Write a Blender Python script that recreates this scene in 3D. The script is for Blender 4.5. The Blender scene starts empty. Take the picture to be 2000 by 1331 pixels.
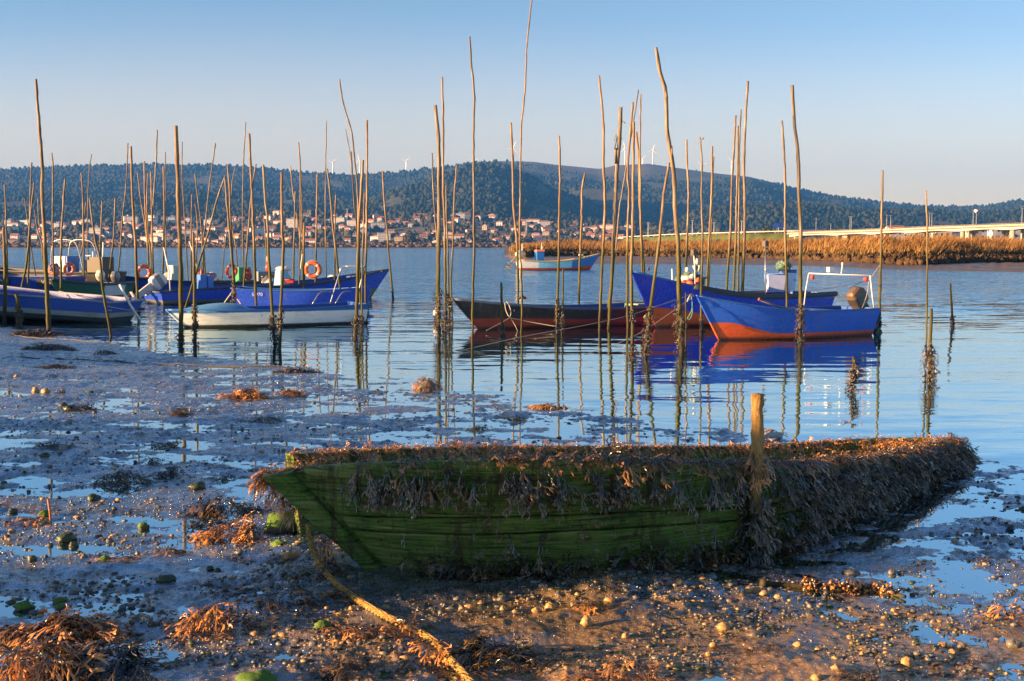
import bpy, math, random
import numpy as np
from mathutils import Vector, Matrix
R = math.radians
SC = bpy.context.scene
COL = SC.collection

# ------------------------------------------------------------------ camera
CAM_H, FOC, HOR = 2.0, 2400.0, 481.0          # eye height, focal length in photo pixels, horizon row
TILT = math.atan((665.5 - HOR) / FOC)
cam_d = bpy.data.cameras.new("camera")
cam_d.sensor_width = 36.0
cam_d.lens = FOC / 2000.0 * 36.0
cam_d.clip_start, cam_d.clip_end = 0.1, 30000
cam = bpy.data.objects.new("camera", cam_d)
COL.objects.link(cam)
cam.location = (0, 0, CAM_H)
cam.rotation_euler = (math.pi / 2 - TILT, 0, 0)
SC.camera = cam

# ------------------------------------------------------------------ sky, sun, exposure
SUN_EL, SUN_AZ = 10.5, -107.0                    # degrees; azimuth clockwise from +Y (the view direction)
SUN_DIR = Vector((math.sin(R(SUN_AZ)) * math.cos(R(SUN_EL)), math.cos(R(SUN_AZ)) * math.cos(R(SUN_EL)), math.sin(R(SUN_EL))))
world = bpy.data.worlds.new("World")
SC.world = world
world.use_nodes = True
wn = world.node_tree
wbg = wn.nodes["Background"]
sky = wn.nodes.new("ShaderNodeTexSky")
sky.sky_type = 'NISHITA'
sky.sun_disc = False
sky.sun_elevation = R(SUN_EL)
sky.sun_rotation = R(SUN_AZ)
sky.altitude, sky.air_density, sky.dust_density, sky.ozone_density = 0, 0.72, 0.25, 1.4
wn.links.new(sky.outputs[0], wbg.inputs[0])
wbg.inputs[1].default_value = 0.0505
sun_d = bpy.data.lights.new("sun", 'SUN')
sun_d.energy, sun_d.angle, sun_d.color = 5.0, R(0.55), (1.0, 0.58, 0.26)
sun = bpy.data.objects.new("sun", sun_d)
COL.objects.link(sun)
sun.rotation_euler = (-SUN_DIR).to_track_quat('-Z', 'Y').to_euler()
VS = SC.view_settings
VS.view_transform, VS.look, VS.gamma, VS.exposure = 'Standard', 'None', 1.0, 2.05
VS.use_curve_mapping = False
SC.cycles.use_denoising = True
SC.cycles.max_bounces, SC.cycles.diffuse_bounces, SC.cycles.glossy_bounces = 6, 3, 4
SC.cycles.transmission_bounces, SC.cycles.transparent_max_bounces, SC.cycles.volume_bounces = 3, 8, 0
SC.cycles.sample_clamp_indirect = 6.0

# ------------------------------------------------------------------ helpers
_ca, _sa = math.cos(TILT), math.sin(TILT)
def ray(px, py):
    u, v = (px - 1000.0) / FOC, -(py - 665.5) / FOC
    return Vector((u, _ca + v * _sa, -_sa + v * _ca))
def at_z(px, py, z=0.0):                        # where the sight line meets a level plane
    d = ray(px, py)
    return Vector((0, 0, CAM_H)) + d * ((z - CAM_H) / d.z)
def at_y(px, py, y):                            # where the sight line reaches a distance
    d = ray(px, py)
    return Vector((0, 0, CAM_H)) + d * (y / d.y)

def _hash(ix, iy, seed):
    h = (ix.astype(np.int64) * 374761393 + iy.astype(np.int64) * 668265263 + seed * 974711) & 0x7fffffff
    h = ((h ^ (h >> 13)) * 1274126177) & 0x7fffffff
    return (h ^ (h >> 16)) & 0xffff
def noise2(x, y, seed=0):                       # gradient noise, about -0.7 .. 0.7
    x, y = np.asarray(x, float), np.asarray(y, float)
    ix, iy = np.floor(x).astype(np.int64), np.floor(y).astype(np.int64)
    fx, fy = x - ix, y - iy
    ux, uy = fx * fx * fx * (fx * (fx * 6 - 15) + 10), fy * fy * fy * (fy * (fy * 6 - 15) + 10)
    def g(dx, dy):
        a = _hash(ix + dx, iy + dy, seed) * (2 * math.pi / 65536)
        return np.cos(a) * (fx - dx) + np.sin(a) * (fy - dy)
    a = g(0, 0) * (1 - ux) + g(1, 0) * ux
    b = g(0, 1) * (1 - ux) + g(1, 1) * ux
    return a * (1 - uy) + b * uy
def fbm(x, y, octaves=4, seed=0, gain=0.5):
    t, amp = 0.0, 1.0
    for k in range(octaves):
        t = t + amp * noise2(x * 2 ** k + 17.3 * k, y * 2 ** k - 9.1 * k, seed + k)
        amp *= gain
    return t
def smooth(a, b, x):
    t = np.clip((np.asarray(x, float) - a) / (b - a), 0, 1)
    return t * t * (3 - 2 * t)

class MB:                                       # collects geometry for ONE mesh object
    def __init__(self):
        self.v, self.f, self.m, self.n = [], [], [], 0
    def add(self, verts, faces, mat=0):
        verts = np.asarray(verts, float).reshape(-1, 3)
        self.v.append(verts)
        for f in (faces if isinstance(faces, list) else [faces]):
            f = np.asarray(f, np.int64)
            if f.ndim == 1:
                f = f.reshape(1, -1)
            if len(f):
                self.f.append(f + self.n)
                self.m.append(np.full(len(f), mat, np.int32) if np.isscalar(mat) else np.asarray(mat, np.int32))
        self.n += len(verts)
        return self
    def grid(self, P, mat=0, wrap=False):       # P: rows x cols x 3
        P = np.asarray(P, float)
        r, c = P.shape[:2]
        i = np.arange(r * c).reshape(r, c)
        if wrap:
            j = np.roll(i, -1, axis=1)
            q = np.stack([i[:-1], j[:-1], j[1:], i[1:]], -1).reshape(-1, 4)
        else:
            q = np.stack([i[:-1, :-1], i[:-1, 1:], i[1:, 1:], i[1:, :-1]], -1).reshape(-1, 4)
        return self.add(P.reshape(-1, 3), q, mat)
    def tube(self, pts, rad, seg=8, mat=0, cap=True, wob=0.0, seed=0):
        pts = np.asarray([list(p) for p in pts], float)
        n = len(pts)
        rad = np.broadcast_to(np.asarray(rad, float), (n,))
        t = np.gradient(pts, axis=0) if n > 2 else np.repeat((pts[1:] - pts[:1]), 2, 0)
        t /= np.linalg.norm(t, axis=1)[:, None] + 1e-12
        ref = np.array([0, 0, 1.0]) if abs(t[0, 2]) < 0.9 else np.array([1.0, 0, 0])
        a = np.cross(t, ref)
        for k in range(n):
            a[k] = (a[k - 1] if k else a[0]) - t[k] * np.dot(a[k - 1] if k else a[0], t[k])
            a[k] /= np.linalg.norm(a[k]) + 1e-12
        b = np.cross(t, a)
        th = np.linspace(0, 2 * np.pi, seg, endpoint=False)
        rr = rad[:, None] * np.ones(seg)
        if wob:
            rng = np.random.RandomState(seed)
            rr = rr * (1 + wob * rng.uniform(-1, 1, (n, seg)) + wob * rng.uniform(-1, 1, (1, seg)))
        P = pts[:, None, :] + rr[..., None] * (a[:, None, :] * np.cos(th)[None, :, None] + b[:, None, :] * np.sin(th)[None, :, None])
        n0 = self.n
        self.grid(P, mat, wrap=True)
        if cap:
            for ring, c, flip in ((0, pts[0], True), (n - 1, pts[-1], False)):
                cc = self.n
                self.v.append(c.reshape(1, 3)); self.n += 1
                i = n0 + ring * seg + np.arange(seg)
                j = np.roll(i, -1)
                tri = np.stack([j, i, np.full(seg, cc)], -1) if flip else np.stack([i, j, np.full(seg, cc)], -1)
                self.f.append(tri); self.m.append(np.full(seg, mat, np.int32))
        return self
    def box(self, c, s, mat=0, rot=None, taper=1.0, shear=(0, 0)):
        x, y, z = s[0] / 2, s[1] / 2, s[2] / 2
        v = np.array([[a * x * (taper if k > 0 else 1) + (shear[0] if k > 0 else 0), b * y * (taper if k > 0 else 1) + (shear[1] if k > 0 else 0), k * z]
                      for k in (-1, 1) for b in (-1, 1) for a in (-1, 1)], float)
        if rot is not None:
            v = v @ np.array(Matrix(rot).to_3x3()).T
        return self.add(v + np.array(c, float), np.array([[0, 2, 3, 1], [4, 5, 7, 6], [0, 1, 5, 4], [2, 6, 7, 3], [0, 4, 6, 2], [1, 3, 7, 5]]), mat)
    def blob(self, c, r, seg=10, rings=6, mat=0, noise=0.0, seed=0, flat=0.0):
        th = np.linspace(0, 2 * np.pi, seg, endpoint=False)
        ph = np.linspace(0, np.pi, rings + 2)
        d = np.stack([np.sin(ph)[:, None] * np.cos(th), np.sin(ph)[:, None] * np.sin(th), np.cos(ph)[:, None] * np.ones(seg)], -1)
        if noise:
            k = 1 + noise * (noise2(d[..., 0] * 1.7 + seed * 3.1, d[..., 1] * 1.7 + d[..., 2] * 2.3, seed) + 0.6 * noise2(d[..., 0] * 3.9 + seed, d[..., 1] * 3.9 + d[..., 2] * 4.3, seed + 5))
            d = d * k[..., None]
        P = np.asarray(c, float) + d * np.asarray(r, float)
        return self.grid(P, mat, wrap=True)
    def build(self, name, mats, parent=None, smooth=True, loc=None):
        me = bpy.data.meshes.new(name)
        V = np.concatenate(self.v) if self.v else np.zeros((0, 3))
        if loc is not None:
            V = V - np.asarray(loc, float)
        me.vertices.add(len(V))
        me.vertices.foreach_set("co", V.astype(np.float32).ravel())
        cnt = np.concatenate([np.full(len(f), f.shape[1], np.int32) for f in self.f])
        loops = np.concatenate([f.ravel() for f in self.f]).astype(np.int32)
        me.loops.add(len(loops))
        me.loops.foreach_set("vertex_index", loops)
        me.polygons.add(len(cnt))
        st = np.zeros(len(cnt), np.int32); st[1:] = np.cumsum(cnt)[:-1]
        me.polygons.foreach_set("loop_start", st)
        me.polygons.foreach_set("loop_total", cnt)
        me.polygons.foreach_set("material_index", np.concatenate(self.m).astype(np.int32))
        me.polygons.foreach_set("use_smooth", np.full(len(cnt), smooth))
        me.update(calc_edges=True)
        me.validate()
        for m in (mats if isinstance(mats, (list, tuple)) else [mats]):
            me.materials.append(m)
        ob = bpy.data.objects.new(name, me)
        if loc is not None:
            ob.location = loc
        COL.objects.link(ob)
        if parent is not None:
            ob.parent = parent
        return ob
def sharp(ob, deg=35):                          # smooth faces but keep the corners crisp
    try:
        ob.data.set_sharp_from_angle(angle=R(deg))
    except Exception:
        pass
    return ob
def tag(o, label=None, cat=None, group=None, kind=None):
    if label: o["label"] = label
    if cat: o["category"] = cat
    if group: o["group"] = group
    if kind: o["kind"] = kind
    return o
def thing(name, label, cat, loc=(0, 0, 0), rz=0.0, group=None):
    o = bpy.data.objects.new(name, None)
    COL.objects.link(o)
    o.empty_display_size = 0.2
    o.location, o.rotation_euler = loc, (0, 0, rz)
    return tag(o, label, cat, group)
def curve_pts(pts, n, closed=False):            # Catmull-Rom through control points
    p = np.array([list(q) for q in pts], float)
    if len(p) < 3:
        return p[0] + (p[-1] - p[0]) * np.linspace(0, 1, n)[:, None]
    d = np.r_[0, np.cumsum(np.linalg.norm(np.diff(p, axis=0), axis=1))]
    t = np.linspace(0, d[-1], n)
    pe = np.vstack([2 * p[0] - p[1], p, 2 * p[-1] - p[-2]])
    k = np.clip(np.searchsorted(d, t, side="right") - 1, 0, len(p) - 2)
    u = ((t - d[k]) / (d[k + 1] - d[k] + 1e-12))[:, None]
    p0, p1, p2, p3 = pe[k], pe[k + 1], pe[k + 2], pe[k + 3]
    return 0.5 * (2 * p1 + (p2 - p0) * u + (2 * p0 - 5 * p1 + 4 * p2 - p3) * u ** 2 + (3 * p1 - p0 - 3 * p2 + p3) * u ** 3)
def icosphere(sub=1):
    t = (1 + 5 ** .5) / 2
    v = np.array([(-1, t, 0), (1, t, 0), (-1, -t, 0), (1, -t, 0), (0, -1, t), (0, 1, t), (0, -1, -t), (0, 1, -t), (t, 0, -1), (t, 0, 1), (-t, 0, -1), (-t, 0, 1)], float)
    f = [(0, 11, 5), (0, 5, 1), (0, 1, 7), (0, 7, 10), (0, 10, 11), (1, 5, 9), (5, 11, 4), (11, 10, 2), (10, 7, 6), (7, 1, 8), (3, 9, 4), (3, 4, 2), (3, 2, 6), (3, 6, 8), (3, 8, 9), (4, 9, 5), (2, 4, 11), (6, 2, 10), (8, 6, 7), (9, 8, 1)]
    v = [x / np.linalg.norm(x) for x in v]
    for _ in range(sub):
        nf, mid = [], {}
        def m(a, b):
            k = (min(a, b), max(a, b))
            if k not in mid:
                x = v[a] + v[b]; v.append(x / np.linalg.norm(x)); mid[k] = len(v) - 1
            return mid[k]
        for a, b, c in f:
            x, y, z = m(a, b), m(b, c), m(c, a)
            nf += [(a, x, z), (b, y, x), (c, z, y), (x, y, z)]
        f = nf
    return np.array(v), np.array(f)

# ------------------------------------------------------------------ materials
class NT:
    def __init__(self, name):
        self.m = bpy.data.materials.new(name)
        self.m.use_nodes = True
        self.t = self.m.node_tree
        self.b = self.t.nodes["Principled BSDF"]
        self.out = self.t.nodes["Material Output"]
    def n(self, kind, **kw):
        x = self.t.nodes.new("ShaderNode" + kind)
        for k, v in kw.items():
            setattr(x, k, v)
        return x
    def l(self, a, b):
        self.t.links.new(a, b)
    def put(self, sock, v):
        if hasattr(v, "is_linked") or isinstance(v, bpy.types.NodeSocket):
            self.l(v, sock)
        elif isinstance(v, (tuple, list)) and len(v) == 3 and sock.type == 'RGBA':
            sock.default_value = (*v, 1)
        else:
            sock.default_value = v
    def coords(self, which="Object", scale=None):
        o = self.n("TexCoord").outputs[which]
        if which == "World":
            o = self.n("NewGeometry").outputs["Position"]
        if scale is not None:
            mp = self.n("Mapping")
            mp.inputs["Scale"].default_value = scale if isinstance(scale, (tuple, list)) else (scale,) * 3
            self.l(o, mp.inputs[0])
            o = mp.outputs[0]
        return o
    def pos(self):
        return self.n("NewGeometry").outputs["Position"]
    def scaled(self, vec, scale):
        mp = self.n("Mapping")
        mp.inputs["Scale"].default_value = scale if isinstance(scale, (tuple, list)) else (scale,) * 3
        self.l(vec, mp.inputs[0])
        return mp.outputs[0]
    def noise(self, vec, scale=5, detail=4, rough=0.55, dist=0.0, col=False):
        x = self.n("TexNoise")
        self.l(vec, x.inputs["Vector"])
        x.inputs["Scale"].default_value, x.inputs["Detail"].default_value = scale, detail
        x.inputs["Roughness"].default_value, x.inputs["Distortion"].default_value = rough, dist
        return x.outputs["Color" if col else "Fac"]
    def voro(self, vec, scale=5, feature='F1', out="Distance"):
        x = self.n("TexVoronoi", feature=feature)
        self.l(vec, x.inputs["Vector"])
        x.inputs["Scale"].default_value = scale
        return x.outputs[out]
    def math(self, op, a, b=0.0, c=None, clamp=False):
        x = self.n("Math", operation=op, use_clamp=clamp)
        self.put(x.inputs[0], a); self.put(x.inputs[1], b)
        if c is not None: self.put(x.inputs[2], c)
        return x.outputs[0]
    def vmath(self, op, a, b=None, scale=None):
        x = self.n("VectorMath", operation=op)
        self.put(x.inputs[0], a)
        if b is not None: self.put(x.inputs[1], b)
        if scale is not None: self.put(x.inputs["Scale"], scale)
        return x.outputs[0]
    def map(self, v, a, b, c=0.0, d=1.0, kind='SMOOTHSTEP'):
        x = self.n("MapRange", interpolation_type=kind)
        for i, k in enumerate((v, a, b, c, d)):
            self.put(x.inputs[i], k)
        return x.outputs[0]
    def sep(self, v):
        x = self.n("SeparateXYZ"); self.l(v, x.inputs[0]); return x.outputs
    def mix(self, f, a, b, mode='MIX'):
        x = self.n("Mix", data_type='RGBA', blend_type=mode)
        self.put(x.inputs[0], f); self.put(x.inputs[6], a); self.put(x.inputs[7], b)
        return x.outputs[2]
    def ramp(self, f, stops, interp='LINEAR'):
        x = self.n("ValToRGB")
        self.put(x.inputs[0], f)
        e = x.color_ramp
        e.interpolation = interp
        while len(e.elements) < len(stops): e.elements.new(0.5)
        for el, (p, c) in zip(e.elements, stops):
            el.position, el.color = p, (*c, 1)
        return x.outputs[0]
    def bump(self, h, dist=0.01, strength=1.0, prev=None):
        x = self.n("Bump")
        x.inputs["Strength"].default_value = strength
        x.inputs["Distance"].default_value = dist
        self.l(h, x.inputs["Height"])
        if prev is not None: self.l(prev, x.inputs["Normal"])
        return x.outputs[0]
    def set(self, **kw):
        names = {"color": "Base Color", "rough": "Roughness", "normal": "Normal", "metal": "Metallic", "ior": "IOR", "spec": "Specular IOR Level", "coat": "Coat Weight"}
        for k, v in kw.items():
            self.put(self.b.inputs[names.get(k, k)], v)
        return self.m
def film(k, fac, col, rough, normal=None):
    """A wet film: extra mirror reflection over the surface."""
    g = k.n("BsdfGlossy")
    k.put(g.inputs["Color"], col); k.put(g.inputs["Roughness"], rough)
    if normal is not None: k.l(normal, g.inputs["Normal"])
    mx = k.n("MixShader")
    k.put(mx.inputs[0], fac)
    k.l(k.b.outputs[0], mx.inputs[1]); k.l(g.outputs[0], mx.inputs[2]); k.l(mx.outputs[0], k.out.inputs[0])
_simple = {}
def paint(name, col, rough=0.45, dirt=0.25, scale=6.0, metal=0.0, bump=0.0, dirt_col=None):
    """Ordinary painted / plastic / metal surface: tone varies, scuffed, a little dirty."""
    if name in _simple: return _simple[name]
    k = NT(name)
    c = k.coords("Object")
    n1 = k.noise(c, scale, 5, 0.65)
    n2 = k.noise(c, scale * 7, 3, 0.6)
    dc = dirt_col or tuple(x * 0.45 + 0.015 for x in col)
    f = k.math('MULTIPLY', k.map(n1, 0.42, 0.72), dirt)
    base = k.mix(f, col, dc)
    base = k.mix(k.math('MULTIPLY', k.map(n2, 0.55, 0.75), dirt * 0.8), base, tuple(min(1, x * 1.25 + 0.02) for x in col))
    k.set(color=base, rough=k.map(n2, 0.3, 0.7, max(0.05, rough - 0.1), min(1, rough + 0.15)), metal=metal)
    if bump:
        k.set(normal=k.bump(n1, bump))
    _simple[name] = k.m
    return k.m

# ------------------------------------------------------------------ mud flat
SH = 0.0215
_sq = np.array([math.sin(R(SUN_AZ)), math.cos(R(SUN_AZ))])
SHADE_BANK_P = [(-30, 0.3), (3.9, 0.4), (5.8, 0.4), (6.3, 2.75), (7.0, 2.85), (7.4, 1.2), (7.8, 0.4), (9.3, 0.4), (9.9, 2.6), (13.6, 2.7), (14.4, 0.8), (15.2, 0.5), (19.5, 0.5), (21.5, 2.3), (25.5, 2.5), (27.5, 0.6), (32.2, 0.6), (33.5, 2.6), (36, 2.0), (60, 2.0)]  # added bank out of view, shaped to cast shade bands on the mud
def mud_base(x, y):
    d = -0.76 * x - 0.65 * (y - 15.4) + 0.55 * noise2(x * 0.22 + 3, y * 0.22, 91) + 0.25 * noise2(x * 0.9, y * 0.9, 92)
    d = d + 0.55 * smooth(2.6, 4.4, x)
    z = np.where(d > 0, SH * d, 0.045 * d)
    z = np.where(z < -0.5, -0.5, z)
    run = noise2(x / 1.9 + 0.4 * noise2(x / 0.6, y / 0.6, 93), y / 1.3, 94)
    z = z - 0.016 * np.exp(-(run / 0.05) ** 2) * smooth(0.0, 0.03, z)
    z = z - 0.030 * np.exp(-((y - 7.62 - 0.42 * (x - 1.7) - 0.07 * np.sin(x * 5)) / 0.10) ** 2) * smooth(1.3, 1.9, x) * smooth(4.2, 3.2, x)
    z = z + 0.05 * np.exp(-(((x - 0.4) / 1.5) ** 2 + ((y - 6.1) / 0.75) ** 2)) + 0.03 * smooth(-4, -9, x) * smooth(26, 19, y)
    return z
def mud_micro(x, y):
    a = 0.030 * noise2(x / 0.9, y / 0.7, 11) + 0.024 * noise2(x / 0.36, y / 0.30, 12)
    b = noise2(x / 0.16, y / 0.14, 13)
    c = noise2(x / 0.07, y / 0.065, 14)
    e = noise2(x / 0.032, y / 0.032, 15)
    w = 0.55 + 0.9 * smooth(-0.25, 0.35, noise2(x / 1.7, y / 1.7, 16))
    return a + w * (0.020 * b + 0.016 * np.abs(c) + 0.011 * c + 0.0075 * e)
def shade_bank(x, y):  # unseen ridge towards the sun, added for its shadows
    q = -(x * _sq[0] + y * _sq[1])                       # along the sunlight, growing away from the sun
    p = x * _sq[1] - y * _sq[0]                            # across the sunlight
    pj = p + 0.35 * noise2(p * 0.9, q * 0.25, 31)
    h = np.interp(pj, [a for a, _ in SHADE_BANK_P], [b for _, b in SHADE_BANK_P])
    h = h * (1 + 0.16 * noise2(p * 1.3, q * 0.3, 32) + 0.1 * noise2(p * 3.1, q * 0.6, 33))
    s = smooth(-10.5, -13.5, q) * smooth(-19, -15.5, q) + 0.45 * smooth(-15, -18, q)
    return 1.24 * h * s
def mud_z(x, y):
    x, y = np.asarray(x, float), np.asarray(y, float)
    return mud_base(x, y) + mud_micro(x, y) + shade_bank(x, y)
def ground(px, py):                             # the point of the mud seen at a pixel
    z = 0.1
    for _ in range(6):
        p = at_z(px, py, z)
        z = float(mud_base(p.x, p.y) + 0.5 * mud_micro(p.x, p.y))
    return Vector((p.x, p.y, z))

def polar(rs, an):
    rr, aa = np.meshgrid(rs, an, indexing="ij")
    return rr * np.sin(aa), rr * np.cos(aa)
_an = np.r_[np.linspace(R(-100), R(-29), 90), np.arange(R(-28.8), R(28.8), 0.00125), np.linspace(R(29), R(100), 60)]
_rs = np.r_[np.linspace(1.2, 4.2, 24), 4.25 * 1.0027 ** np.arange(0, 760)]
_rs = np.r_[_rs, np.linspace(_rs[-1] * 1.01, 75, 90)]
_x, _y = polar(_rs, _an)
_z = mud_z(_x, _y)

def wet_mud():
    k = NT("wet_mud")
    p = k.pos()
    big = k.noise(p, 0.7, 4, 0.6)
    mid = k.noise(p, 5.0, 5, 0.65)
    fine = k.noise(p, 42.0, 4, 0.7)
    grit = k.voro(p, 75.0)
    grit2 = k.voro(p, 75.0, out="Color")
    base = k.ramp(mid, [(0.28, (0.026, 0.026, 0.027)), (0.5, (0.078, 0.075, 0.072)), (0.72, (0.16, 0.135, 0.10))])
    base = k.mix(k.map(big, 0.52, 0.72), base, (0.055, 0.058, 0.028))
    s = k.sep(p)
    dx, dy = k.math('DIVIDE', k.math('SUBTRACT', s[0], 1.1), 2.6), k.math('DIVIDE', k.math('SUBTRACT', s[1], 5.5), 1.0)
    near = k.math('SUBTRACT', 1.0, k.math('ADD', k.math('MULTIPLY', dx, dx), k.math('MULTIPLY', dy, dy)))
    lit_sand = k.map(k.math('ADD', k.math('MULTIPLY', near, 0.22), k.noise(p, 2.6, 5, 0.65)), 0.47, 0.66)  # drier sand, its ochre brightened with the sunlight of the near strip
    base = k.mix(k.math('MULTIPLY', lit_sand, 0.85), base, k.ramp(fine, [(0.3, (0.11, 0.070, 0.032)), (0.7, (0.40, 0.245, 0.10))]))
    stone = k.math('MULTIPLY', k.map(grit, 0.38, 0.12), k.map(k.sep(grit2)[0], 0.62, 0.75))
    base = k.mix(stone, base, k.mix(k.sep(grit2)[1], (0.34, 0.25, 0.14), (0.12, 0.12, 0.10)))
    h = k.math('ADD', k.math('MULTIPLY', fine, 0.7), k.math('MULTIPLY', stone, 0.8))
    n = k.bump(h, 0.012, 1.0)
    n = k.bump(mid, 0.02, 0.6, n)
    k.set(color=base, rough=k.map(fine, 0.35, 0.7, 0.12, 0.36), normal=n, spec=1.0)
    film(k, k.math('MULTIPLY', k.map(mid, 0.62, 0.38, 0.16, 0.50), k.math('SUBTRACT', 1.0, k.math('MULTIPLY', lit_sand, 0.9))), (0.50, 0.72, 1.0), k.map(fine, 0.35, 0.7, 0.15, 0.34), n)
    return k.m
M_MUD = wet_mud()
mud = MB().grid(np.stack([_x, _y, _z], -1)).build("mud_flat", M_MUD)
tag(mud, "wet grey brown tidal mud dotted with pools and pebbles", kind="structure")

# ------------------------------------------------------------------ water
def water_mat(name, calm):
    k = NT(name)
    p = k.pos()
    y = k.sep(p)[1]
    if calm:
        n1 = k.noise(k.scaled(p, (3, 5, 1)), 1.0, 2, 0.5, col=True)
        v = k.vmath('SUBTRACT', n1, (0.5, 0.5, 0.5))
        v = k.vmath('MULTIPLY', v, (0.006, 0.010, 0))
        k.set(color=(0.018, 0.022, 0.022), rough=0.03)
    else:
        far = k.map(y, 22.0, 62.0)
        patch = k.noise(k.scaled(p, (0.02, 0.006, 1)), 1.0, 3, 0.6)
        patch2 = k.noise(k.scaled(p, (0.11, 0.30, 1)), 1.0, 3, 0.6)
        amp = k.math('MULTIPLY', k.map(far, 0, 1, 0.082, 1.0), k.map(k.math('MULTIPLY_ADD', patch2, 0.5, patch), 0.5, 1.0, 0.5, 1.5))
        swell = k.noise(k.scaled(k.vmath('ADD', p, (0, 0, 3)), (0.55, 2.6, 1)), 1.0, 1, 0.4, 0.3, col=True)
        rip = k.noise(k.scaled(p, (2.4, 8.0, 1)), 1.0, 2, 0.55, 0.4, col=True)
        chop = k.noise(k.scaled(p, (2.4, 3.4, 1)), 1.0, 4, 0.62, col=True)
        half = (0.5, 0.5, 0.5)
        a = k.vmath('MULTIPLY', k.vmath('SUBTRACT', swell, half), (0.35, 1.5, 0))
        b = k.vmath('MULTIPLY', k.vmath('SUBTRACT', rip, half), (0.4, 1.15, 0))
        c = k.vmath('MULTIPLY', k.vmath('SUBTRACT', chop, half), (1.2, 2.2, 0))
        c = k.vmath('SCALE', c, scale=far)
        v = k.vmath('SCALE', k.vmath('ADD', k.vmath('ADD', a, b), c), scale=amp)
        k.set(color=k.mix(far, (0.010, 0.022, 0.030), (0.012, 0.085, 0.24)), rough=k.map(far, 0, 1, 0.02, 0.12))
    nrm = k.vmath('NORMALIZE', k.vmath('ADD', v, (0, 0, 1)))
    k.set(normal=nrm, ior=1.33)
    film(k, 0.72, (0.64, 0.88, 1.0), 0.03 if calm else k.map(far, 0, 1, 0.02, 0.12), nrm)
    return k.m
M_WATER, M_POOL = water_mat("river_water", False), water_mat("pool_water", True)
ys = np.r_[np.linspace(-30, 60, 46), np.geomspace(62, 1300, 60)]
P = np.stack(np.meshgrid(np.linspace(-1, 1, 40), ys, indexing="ij"), -1)
X = P[..., 0] * (60 + 0.9 * np.maximum(P[..., 1], 0))
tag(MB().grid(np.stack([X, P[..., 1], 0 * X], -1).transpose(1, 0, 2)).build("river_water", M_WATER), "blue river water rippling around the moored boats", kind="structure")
gx, gy = np.meshgrid(np.arange(-32, 24, 0.10), np.arange(1.0, 36, 0.10), indexing="ij")
wet = 0.008 * noise2(gx / 1.3, gy / 1.3, 51)
pz = mud_base(gx, gy) - 0.0055 + wet + 0.006 * smooth(0.5, 2.5, gx) + 0.010 * smooth(0.09, 0.02, mud_base(gx, gy)) * smooth(-5, -1.5, gx) - 0.006 * smooth(-3, -6, gx) * smooth(16, 19, gy) - 0.02 * np.exp(-(((gx - 0.2) / 1.5) ** 2 + ((gy - 6.0) / 0.75) ** 2)) - 0.012 * smooth(-5, -9, gx)
tag(MB().grid(np.stack([gx, gy, pz], -1)).build("tide_pool_water", M_POOL), "shallow tide pools mirroring the sky on the mud", kind="structure")

# ------------------------------------------------------------------ far land: shore, town slope, hills
def prof(pts):
    a = np.array(pts, float)
    return lambda x: np.interp(x, a[:, 0], a[:, 1])
Y_TOWN = prof([(-600, 455), (0, 446), (100, 441), (250, 437), (400, 438), (520, 427), (570, 420), (650, 424), (760, 429), (840, 422), (900, 425), (960, 428), (1060, 438), (1200, 445), (1300, 456), (1560, 462), (2600, 466)])
Y_R1 = prof([(-700, 350), (0, 335), (60, 330), (150, 327), (250, 325), (330, 323), (420, 325), (480, 327), (560, 336), (640, 342), (700, 343), (790, 338), (880, 327), (920, 320), (980, 317), (1040, 318), (1085, 324), (1130, 328), (1170, 332), (1200, 325), (1265, 322), (1340, 333), (1400, 341), (1460, 347), (1520, 362), (1600, 380), (1700, 395), (1800, 404), (1870, 407), (1915, 405), (1960, 397), (2000, 393), (2100, 385), (2600, 400)])
Y_R2 = prof([(-700, 470), (480, 450), (560, 428), (640, 410), (720, 395), (780, 378), (850, 358), (920, 343), (980, 341), (1040, 352), (1090, 372), (1140, 392), (1200, 415), (1260, 440), (1330, 470), (2600, 480)])
Y_R3 = prof([(-700, 480), (1230, 480), (1290, 440), (1340, 405), (1400, 392), (1500, 386), (1600, 388), (1700, 397), (1800, 405), (1900, 411), (2000, 414), (2600, 420)])
def hz(y, d):
    return (HOR - y) / FOC * d + CAM_H
def bell(d, a, c, b):
    return np.where(d < c, smooth(a, c, d), smooth(b, c, d))
def far_z(px, d):
    px, d = np.asarray(px, float), np.asarray(d, float)
    x = (px - 1000) / FOC * d
    town = hz(Y_TOWN(px), 1650.0)
    z = 1.4 + (town - 1.4) * np.clip((d - 1215) / 435, 0, 1) ** 1.15
    z = z + 2.6 * np.exp(-((d - 1163) / 7.0) ** 2) * smooth(1090, 1010, px)
    r1, r2, r3 = hz(Y_R1(px), 3300.0), hz(Y_R2(px), 2350.0), hz(Y_R3(px), 2150.0)
    up = np.clip((d - 1650) / 1650, 0, 1)
    h1 = town + (r1 - town) * (0.35 * up + 0.65 * up ** 1.9) * np.where(d > 3300, np.clip(1 - (d - 3300) / 1500, 0, 1), 1)
    h2 = town + (r2 - town) * bell(d, 1650, 2350, 2900)
    h3 = np.minimum(town, 9) + (r3 - np.minimum(town, 9)) * bell(d, 1500, 2150, 2700)
    hill = np.where(d > 1650, np.maximum(np.maximum(h1, h2), h3), z)
    gully = 46 * noise2(x / 380, d / 620, 71) + 26 * noise2(x / 170, d / 280, 72) + 8 * noise2(x / 60, d / 90, 73)
    z = np.where(d > 1650, hill + gully * smooth(1650, 2100, d) * smooth(3320, 2800, d), z)
    return np.maximum(z, -3) + np.where((d > 1200) & (d < 1650), 1.5 * noise2(x / 60, d / 60, 74), 0)
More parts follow.
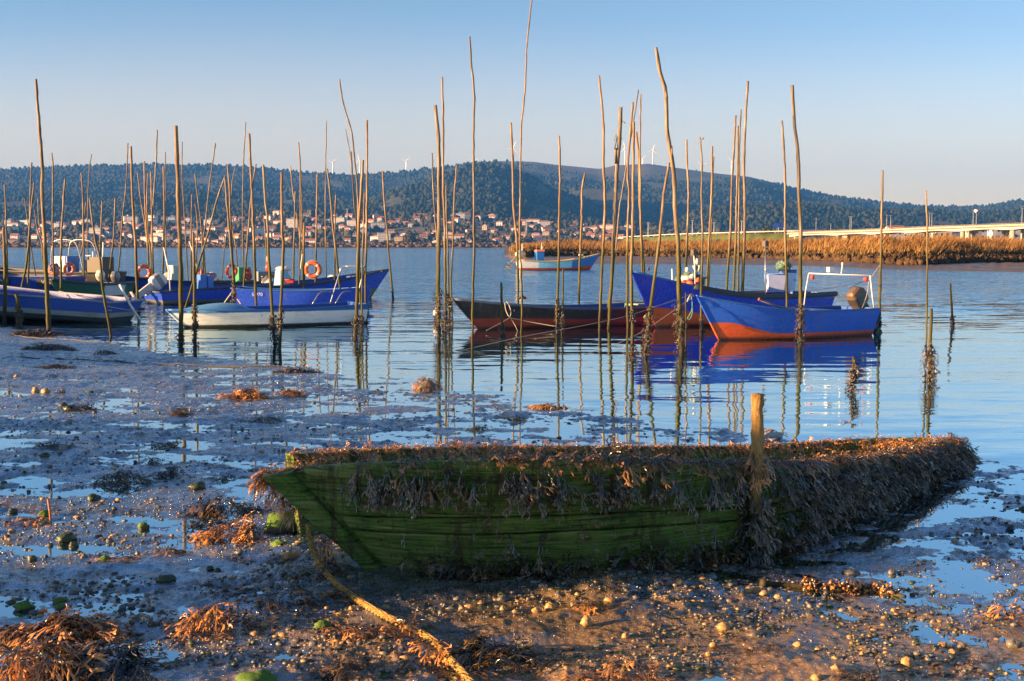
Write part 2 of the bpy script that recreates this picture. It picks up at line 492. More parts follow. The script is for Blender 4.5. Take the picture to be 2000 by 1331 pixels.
def far_at(px, d):
    return Vector(((px - 1000) / FOC * d, d, float(far_z(px, d))))
_px = np.arange(-700, 2700, 9.0)
_d = np.r_[1140, 1146, 1150, np.arange(1154, 1176, 2.0), np.arange(1180, 1650, 14), np.arange(1650, 3300, 22), np.arange(3300, 4700, 140)]
dd, pp = np.meshgrid(_d, _px, indexing="ij")
zz = far_z(pp, dd)
zz[0] = -1.0; zz[1] = -0.2; zz[2] = 0.5
def land_mat():
    k = NT("far_ground")
    p = k.pos()
    s = k.sep(p)
    n1, n2 = k.noise(p, 0.012, 5, 0.6), k.noise(p, 0.09, 4, 0.6)
    forest = k.ramp(n2, [(0.3, (0.022, 0.030, 0.012)), (0.7, (0.060, 0.060, 0.024))])
    heath = k.ramp(n1, [(0.3, (0.05, 0.05, 0.025)), (0.55, (0.11, 0.085, 0.045)), (0.7, (0.17, 0.115, 0.065))])
    c = k.mix(k.math('MULTIPLY', k.map(s[2], 150, 215), k.map(s[0], -200, 250)), forest, heath)
    low = k.ramp(n2, [(0.3, (0.07, 0.06, 0.03)), (0.6, (0.13, 0.10, 0.055)), (0.75, (0.08, 0.10, 0.035))])
    c = k.mix(k.map(s[1], 1640, 1720), low, c)
    k.set(color=c, rough=0.95)
    return k.m
M_LAND = land_mat()
tag(MB().grid(np.stack([(pp - 1000) / FOC * dd, dd, zz], -1)).build("hill_terrain", M_LAND), "forested hills rising beyond the far shore town", kind="structure")

def leaf_mat(name, c1, c2, c3, scale=0.15):
    k = NT(name)
    n = k.noise(k.pos(), scale, 6, 0.72)
    c = k.ramp(n, [(0.34, c1), (0.52, c2), (0.66, c3)])
    k.set(color=c, rough=0.85, spec=0.2)
    return k.m
M_FOREST = leaf_mat("forest_leaves", (0.008, 0.018, 0.008), (0.018, 0.028, 0.010), (0.046, 0.046, 0.015), 0.016)
rng = np.random.RandomState(5)
def crown_proto(seg=6, hs=(0.0, 0.3, 0.72, 1.0), rs=(0.5, 1.0, 0.80, 0.25)):
    th = np.linspace(0, 2 * np.pi, seg, endpoint=False)
    V = [np.stack([r * np.cos(th + 0.5 * i), r * np.sin(th + 0.5 * i), np.full(seg, h)], -1) for i, (h, r) in enumerate(zip(hs, rs))]
    F = []
    for i in range(len(hs) - 1):
        a = i * seg + np.arange(seg); b = i * seg + (np.arange(seg) + 1) % seg
        F.append(np.stack([a, b, b + seg, a + seg], -1))
    return np.concatenate(V), np.concatenate(F)
PV, PF = crown_proto()
def scatter(mb, C, rad, hgt, rng, jit=0.28, V0=None, F0=None, mat=0):
    V0, F0 = (PV, PF) if V0 is None else (V0, F0)
    n, m = len(C), len(V0)
    a = rng.uniform(0, 2 * np.pi, n)
    V = np.repeat(V0[None], n, 0).copy()
    V *= 1 + jit * rng.uniform(-1, 1, (n, m, 1))
    x = (V[..., 0] * np.cos(a)[:, None] - V[..., 1] * np.sin(a)[:, None]) * rad[:, None]
    y = (V[..., 0] * np.sin(a)[:, None] + V[..., 1] * np.cos(a)[:, None]) * rad[:, None]
    V = np.stack([x + C[:, :1], y + C[:, 1:2], V[..., 2] * hgt[:, None] + C[:, 2:3]], -1)
    mb.add(V.reshape(-1, 3), (F0[None] + (np.arange(n) * m)[:, None, None]).reshape(-1, F0.shape[1]), mat)
fx, fd = [], []
d = 1690.0
while d < 3330:
    st = 7.2 + (d - 1690) * 0.0034
    xs = np.arange(-1350 / 2400 * d, 1350 / 2400 * d, st)
    fx.append(xs + rng.uniform(-.5, .5, len(xs)) * st); fd.append(d + rng.uniform(-.5, .5, len(xs)) * st)
    d += st * 1.25
fx, fd = np.concatenate(fx), np.concatenate(fd)
fpx = fx / fd * FOC + 1000
fz = far_z(fpx, fd)
nn = noise2(fx / 130, fd / 170, 81) + 0.6 * noise2(fx / 45, fd / 60, 82)
bare = smooth(150, 200, fz) * smooth(-150, 250, fx)
keep = (nn > -0.30 + 0.75 * bare) & (fz > 8) & ~((fz < 26) & (fpx > 1040) & (fpx < 1330)) | ((fpx > 1040) & (fz > 8) & (nn > -0.1) & (fd < 2200))
keep &= rng.uniform(size=len(fx)) > 0.12
C = np.stack([fx, fd, fz - 1.5], -1)[keep]
hg = (4.0 + 5.5 * rng.uniform(0, 1, len(C)) ** 1.7) * (1 - 0.5 * bare[keep]) * (1 + 0.35 * noise2(C[:, 0] / 70, C[:, 1] / 90, 83))
fm = MB(); scatter(fm, C, hg * rng.uniform(0.42, 0.72, len(C)), hg, rng)
tag(fm.build("hill_forest", M_FOREST), "dense dark green woodland covering the hills", kind="stuff")
# low green between the houses of the town
tx = rng.uniform(-200, 1600, 5200); td = 1205 + 470 * rng.uniform(0, 1, 5200) ** 0.8
tz = far_z(tx, td)
C = np.stack([(tx - 1000) / FOC * td, td, tz - 0.6], -1)
kk = noise2(C[:, 0] / 55, C[:, 1] / 55, 84) > -0.12
C = C[kk]
hg = rng.uniform(2.0, 6.0, len(C)) * np.where(rng.uniform(size=len(C)) > 0.93, 1.7, 1)
gm = MB(); scatter(gm, C, hg * rng.uniform(0.5, 0.8, len(C)), hg, rng)
tag(gm.build("town_greenery", leaf_mat("town_leaves", (0.020, 0.030, 0.012), (0.050, 0.050, 0.022), (0.11, 0.085, 0.040), 0.05)), "trees and scrub growing between the houses of the town", kind="stuff")
# brown scrub along the far dike
tx = rng.uniform(-650, 1080, 3600); td = rng.uniform(1150, 1185, 3600)
C = np.stack([(tx - 1000) / FOC * td, td, far_z(tx, td) - 0.4], -1)
hg = rng.uniform(1.0, 2.4, len(C))
gm = MB(); scatter(gm, C, hg * rng.uniform(0.8, 1.5, len(C)), hg, rng)
tag(gm.build("dike_scrub", leaf_mat("dry_scrub", (0.060, 0.040, 0.018), (0.14, 0.085, 0.035), (0.25, 0.14, 0.05), 0.11)), "rusty brown scrub lining the far dike", kind="stuff")

# ------------------------------------------------------------------ reed bank on the near side of the channel
B_W = prof([(960, 501), (1000, 505), (1040, 508), (1100, 512), (1165, 516), (1230, 516.5), (1400, 517), (1500, 518), (1600, 520), (1700, 525), (1800, 528), (1900, 530), (2000, 532), (2600, 545)])
B_V = prof([(960, 498), (1000, 500), (1040, 497), (1165, 495), (1300, 497), (1500, 500), (1600, 503), (1700, 507), (1800, 508), (2000, 505), (2600, 510)])
def b_w(px): return CAM_H * FOC / (B_W(px) - HOR)
def b_v(px): return np.maximum((CAM_H - 0.65) * FOC / (B_V(px) - HOR), b_w(px) + 6)
_px = np.arange(985, 2660, 5.0)
_s = np.r_[-0.25, -0.1, 0, 0.1, 0.25, 0.4, 0.6, 0.8, 1.0, 1.25, 1.6, 2.2]
rows = []
for s in _s:
    w, v = b_w(_px), b_v(_px)
    dd = w + (v - w) * s
    z = np.interp(s, [-0.25, 0, 0.5, 0.9, 1.0, 1.25, 1.6, 2.2], [-0.25, 0.0, 0.22, 0.45, 0.65, 1.15, 1.3, 1.4]) + 0.10 * noise2(_px / 14, s * 3 + _px * 0, 41) * (0.2 < s)
    z = np.where(_px < 1000, z * 0.3, z)
    rows.append(np.stack([(_px - 1000) / FOC * dd, dd, z], -1))
for d in (300, 420, 600, 850, 1142):
    dd = np.maximum(d, rows[len(_s) - 1][:, 1] + 5)
    rows.append(np.stack([(_px - 1000) / FOC * dd, dd, np.full(len(_px), 1.4) + 0.3 * noise2(_px / 30, dd / 90, 42)], -1))
k = NT("shore_mud")
n = k.noise(k.scaled(k.pos(), (0.5, 0.12, 1)), 1.0, 5, 0.6)
s = k.sep(k.pos())
c = k.ramp(n, [(0.3, (0.055, 0.034, 0.020)), (0.6, (0.13, 0.078, 0.044)), (0.75, (0.17, 0.10, 0.055))])
c = k.mix(k.map(s[1], 230, 300), c, k.ramp(n, [(0.3, (0.06, 0.075, 0.02)), (0.6, (0.14, 0.12, 0.045))]))
k.set(color=c, rough=k.map(n, 0.35, 0.65, 0.35, 0.8))
tag(MB().grid(np.array(rows)).build("marsh_terrain", k.m), "brown mud shore and marsh across the channel", kind="structure")
def blades(mb, C, h, w, lean, rng, mat=0):
    n = len(C)
    a = rng.uniform(0, 2 * np.pi, n)
    ex = np.stack([np.cos(a), np.sin(a), 0 * a], -1) * w[:, None]
    up = np.array([0, 0, 1.0])
    mid = C + up * (h * 0.6)[:, None] + lean * (h * 0.25)[:, None]
    tip = C + up * (h * 0.95)[:, None] + lean * (h * 0.75)[:, None]
    V = np.stack([C - ex, C + ex, mid + ex * 0.8, mid - ex * 0.8, tip + ex * 0.12, tip - ex * 0.12], 1)
    i = np.arange(n)[:, None] * 6
    mb.add(V.reshape(-1, 3), np.concatenate([i + [[0, 1, 2, 3]], i + [[3, 2, 4, 5]]]), mat)
nt = 5200
tx = 1005 + (2250 - 1005) * rng.uniform(0, 1, nt)
ts = 1.05 + 1.5 * rng.uniform(0, 1, nt) ** 1.3
w, v = b_w(tx), b_v(tx)
td = w + (v - w) * ts
dens = noise2(tx / 22, td / 9, 43)
ok = (dens > -0.20) & (td < 330)
tx, td, ts, dens = tx[ok], td[ok], ts[ok], dens[ok]
C0 = np.stack([(tx - 1000) / FOC * td, td, np.interp(ts, [1, 1.25, 1.6, 2.6], [0.6, 1.1, 1.25, 1.35])], -1)
th = 0.9 * (1.1 + 1.0 * np.clip(ts - 1.0, 0, 0.55) + 1.3 * dens) * np.interp(tx, [1005, 1060, 1120, 1220, 2250], [0.6, 1.0, 1.35, 1.15, 1.05])
nb = 18
C = np.repeat(C0, nb, 0); h = np.repeat(th, nb) * rng.uniform(0.6, 1.15, len(C))
C[:, 0] += rng.normal(0, 0.42, len(C)); C[:, 1] += rng.normal(0, 0.42, len(C))
base_l = np.repeat(np.stack([0.28 + 0.35 * noise2(tx / 30, td / 12, 44), 0 * tx, 0 * tx], -1), nb, 0)
lean = base_l + np.stack([rng.normal(0, 0.30, len(C)), rng.normal(0, 0.22, len(C)), 0 * h], -1)
rb = MB(); blades(rb, C, h, rng.uniform(0.022, 0.058, len(C)), lean, rng)
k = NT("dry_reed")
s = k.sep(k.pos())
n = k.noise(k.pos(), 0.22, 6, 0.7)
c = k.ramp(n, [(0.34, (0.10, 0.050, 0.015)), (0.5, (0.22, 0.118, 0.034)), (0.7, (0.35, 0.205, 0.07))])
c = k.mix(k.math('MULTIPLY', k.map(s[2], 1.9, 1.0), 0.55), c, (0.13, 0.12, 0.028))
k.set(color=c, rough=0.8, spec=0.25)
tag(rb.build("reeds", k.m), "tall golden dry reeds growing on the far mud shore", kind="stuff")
# dark saltmarsh scrub at the foot of the reeds
nt = 11000
tx = rng.uniform(1000, 2250, nt); ts = 0.78 + 0.42 * rng.uniform(0, 1, nt)
ts -= 0.25 * np.exp(-((tx - 1780) / 60) ** 2) * rng.uniform(0, 1, nt)
w, v = b_w(tx), b_v(tx); td = w + (v - w) * ts
ok = noise2(tx / 9, td / 5, 46) > -0.22
C = np.stack([(tx - 1000) / FOC * td, td, np.interp(ts, [0.5, 0.9, 1, 1.25], [0.18, 0.40, 0.58, 1.1])], -1)[ok]
hg = rng.uniform(0.15, 0.60, len(C))
gm = MB(); scatter(gm, C, hg * rng.uniform(0.4, 0.8, len(C)), hg, rng, 0.6)
tag(gm.build("saltmarsh_scrub", leaf_mat("marsh_scrub", (0.030, 0.020, 0.010), (0.075, 0.045, 0.020), (0.12, 0.085, 0.03), 0.9)), "dark brown low scrub along the foot of the reeds", kind="stuff")

# ------------------------------------------------------------------ bladder wrack
def frond_proto(seed, depth=3, ang=0.42, w0=0.026):
    r = random.Random(seed)
    V, F, T = [], [], []
    def seg(x, y, a, w, l, d, t):
        k = 3
        i0 = len(V)
        for j in range(k + 1):
            u = j / k
            ww = w * (1 - 0.15 * u) * (1 + 0.12 * r.uniform(-1, 1))
            if d == 0:
                ww = w * [0.8, 1.35, 1.45, 0.35][j]
            cx, cy = x + math.cos(a) * l * u, y + math.sin(a) * l * u
            zz = 0.012 * r.uniform(-1, 1)
            for s in (1, 0, -1):
                V.append((cx - math.sin(a) * ww * s, cy + math.cos(a) * ww * s, zz + (0.010 if s == 0 else -0.004 * d) + (0.018 * (d == 0) * (j in (1, 2)) * (s == 0))))
                T.append(min(1.0, t + u * 0.25))
            a += r.uniform(-0.14, 0.14)
        for j in range(k):
            for s in (0, 1):
                q = i0 + j * 3 + s
                F.append((q, q + 1, q + 4, q + 3))
        ex, ey = x + math.cos(a) * l, y + math.sin(a) * l
        if d > 0:
            for sg in (1, -1):
                if r.random() < 0.93:
                    seg(ex, ey, a + sg * ang * r.uniform(0.55, 1.35), w * 0.86, l * r.uniform(0.72, 0.98), d - 1, t + 0.25)
    seg(0, 0, 0, w0, 0.30, depth, 0.0)
    V = np.array(V); V[:, :2] /= V[:, 0].max()
    return V, np.array(F), np.array(T)
FRONDS = [frond_proto(40 + i, depth=2 + (i % 3 != 0) + (i % 7 == 5), ang=0.26 + 0.06 * (i % 4), w0=0.022 + 0.007 * (i % 3)) for i in range(14)]
def fronds(mb, tips, root, d0, L, grav, rng, clamp=None, lift=0.004):
    root, d0 = np.asarray(root, float), np.asarray(d0, float)
    d0 = d0 / (np.linalg.norm(d0, axis=1)[:, None] + 1e-9)
    pick = rng.randint(0, len(FRONDS), len(root))
    for j, (V0, F0, T0) in enumerate(FRONDS):
        s = np.nonzero(pick == j)[0]
        if not len(s): continue
        n, m = len(s), len(V0)
        d, l = d0[s], np.broadcast_to(L, (len(root),))[s]
        ref = np.stack([rng.normal(0, .4, n), rng.normal(0, .4, n), np.ones(n)], -1)
        side = np.cross(ref, d); side /= np.linalg.norm(side, axis=1)[:, None] + 1e-9
        nor = np.cross(d, side)
        x, y, z = V0[:, 0], V0[:, 1], V0[:, 2]
        P = root[s][:, None] + l[:, None, None] * (d[:, None] * x[None, :, None] + side[:, None] * y[None, :, None] + nor[:, None] * (z + 0.05 * np.sin(x * 5 + y * 9))[None, :, None])
        g = np.broadcast_to(grav, (len(root),))[s]
        P[..., 2] -= (g * l)[:, None] * x[None] ** 2
        if clamp is not None:
            P[..., 2] = np.maximum(P[..., 2], clamp(P[..., 0], P[..., 1]) + lift + l[:, None] * 0.25 * (z[None] + 0.015))
        mb.add(P.reshape(-1, 3), (F0[None] + (np.arange(n) * m)[:, None, None]).reshape(-1, 4))
        tips.append(np.tile(T0, n) + np.repeat(rng.uniform(-.25, .25, n), m))
def weed_mat(name, dark, mid, tip):
    k = NT(name)
    a = k.n("Attribute", attribute_name="tip").outputs["Fac"]
    n = k.noise(k.pos(), 6.0, 3, 0.6)
    f = k.math('ADD', a, k.math('MULTIPLY_ADD', n, 1.2, -0.6))
    c = k.ramp(f, [(0.05, dark), (0.5, mid), (0.98, tip)])
    k.set(color=c, rough=0.24, spec=0.7)
    tr = k.n("BsdfTranslucent")
    k.l(c, tr.inputs[0])
    mx = k.n("MixShader"); mx.inputs[0].default_value = 0.16
    film(k, 0.05, (0.55, 0.75, 1.0), 0.28)
    k.l(k.out.inputs[0].links[0].from_socket, mx.inputs[1]); k.l(tr.outputs[0], mx.inputs[2]); k.l(mx.outputs[0], k.out.inputs[0])
    return k.m
M_WEED = weed_mat("bladder_wrack", (0.010, 0.011, 0.009), (0.032, 0.028, 0.014), (0.17, 0.095, 0.025))
M_WEED_LIT = weed_mat("sunlit_bladder_wrack", (0.034, 0.024, 0.010), (0.24, 0.115, 0.026), (0.72, 0.31, 0.065))  # lit copy of the wrack, orange sunlight put into its colour
M_WEED_SHADE = weed_mat("shaded_bladder_wrack", (0.014, 0.014, 0.011), (0.050, 0.038, 0.018), (0.36, 0.17, 0.04))  # darker copy for hanging fronds, shade put into its colour
def with_tips(mb, tips, name, mat, parent=None, loc=None):
    o = mb.build(name, mat, parent, loc=loc)
    at = o.data.attributes.new("tip", 'FLOAT', 'POINT')
    at.data.foreach_set("value", np.concatenate(tips).astype(np.float32))
    return o
def mud_top(x, y):
    return np.maximum(mud_base(x, y) + mud_micro(x, y), mud_base(x, y) - 0.012)

def clump(px, py, wpx, hpx, label, n=None, mat=None, L=(0.10, 0.20), flat=1.0, group="clumps of bladder wrack stranded on the mud", cat="seaweed"):
    """A heap of wrack: wpx by hpx is how wide and how tall it stands in the photo."""
    g = ground(px, py + hpx * 0.35)
    s = g.y / FOC
    a, H = wpx * 0.5 * s, max(0.02, hpx * 0.88 * s) * flat
    b = max(0.5 * a, 0.07)
    seed = int(px * 7 + py * 13)
    rng = np.random.RandomState(seed)
    n = n or int(np.clip(a * b * 4200, 30, 1300))
    rr, th = np.sqrt(rng.uniform(0, 1, n)), rng.uniform(0, 2 * np.pi, n)
    lump = 1 + 0.5 * noise2(np.cos(th) * 1.3 + seed, np.sin(th) * 1.3 + rr, 3)
    x, y = g.x + a * 0.86 * rr * np.cos(th) * lump, g.y + b * 0.86 * rr * np.sin(th) * lump
    z = mud_top(x, y) + H * np.clip(1 - rr ** 1.6, 0, 1) * (0.7 + 0.9 * noise2(x * 6, y * 6, seed % 50))
    fan = 2.2 * noise2(x * 7 + seed, y * 7, 19)
    d0 = np.stack([0.45 * np.cos(th) + 0.9 * np.cos(3 * fan + seed) + rng.normal(0, .55, n), 0.45 * np.sin(th) + 0.9 * np.sin(3 * fan + seed) + rng.normal(0, .55, n), rng.uniform(-0.15, 0.75, n)], -1)
    mb, tips = MB(), []
    fronds(mb, tips, np.stack([x, y, z], -1), d0, rng.uniform(*L, n), rng.uniform(0.45, 1.0, n), rng, clamp=mud_top)
    o = with_tips(mb, tips, "seaweed_clump", mat or M_WEED, loc=(g.x, g.y, g.z))
    return tag(o, label, cat, group)

def pole_weed(path, rad, z0, z1, spread, seed, dens=1.0):
    """Mussels and wrack grown round a pole between two heights."""
    rng = np.random.RandomState(seed)
    mb, tips = MB(), []
    n = int(np.clip(170 * (z1 - z0) * dens + 16, 18, 170))
    z = rng.uniform(z0, z1, n)
    x = np.interp(z, path[::-1, 2], path[::-1, 0]); y = np.interp(z, path[::-1, 2], path[::-1, 1])
    th = rng.uniform(0, 2 * np.pi, n)
    lump = 0.5 + 0.9 * np.abs(noise2(z * 5 + seed, th, 8)) * 1.6
    rr = rad + spread * rng.uniform(0.0, 0.45, n) * lump
    root = np.stack([x + rr * np.cos(th), y + rr * np.sin(th), z], -1)
    d0 = np.stack([np.cos(th), np.sin(th), rng.uniform(-0.9, 0.5, n)], -1) + rng.normal(0, .3, (n, 3))
    fronds(mb, tips, root, d0, spread * rng.uniform(0.35, 0.85, n), rng.uniform(0.3, 1.0, n), rng)
    for i in range(int(n * 1.6)):
        j = rng.randint(n)
        V, F = PV * np.array([.012, .012, .035]), PF
        q = Matrix.Rotation(rng.uniform(0, 6.3), 3, Vector(rng.normal(0, 1, 3)).normalized())
        V = V @ np.array(q).T + root[j] + rng.normal(0, 0.012, 3)
        mb.add(V, F); tips.append(np.full(len(V), rng.uniform(-0.3, 0.7)))
    return mb, tips

# ------------------------------------------------------------------ mooring poles
M_WEED3 = weed_mat("pole_wrack", (0.020, 0.015, 0.008), (0.060, 0.040, 0.015), (0.16, 0.095, 0.028))
def pole_mat():
    k = NT("pole_wood")
    p = k.pos()
    rnd = k.n("ObjectInfo").outputs["Random"]
    st = k.noise(k.scaled(p, (22, 22, 1.6)), 1.0, 5, 0.65)
    bl = k.noise(p, 2.2, 4, 0.6)
    z = k.math('ADD', k.sep(p)[2], k.math('MULTIPLY_ADD', bl, 1.3, -0.65))
    wood = k.ramp(st, [(0.28, (0.075, 0.048, 0.028)), (0.5, (0.22, 0.140, 0.075)), (0.72, (0.46, 0.34, 0.22))])
    grey = k.ramp(st, [(0.28, (0.055, 0.046, 0.038)), (0.5, (0.165, 0.130, 0.092)), (0.72, (0.36, 0.30, 0.23))])
    wood = k.mix(k.map(rnd, 0.25, 0.75), wood, grey)
    moss = k.ramp(st, [(0.3, (0.026, 0.026, 0.006)), (0.55, (0.080, 0.074, 0.013)), (0.75, (0.150, 0.120, 0.026))])
    wet = k.ramp(st, [(0.3, (0.016, 0.014, 0.007)), (0.7, (0.070, 0.055, 0.020))])
    c = k.mix(k.map(z, 2.5, 1.4), wood, moss)
    c = k.mix(k.map(z, 0.55, 0.15), c, wet)
    k.set(color=c, rough=0.75, normal=k.bump(st, 0.010, 0.8), spec=0.3)
    return k.m
M_POLE = pole_mat()
PG = "wooden mooring poles standing in the river"
def pole(pts, w, label, Y=None, weeds=(), wt=None, extra=None, seed=None):
    """pts: photo pixels from the top down; Y: distance, or None when the foot is seen; w, wt: thickness at foot and top in pixels."""
    seed = seed or int(pts[0][0] * 3 + pts[0][1])
    bx, by = pts[-1]
    if Y is None:
        g = at_z(bx, by, 0.0)
        if float(mud_base(g.x, g.y)) > 0.0: g = ground(bx, by)
        Y = g.y
    W = [at_y(x, y, Y) for x, y in pts]
    foot = W[-1].copy()
    dirn = (W[-1] - W[-2]).normalized() if len(W) > 1 else Vector((0, 0, -1))
    need = foot.z + 0.5
    if need > 0:
        W.append(foot + dirn * (need / max(0.3, -dirn.z)))
    length = W[0].z - W[-1].z
    n = int(np.clip(length * 7, 10, 60))
    path = curve_pts(W, n)
    rng = np.random.RandomState(seed)
    path[1:-1, :2] += rng.normal(0, 0.0035, (n - 2, 2))
    r1, r0 = w * 0.5 * Y / FOC, (wt or w * 0.72) * 0.5 * Y / FOC
    rad = np.linspace(r0, r1, n) * (1 + 0.07 * rng.normal(0, 1, n).clip(-1.5, 1.5))
    rad[0] *= 0.93
    loc = np.array([foot.x, foot.y, min(foot.z, 0.1) if foot.z > 1 else foot.z])
    root = thing("mooring_pole", label, "pole", loc, 0, PG)
    MB().tube(path - loc, rad, 9, wob=0.05, seed=seed).build("shaft", M_POLE, root)
    for (ya, yb, spr) in weeds:
        za, zb = at_y(bx, ya, Y).z, max(at_y(bx, yb, Y).z, -0.08)
        mb, tips = pole_weed(path, r1, zb, za, spr * Y / FOC, seed)
        mb.v = [v - loc for v in mb.v]
        with_tips(mb, tips, "seaweed", M_WEED3, root)["kind"] = "stuff"
    for i, (x0, y0, x1, y1, ww) in enumerate(extra or ()):
        a, b = at_y(x0, y0, Y), at_y(x1, y1, Y - 0.05)
        MB().tube(np.array([list(a), list((a + b) / 2 + Vector((0, 0, 0.01))), list(b)]) - loc, ww * 0.5 * Y / FOC, 6, seed=seed).build("branch_stub", M_POLE, root)
    return root
pole([(9, 360), (11, 400), (12, 440), (14, 525)], 4, "thin pole just behind the thick short pole at the picture's left edge", 40)
pole([(7, 445), (9, 500), (10, 540), (9, 630)], 8, "thick short pole standing on mud in front of the beached blue boat", None)
pole([(31, 575), (35, 590), (39, 637)], 9, "knee-high blackened stump on the mud by the beached blue boat", None, [(600, 640, 5)], wt=7)
pole([(70, 155), (77, 250), (83, 330), (82, 370), (86, 440), (90, 530), (95, 640)], 9, "tallest pole of the beach end, rooted in mud before the beached blue boat", None, wt=5)
pole([(62, 318), (59, 385), (58, 470), (55, 545)], 4, "dark-tipped slim pole behind the black-hulled boat, crossed by a leaning one", 42)
pole([(67, 356), (60, 420), (52, 514), (43, 558)], 5, "pole leaning over the beached blue boat with its foot behind it", 36)
pole([(48, 388), (55, 437), (61, 485), (68, 530)], 3, "thin bent pole behind the black-hulled boat, far side of the leaning one", 46)
pole([(67, 410), (73, 447), (82, 478), (86, 505)], 3, "shortest thin pole behind the white steering console", 50)
pole([(74, 388), (76, 430), (79, 455), (83, 500)], 3, "thin straight pole behind the white steering console", 52)
pole([(101, 299), (103.5, 330), (103, 420), (104, 500), (107, 566)], 4, "slim pole beside the white steering console, rising above the hill line", 44)
pole([(127.5, 349), (124, 396), (120, 470), (119, 572)], 5, "pole at the bow of the green and white boat", 40)
pole([(158.6, 338), (161.6, 379), (163, 450), (164, 548)], 4, "pole in front of the white outboard on the green boat", 47)
pole([(179, 302), (175, 327), (172, 385), (171, 479), (174, 530)], 2.6, "very thin tall whip behind the grey outboard of the green boat", 60)
pole([(175, 387), (180, 425), (186, 467), (195, 504), (201, 566), (209, 611), (217, 657)], 6, "pole slanting down to the mud at the water's edge by the beached boat's stern", None, wt=4)
pole([(168, 395), (164, 430), (160, 490), (154, 507), (147, 545)], 3, "crooked thin stick kinked above the green boat", 52)
pole([(199.6, 392), (198, 437), (196, 488), (199, 560)], 4, "straight pole behind the water's-edge slanting pole", 50)
pole([(225.5, 387), (222, 465), (217, 508), (209, 579)], 4.4, "pole at the stern of the green and white boat", 46.5)
pole([(250, 280), (246.5, 358), (239, 430), (235, 488), (230, 542)], 3, "tall thin whip leaning at the pointed bow of the far blue boat", 58)
pole([(256, 286), (258, 368), (261, 420), (265, 479), (267, 537), (270, 600)], 6, "thick pole crossing the far blue boat's bow, black weed at its foot", 37, [(594, 650, 6)])
pole([(269, 339), (275, 391), (281, 425), (287, 470), (292, 535)], 3, "thin pole leaning into the bunch behind the orange life ring", 55)
pole([(282, 315), (282.5, 361), (285, 425), (289, 484), (291, 538)], 4, "pole above the orange life ring of the far blue boat", 53)
pole([(289, 338), (287, 392), (289, 446), (294, 490), (297, 538)], 3.2, "slim pole in the middle of the bunch behind the life ring", 54)
pole([(295, 336), (296, 385), (297, 440), (299, 535)], 4, "bright bare pole in the bunch behind the life ring", 52)
pole([(307, 254), (305, 313), (301, 377), (296.5, 450), (299, 533)], 4, "tallest pole of the bunch behind the life ring", 56)
pole([(319, 325), (321, 396), (321, 420), (319.5, 498), (317, 546)], 4, "pole beside the tilted outboard on the far blue boat", 53.5)
pole([(323, 297), (323, 351), (323, 420), (324, 484), (326, 541)], 2.6, "whip-thin pole touching the one by the tilted outboard", 57)
pole([(344, 246), (347, 334), (349, 403), (350, 430), (353, 537), (354, 677)], 9.5, "thickest straight pole at the white boat's pointed bow", None, [(650, 680, 4)], wt=8)
pole([(356, 277), (355.6, 334), (359, 403), (362, 450), (366, 525)], 2.6, "thin pole just behind the thickest straight one", 57)
pole([(375, 380), (374, 429), (373, 488), (373, 530)], 3.6, "low pole behind the blue lockers of the far boat", 55)
pole([(381, 398), (385, 430), (385.5, 459), (383, 515)], 2.6, "thin crooked stick behind the leaning strut by the blue lockers", 58)
pole([(381, 340), (386, 385), (392, 430), (396, 490), (398, 549)], 3.2, "slim pole leaning behind the orange buoys on the far boat", 56)
pole([(421, 280), (415, 320), (407.5, 377), (401, 440), (397, 470), (400, 520)], 3.2, "long thin whip bending away above the orange buoys", 60)
pole([(440, 344), (424, 391), (407, 455), (387.5, 518), (364, 597)], 5, "strongly leaning strut slanting across the low blue boat", 40)
pole([(377, 455), (379, 518), (380, 592), (381, 678)], 7, "waist-high thick pole beside the white boat's bow, weed from halfway down", None, [(592, 682, 5)])
pole([(439.5, 349), (445, 411), (450, 470), (457, 547), (457, 590)], 6, "dark pole with a mussel clump between the low blue boat and white boat", 36, [(548, 592, 5)])
pole([(444.6, 323), (449, 377), (450, 425), (454, 500), (456, 560)], 5, "pole pressed against the dark mussel-clumped pole, taller than it", 37)
pole([(459, 327), (453, 358), (451, 390), (445, 440), (438.5, 486), (433, 552)], 2.2, "thinnest bent whip crossing behind the dark pole pair", 60)
pole([(450, 400), (453, 443), (460, 479), (464, 528)], 2.8, "thin stick leaning behind the green locker", 56)
pole([(480, 239), (476.6, 296), (475, 342), (474, 403), (474.5, 470), (476, 525)], 3, "very tall thin whip rising behind the green locker", 57)
pole([(487, 261), (490, 334), (493.6, 411), (497, 490), (500, 588)], 6, "tall thick pole in front of the low blue boat's number", 35)
pole([(500.5, 321), (493.6, 361), (486, 440), (481.5, 498), (475.7, 564)], 4.2, "pole leaning across the tall thick one, foot by the red fish crate", 44)
pole([(514, 322), (516, 354), (517, 385), (522, 425), (525.5, 514), (529, 557), (532, 615), (537, 672)], 6.2, "curved pole with a mussel-fat foot before the white boat's side", None, [(618, 676, 11)])
pole([(515.5, 420), (518, 460), (521, 500), (523, 548)], 2.6, "short thin stick behind the curved mussel-footed pole", 54)
pole([(550, 337), (550.6, 385), (552, 460), (554, 479), (552, 537), (549, 596), (546, 683)], 6.6, "smooth straight pole standing closest before the white boat's middle", None, [(600, 640, 3)])
pole([(567, 325), (573, 379), (581, 430), (588, 480), (592, 548)], 3.6, "pole leaning behind the blue steering box", 51)
pole([(583, 278), (586.5, 334), (587, 430), (586, 479), (585, 537), (584, 567)], 3.8, "tall slim pole before the blue steering box with the life ring", 46)
pole([(588.6, 340), (590, 420), (591, 460), (594, 520)], 3, "thin pole tucked behind the slim one at the blue steering box", 53)
pole([(577, 374), (575.6, 440), (574, 498), (573, 554)], 4, "shorter pole beside the grey tilted outboard amidships", 49)
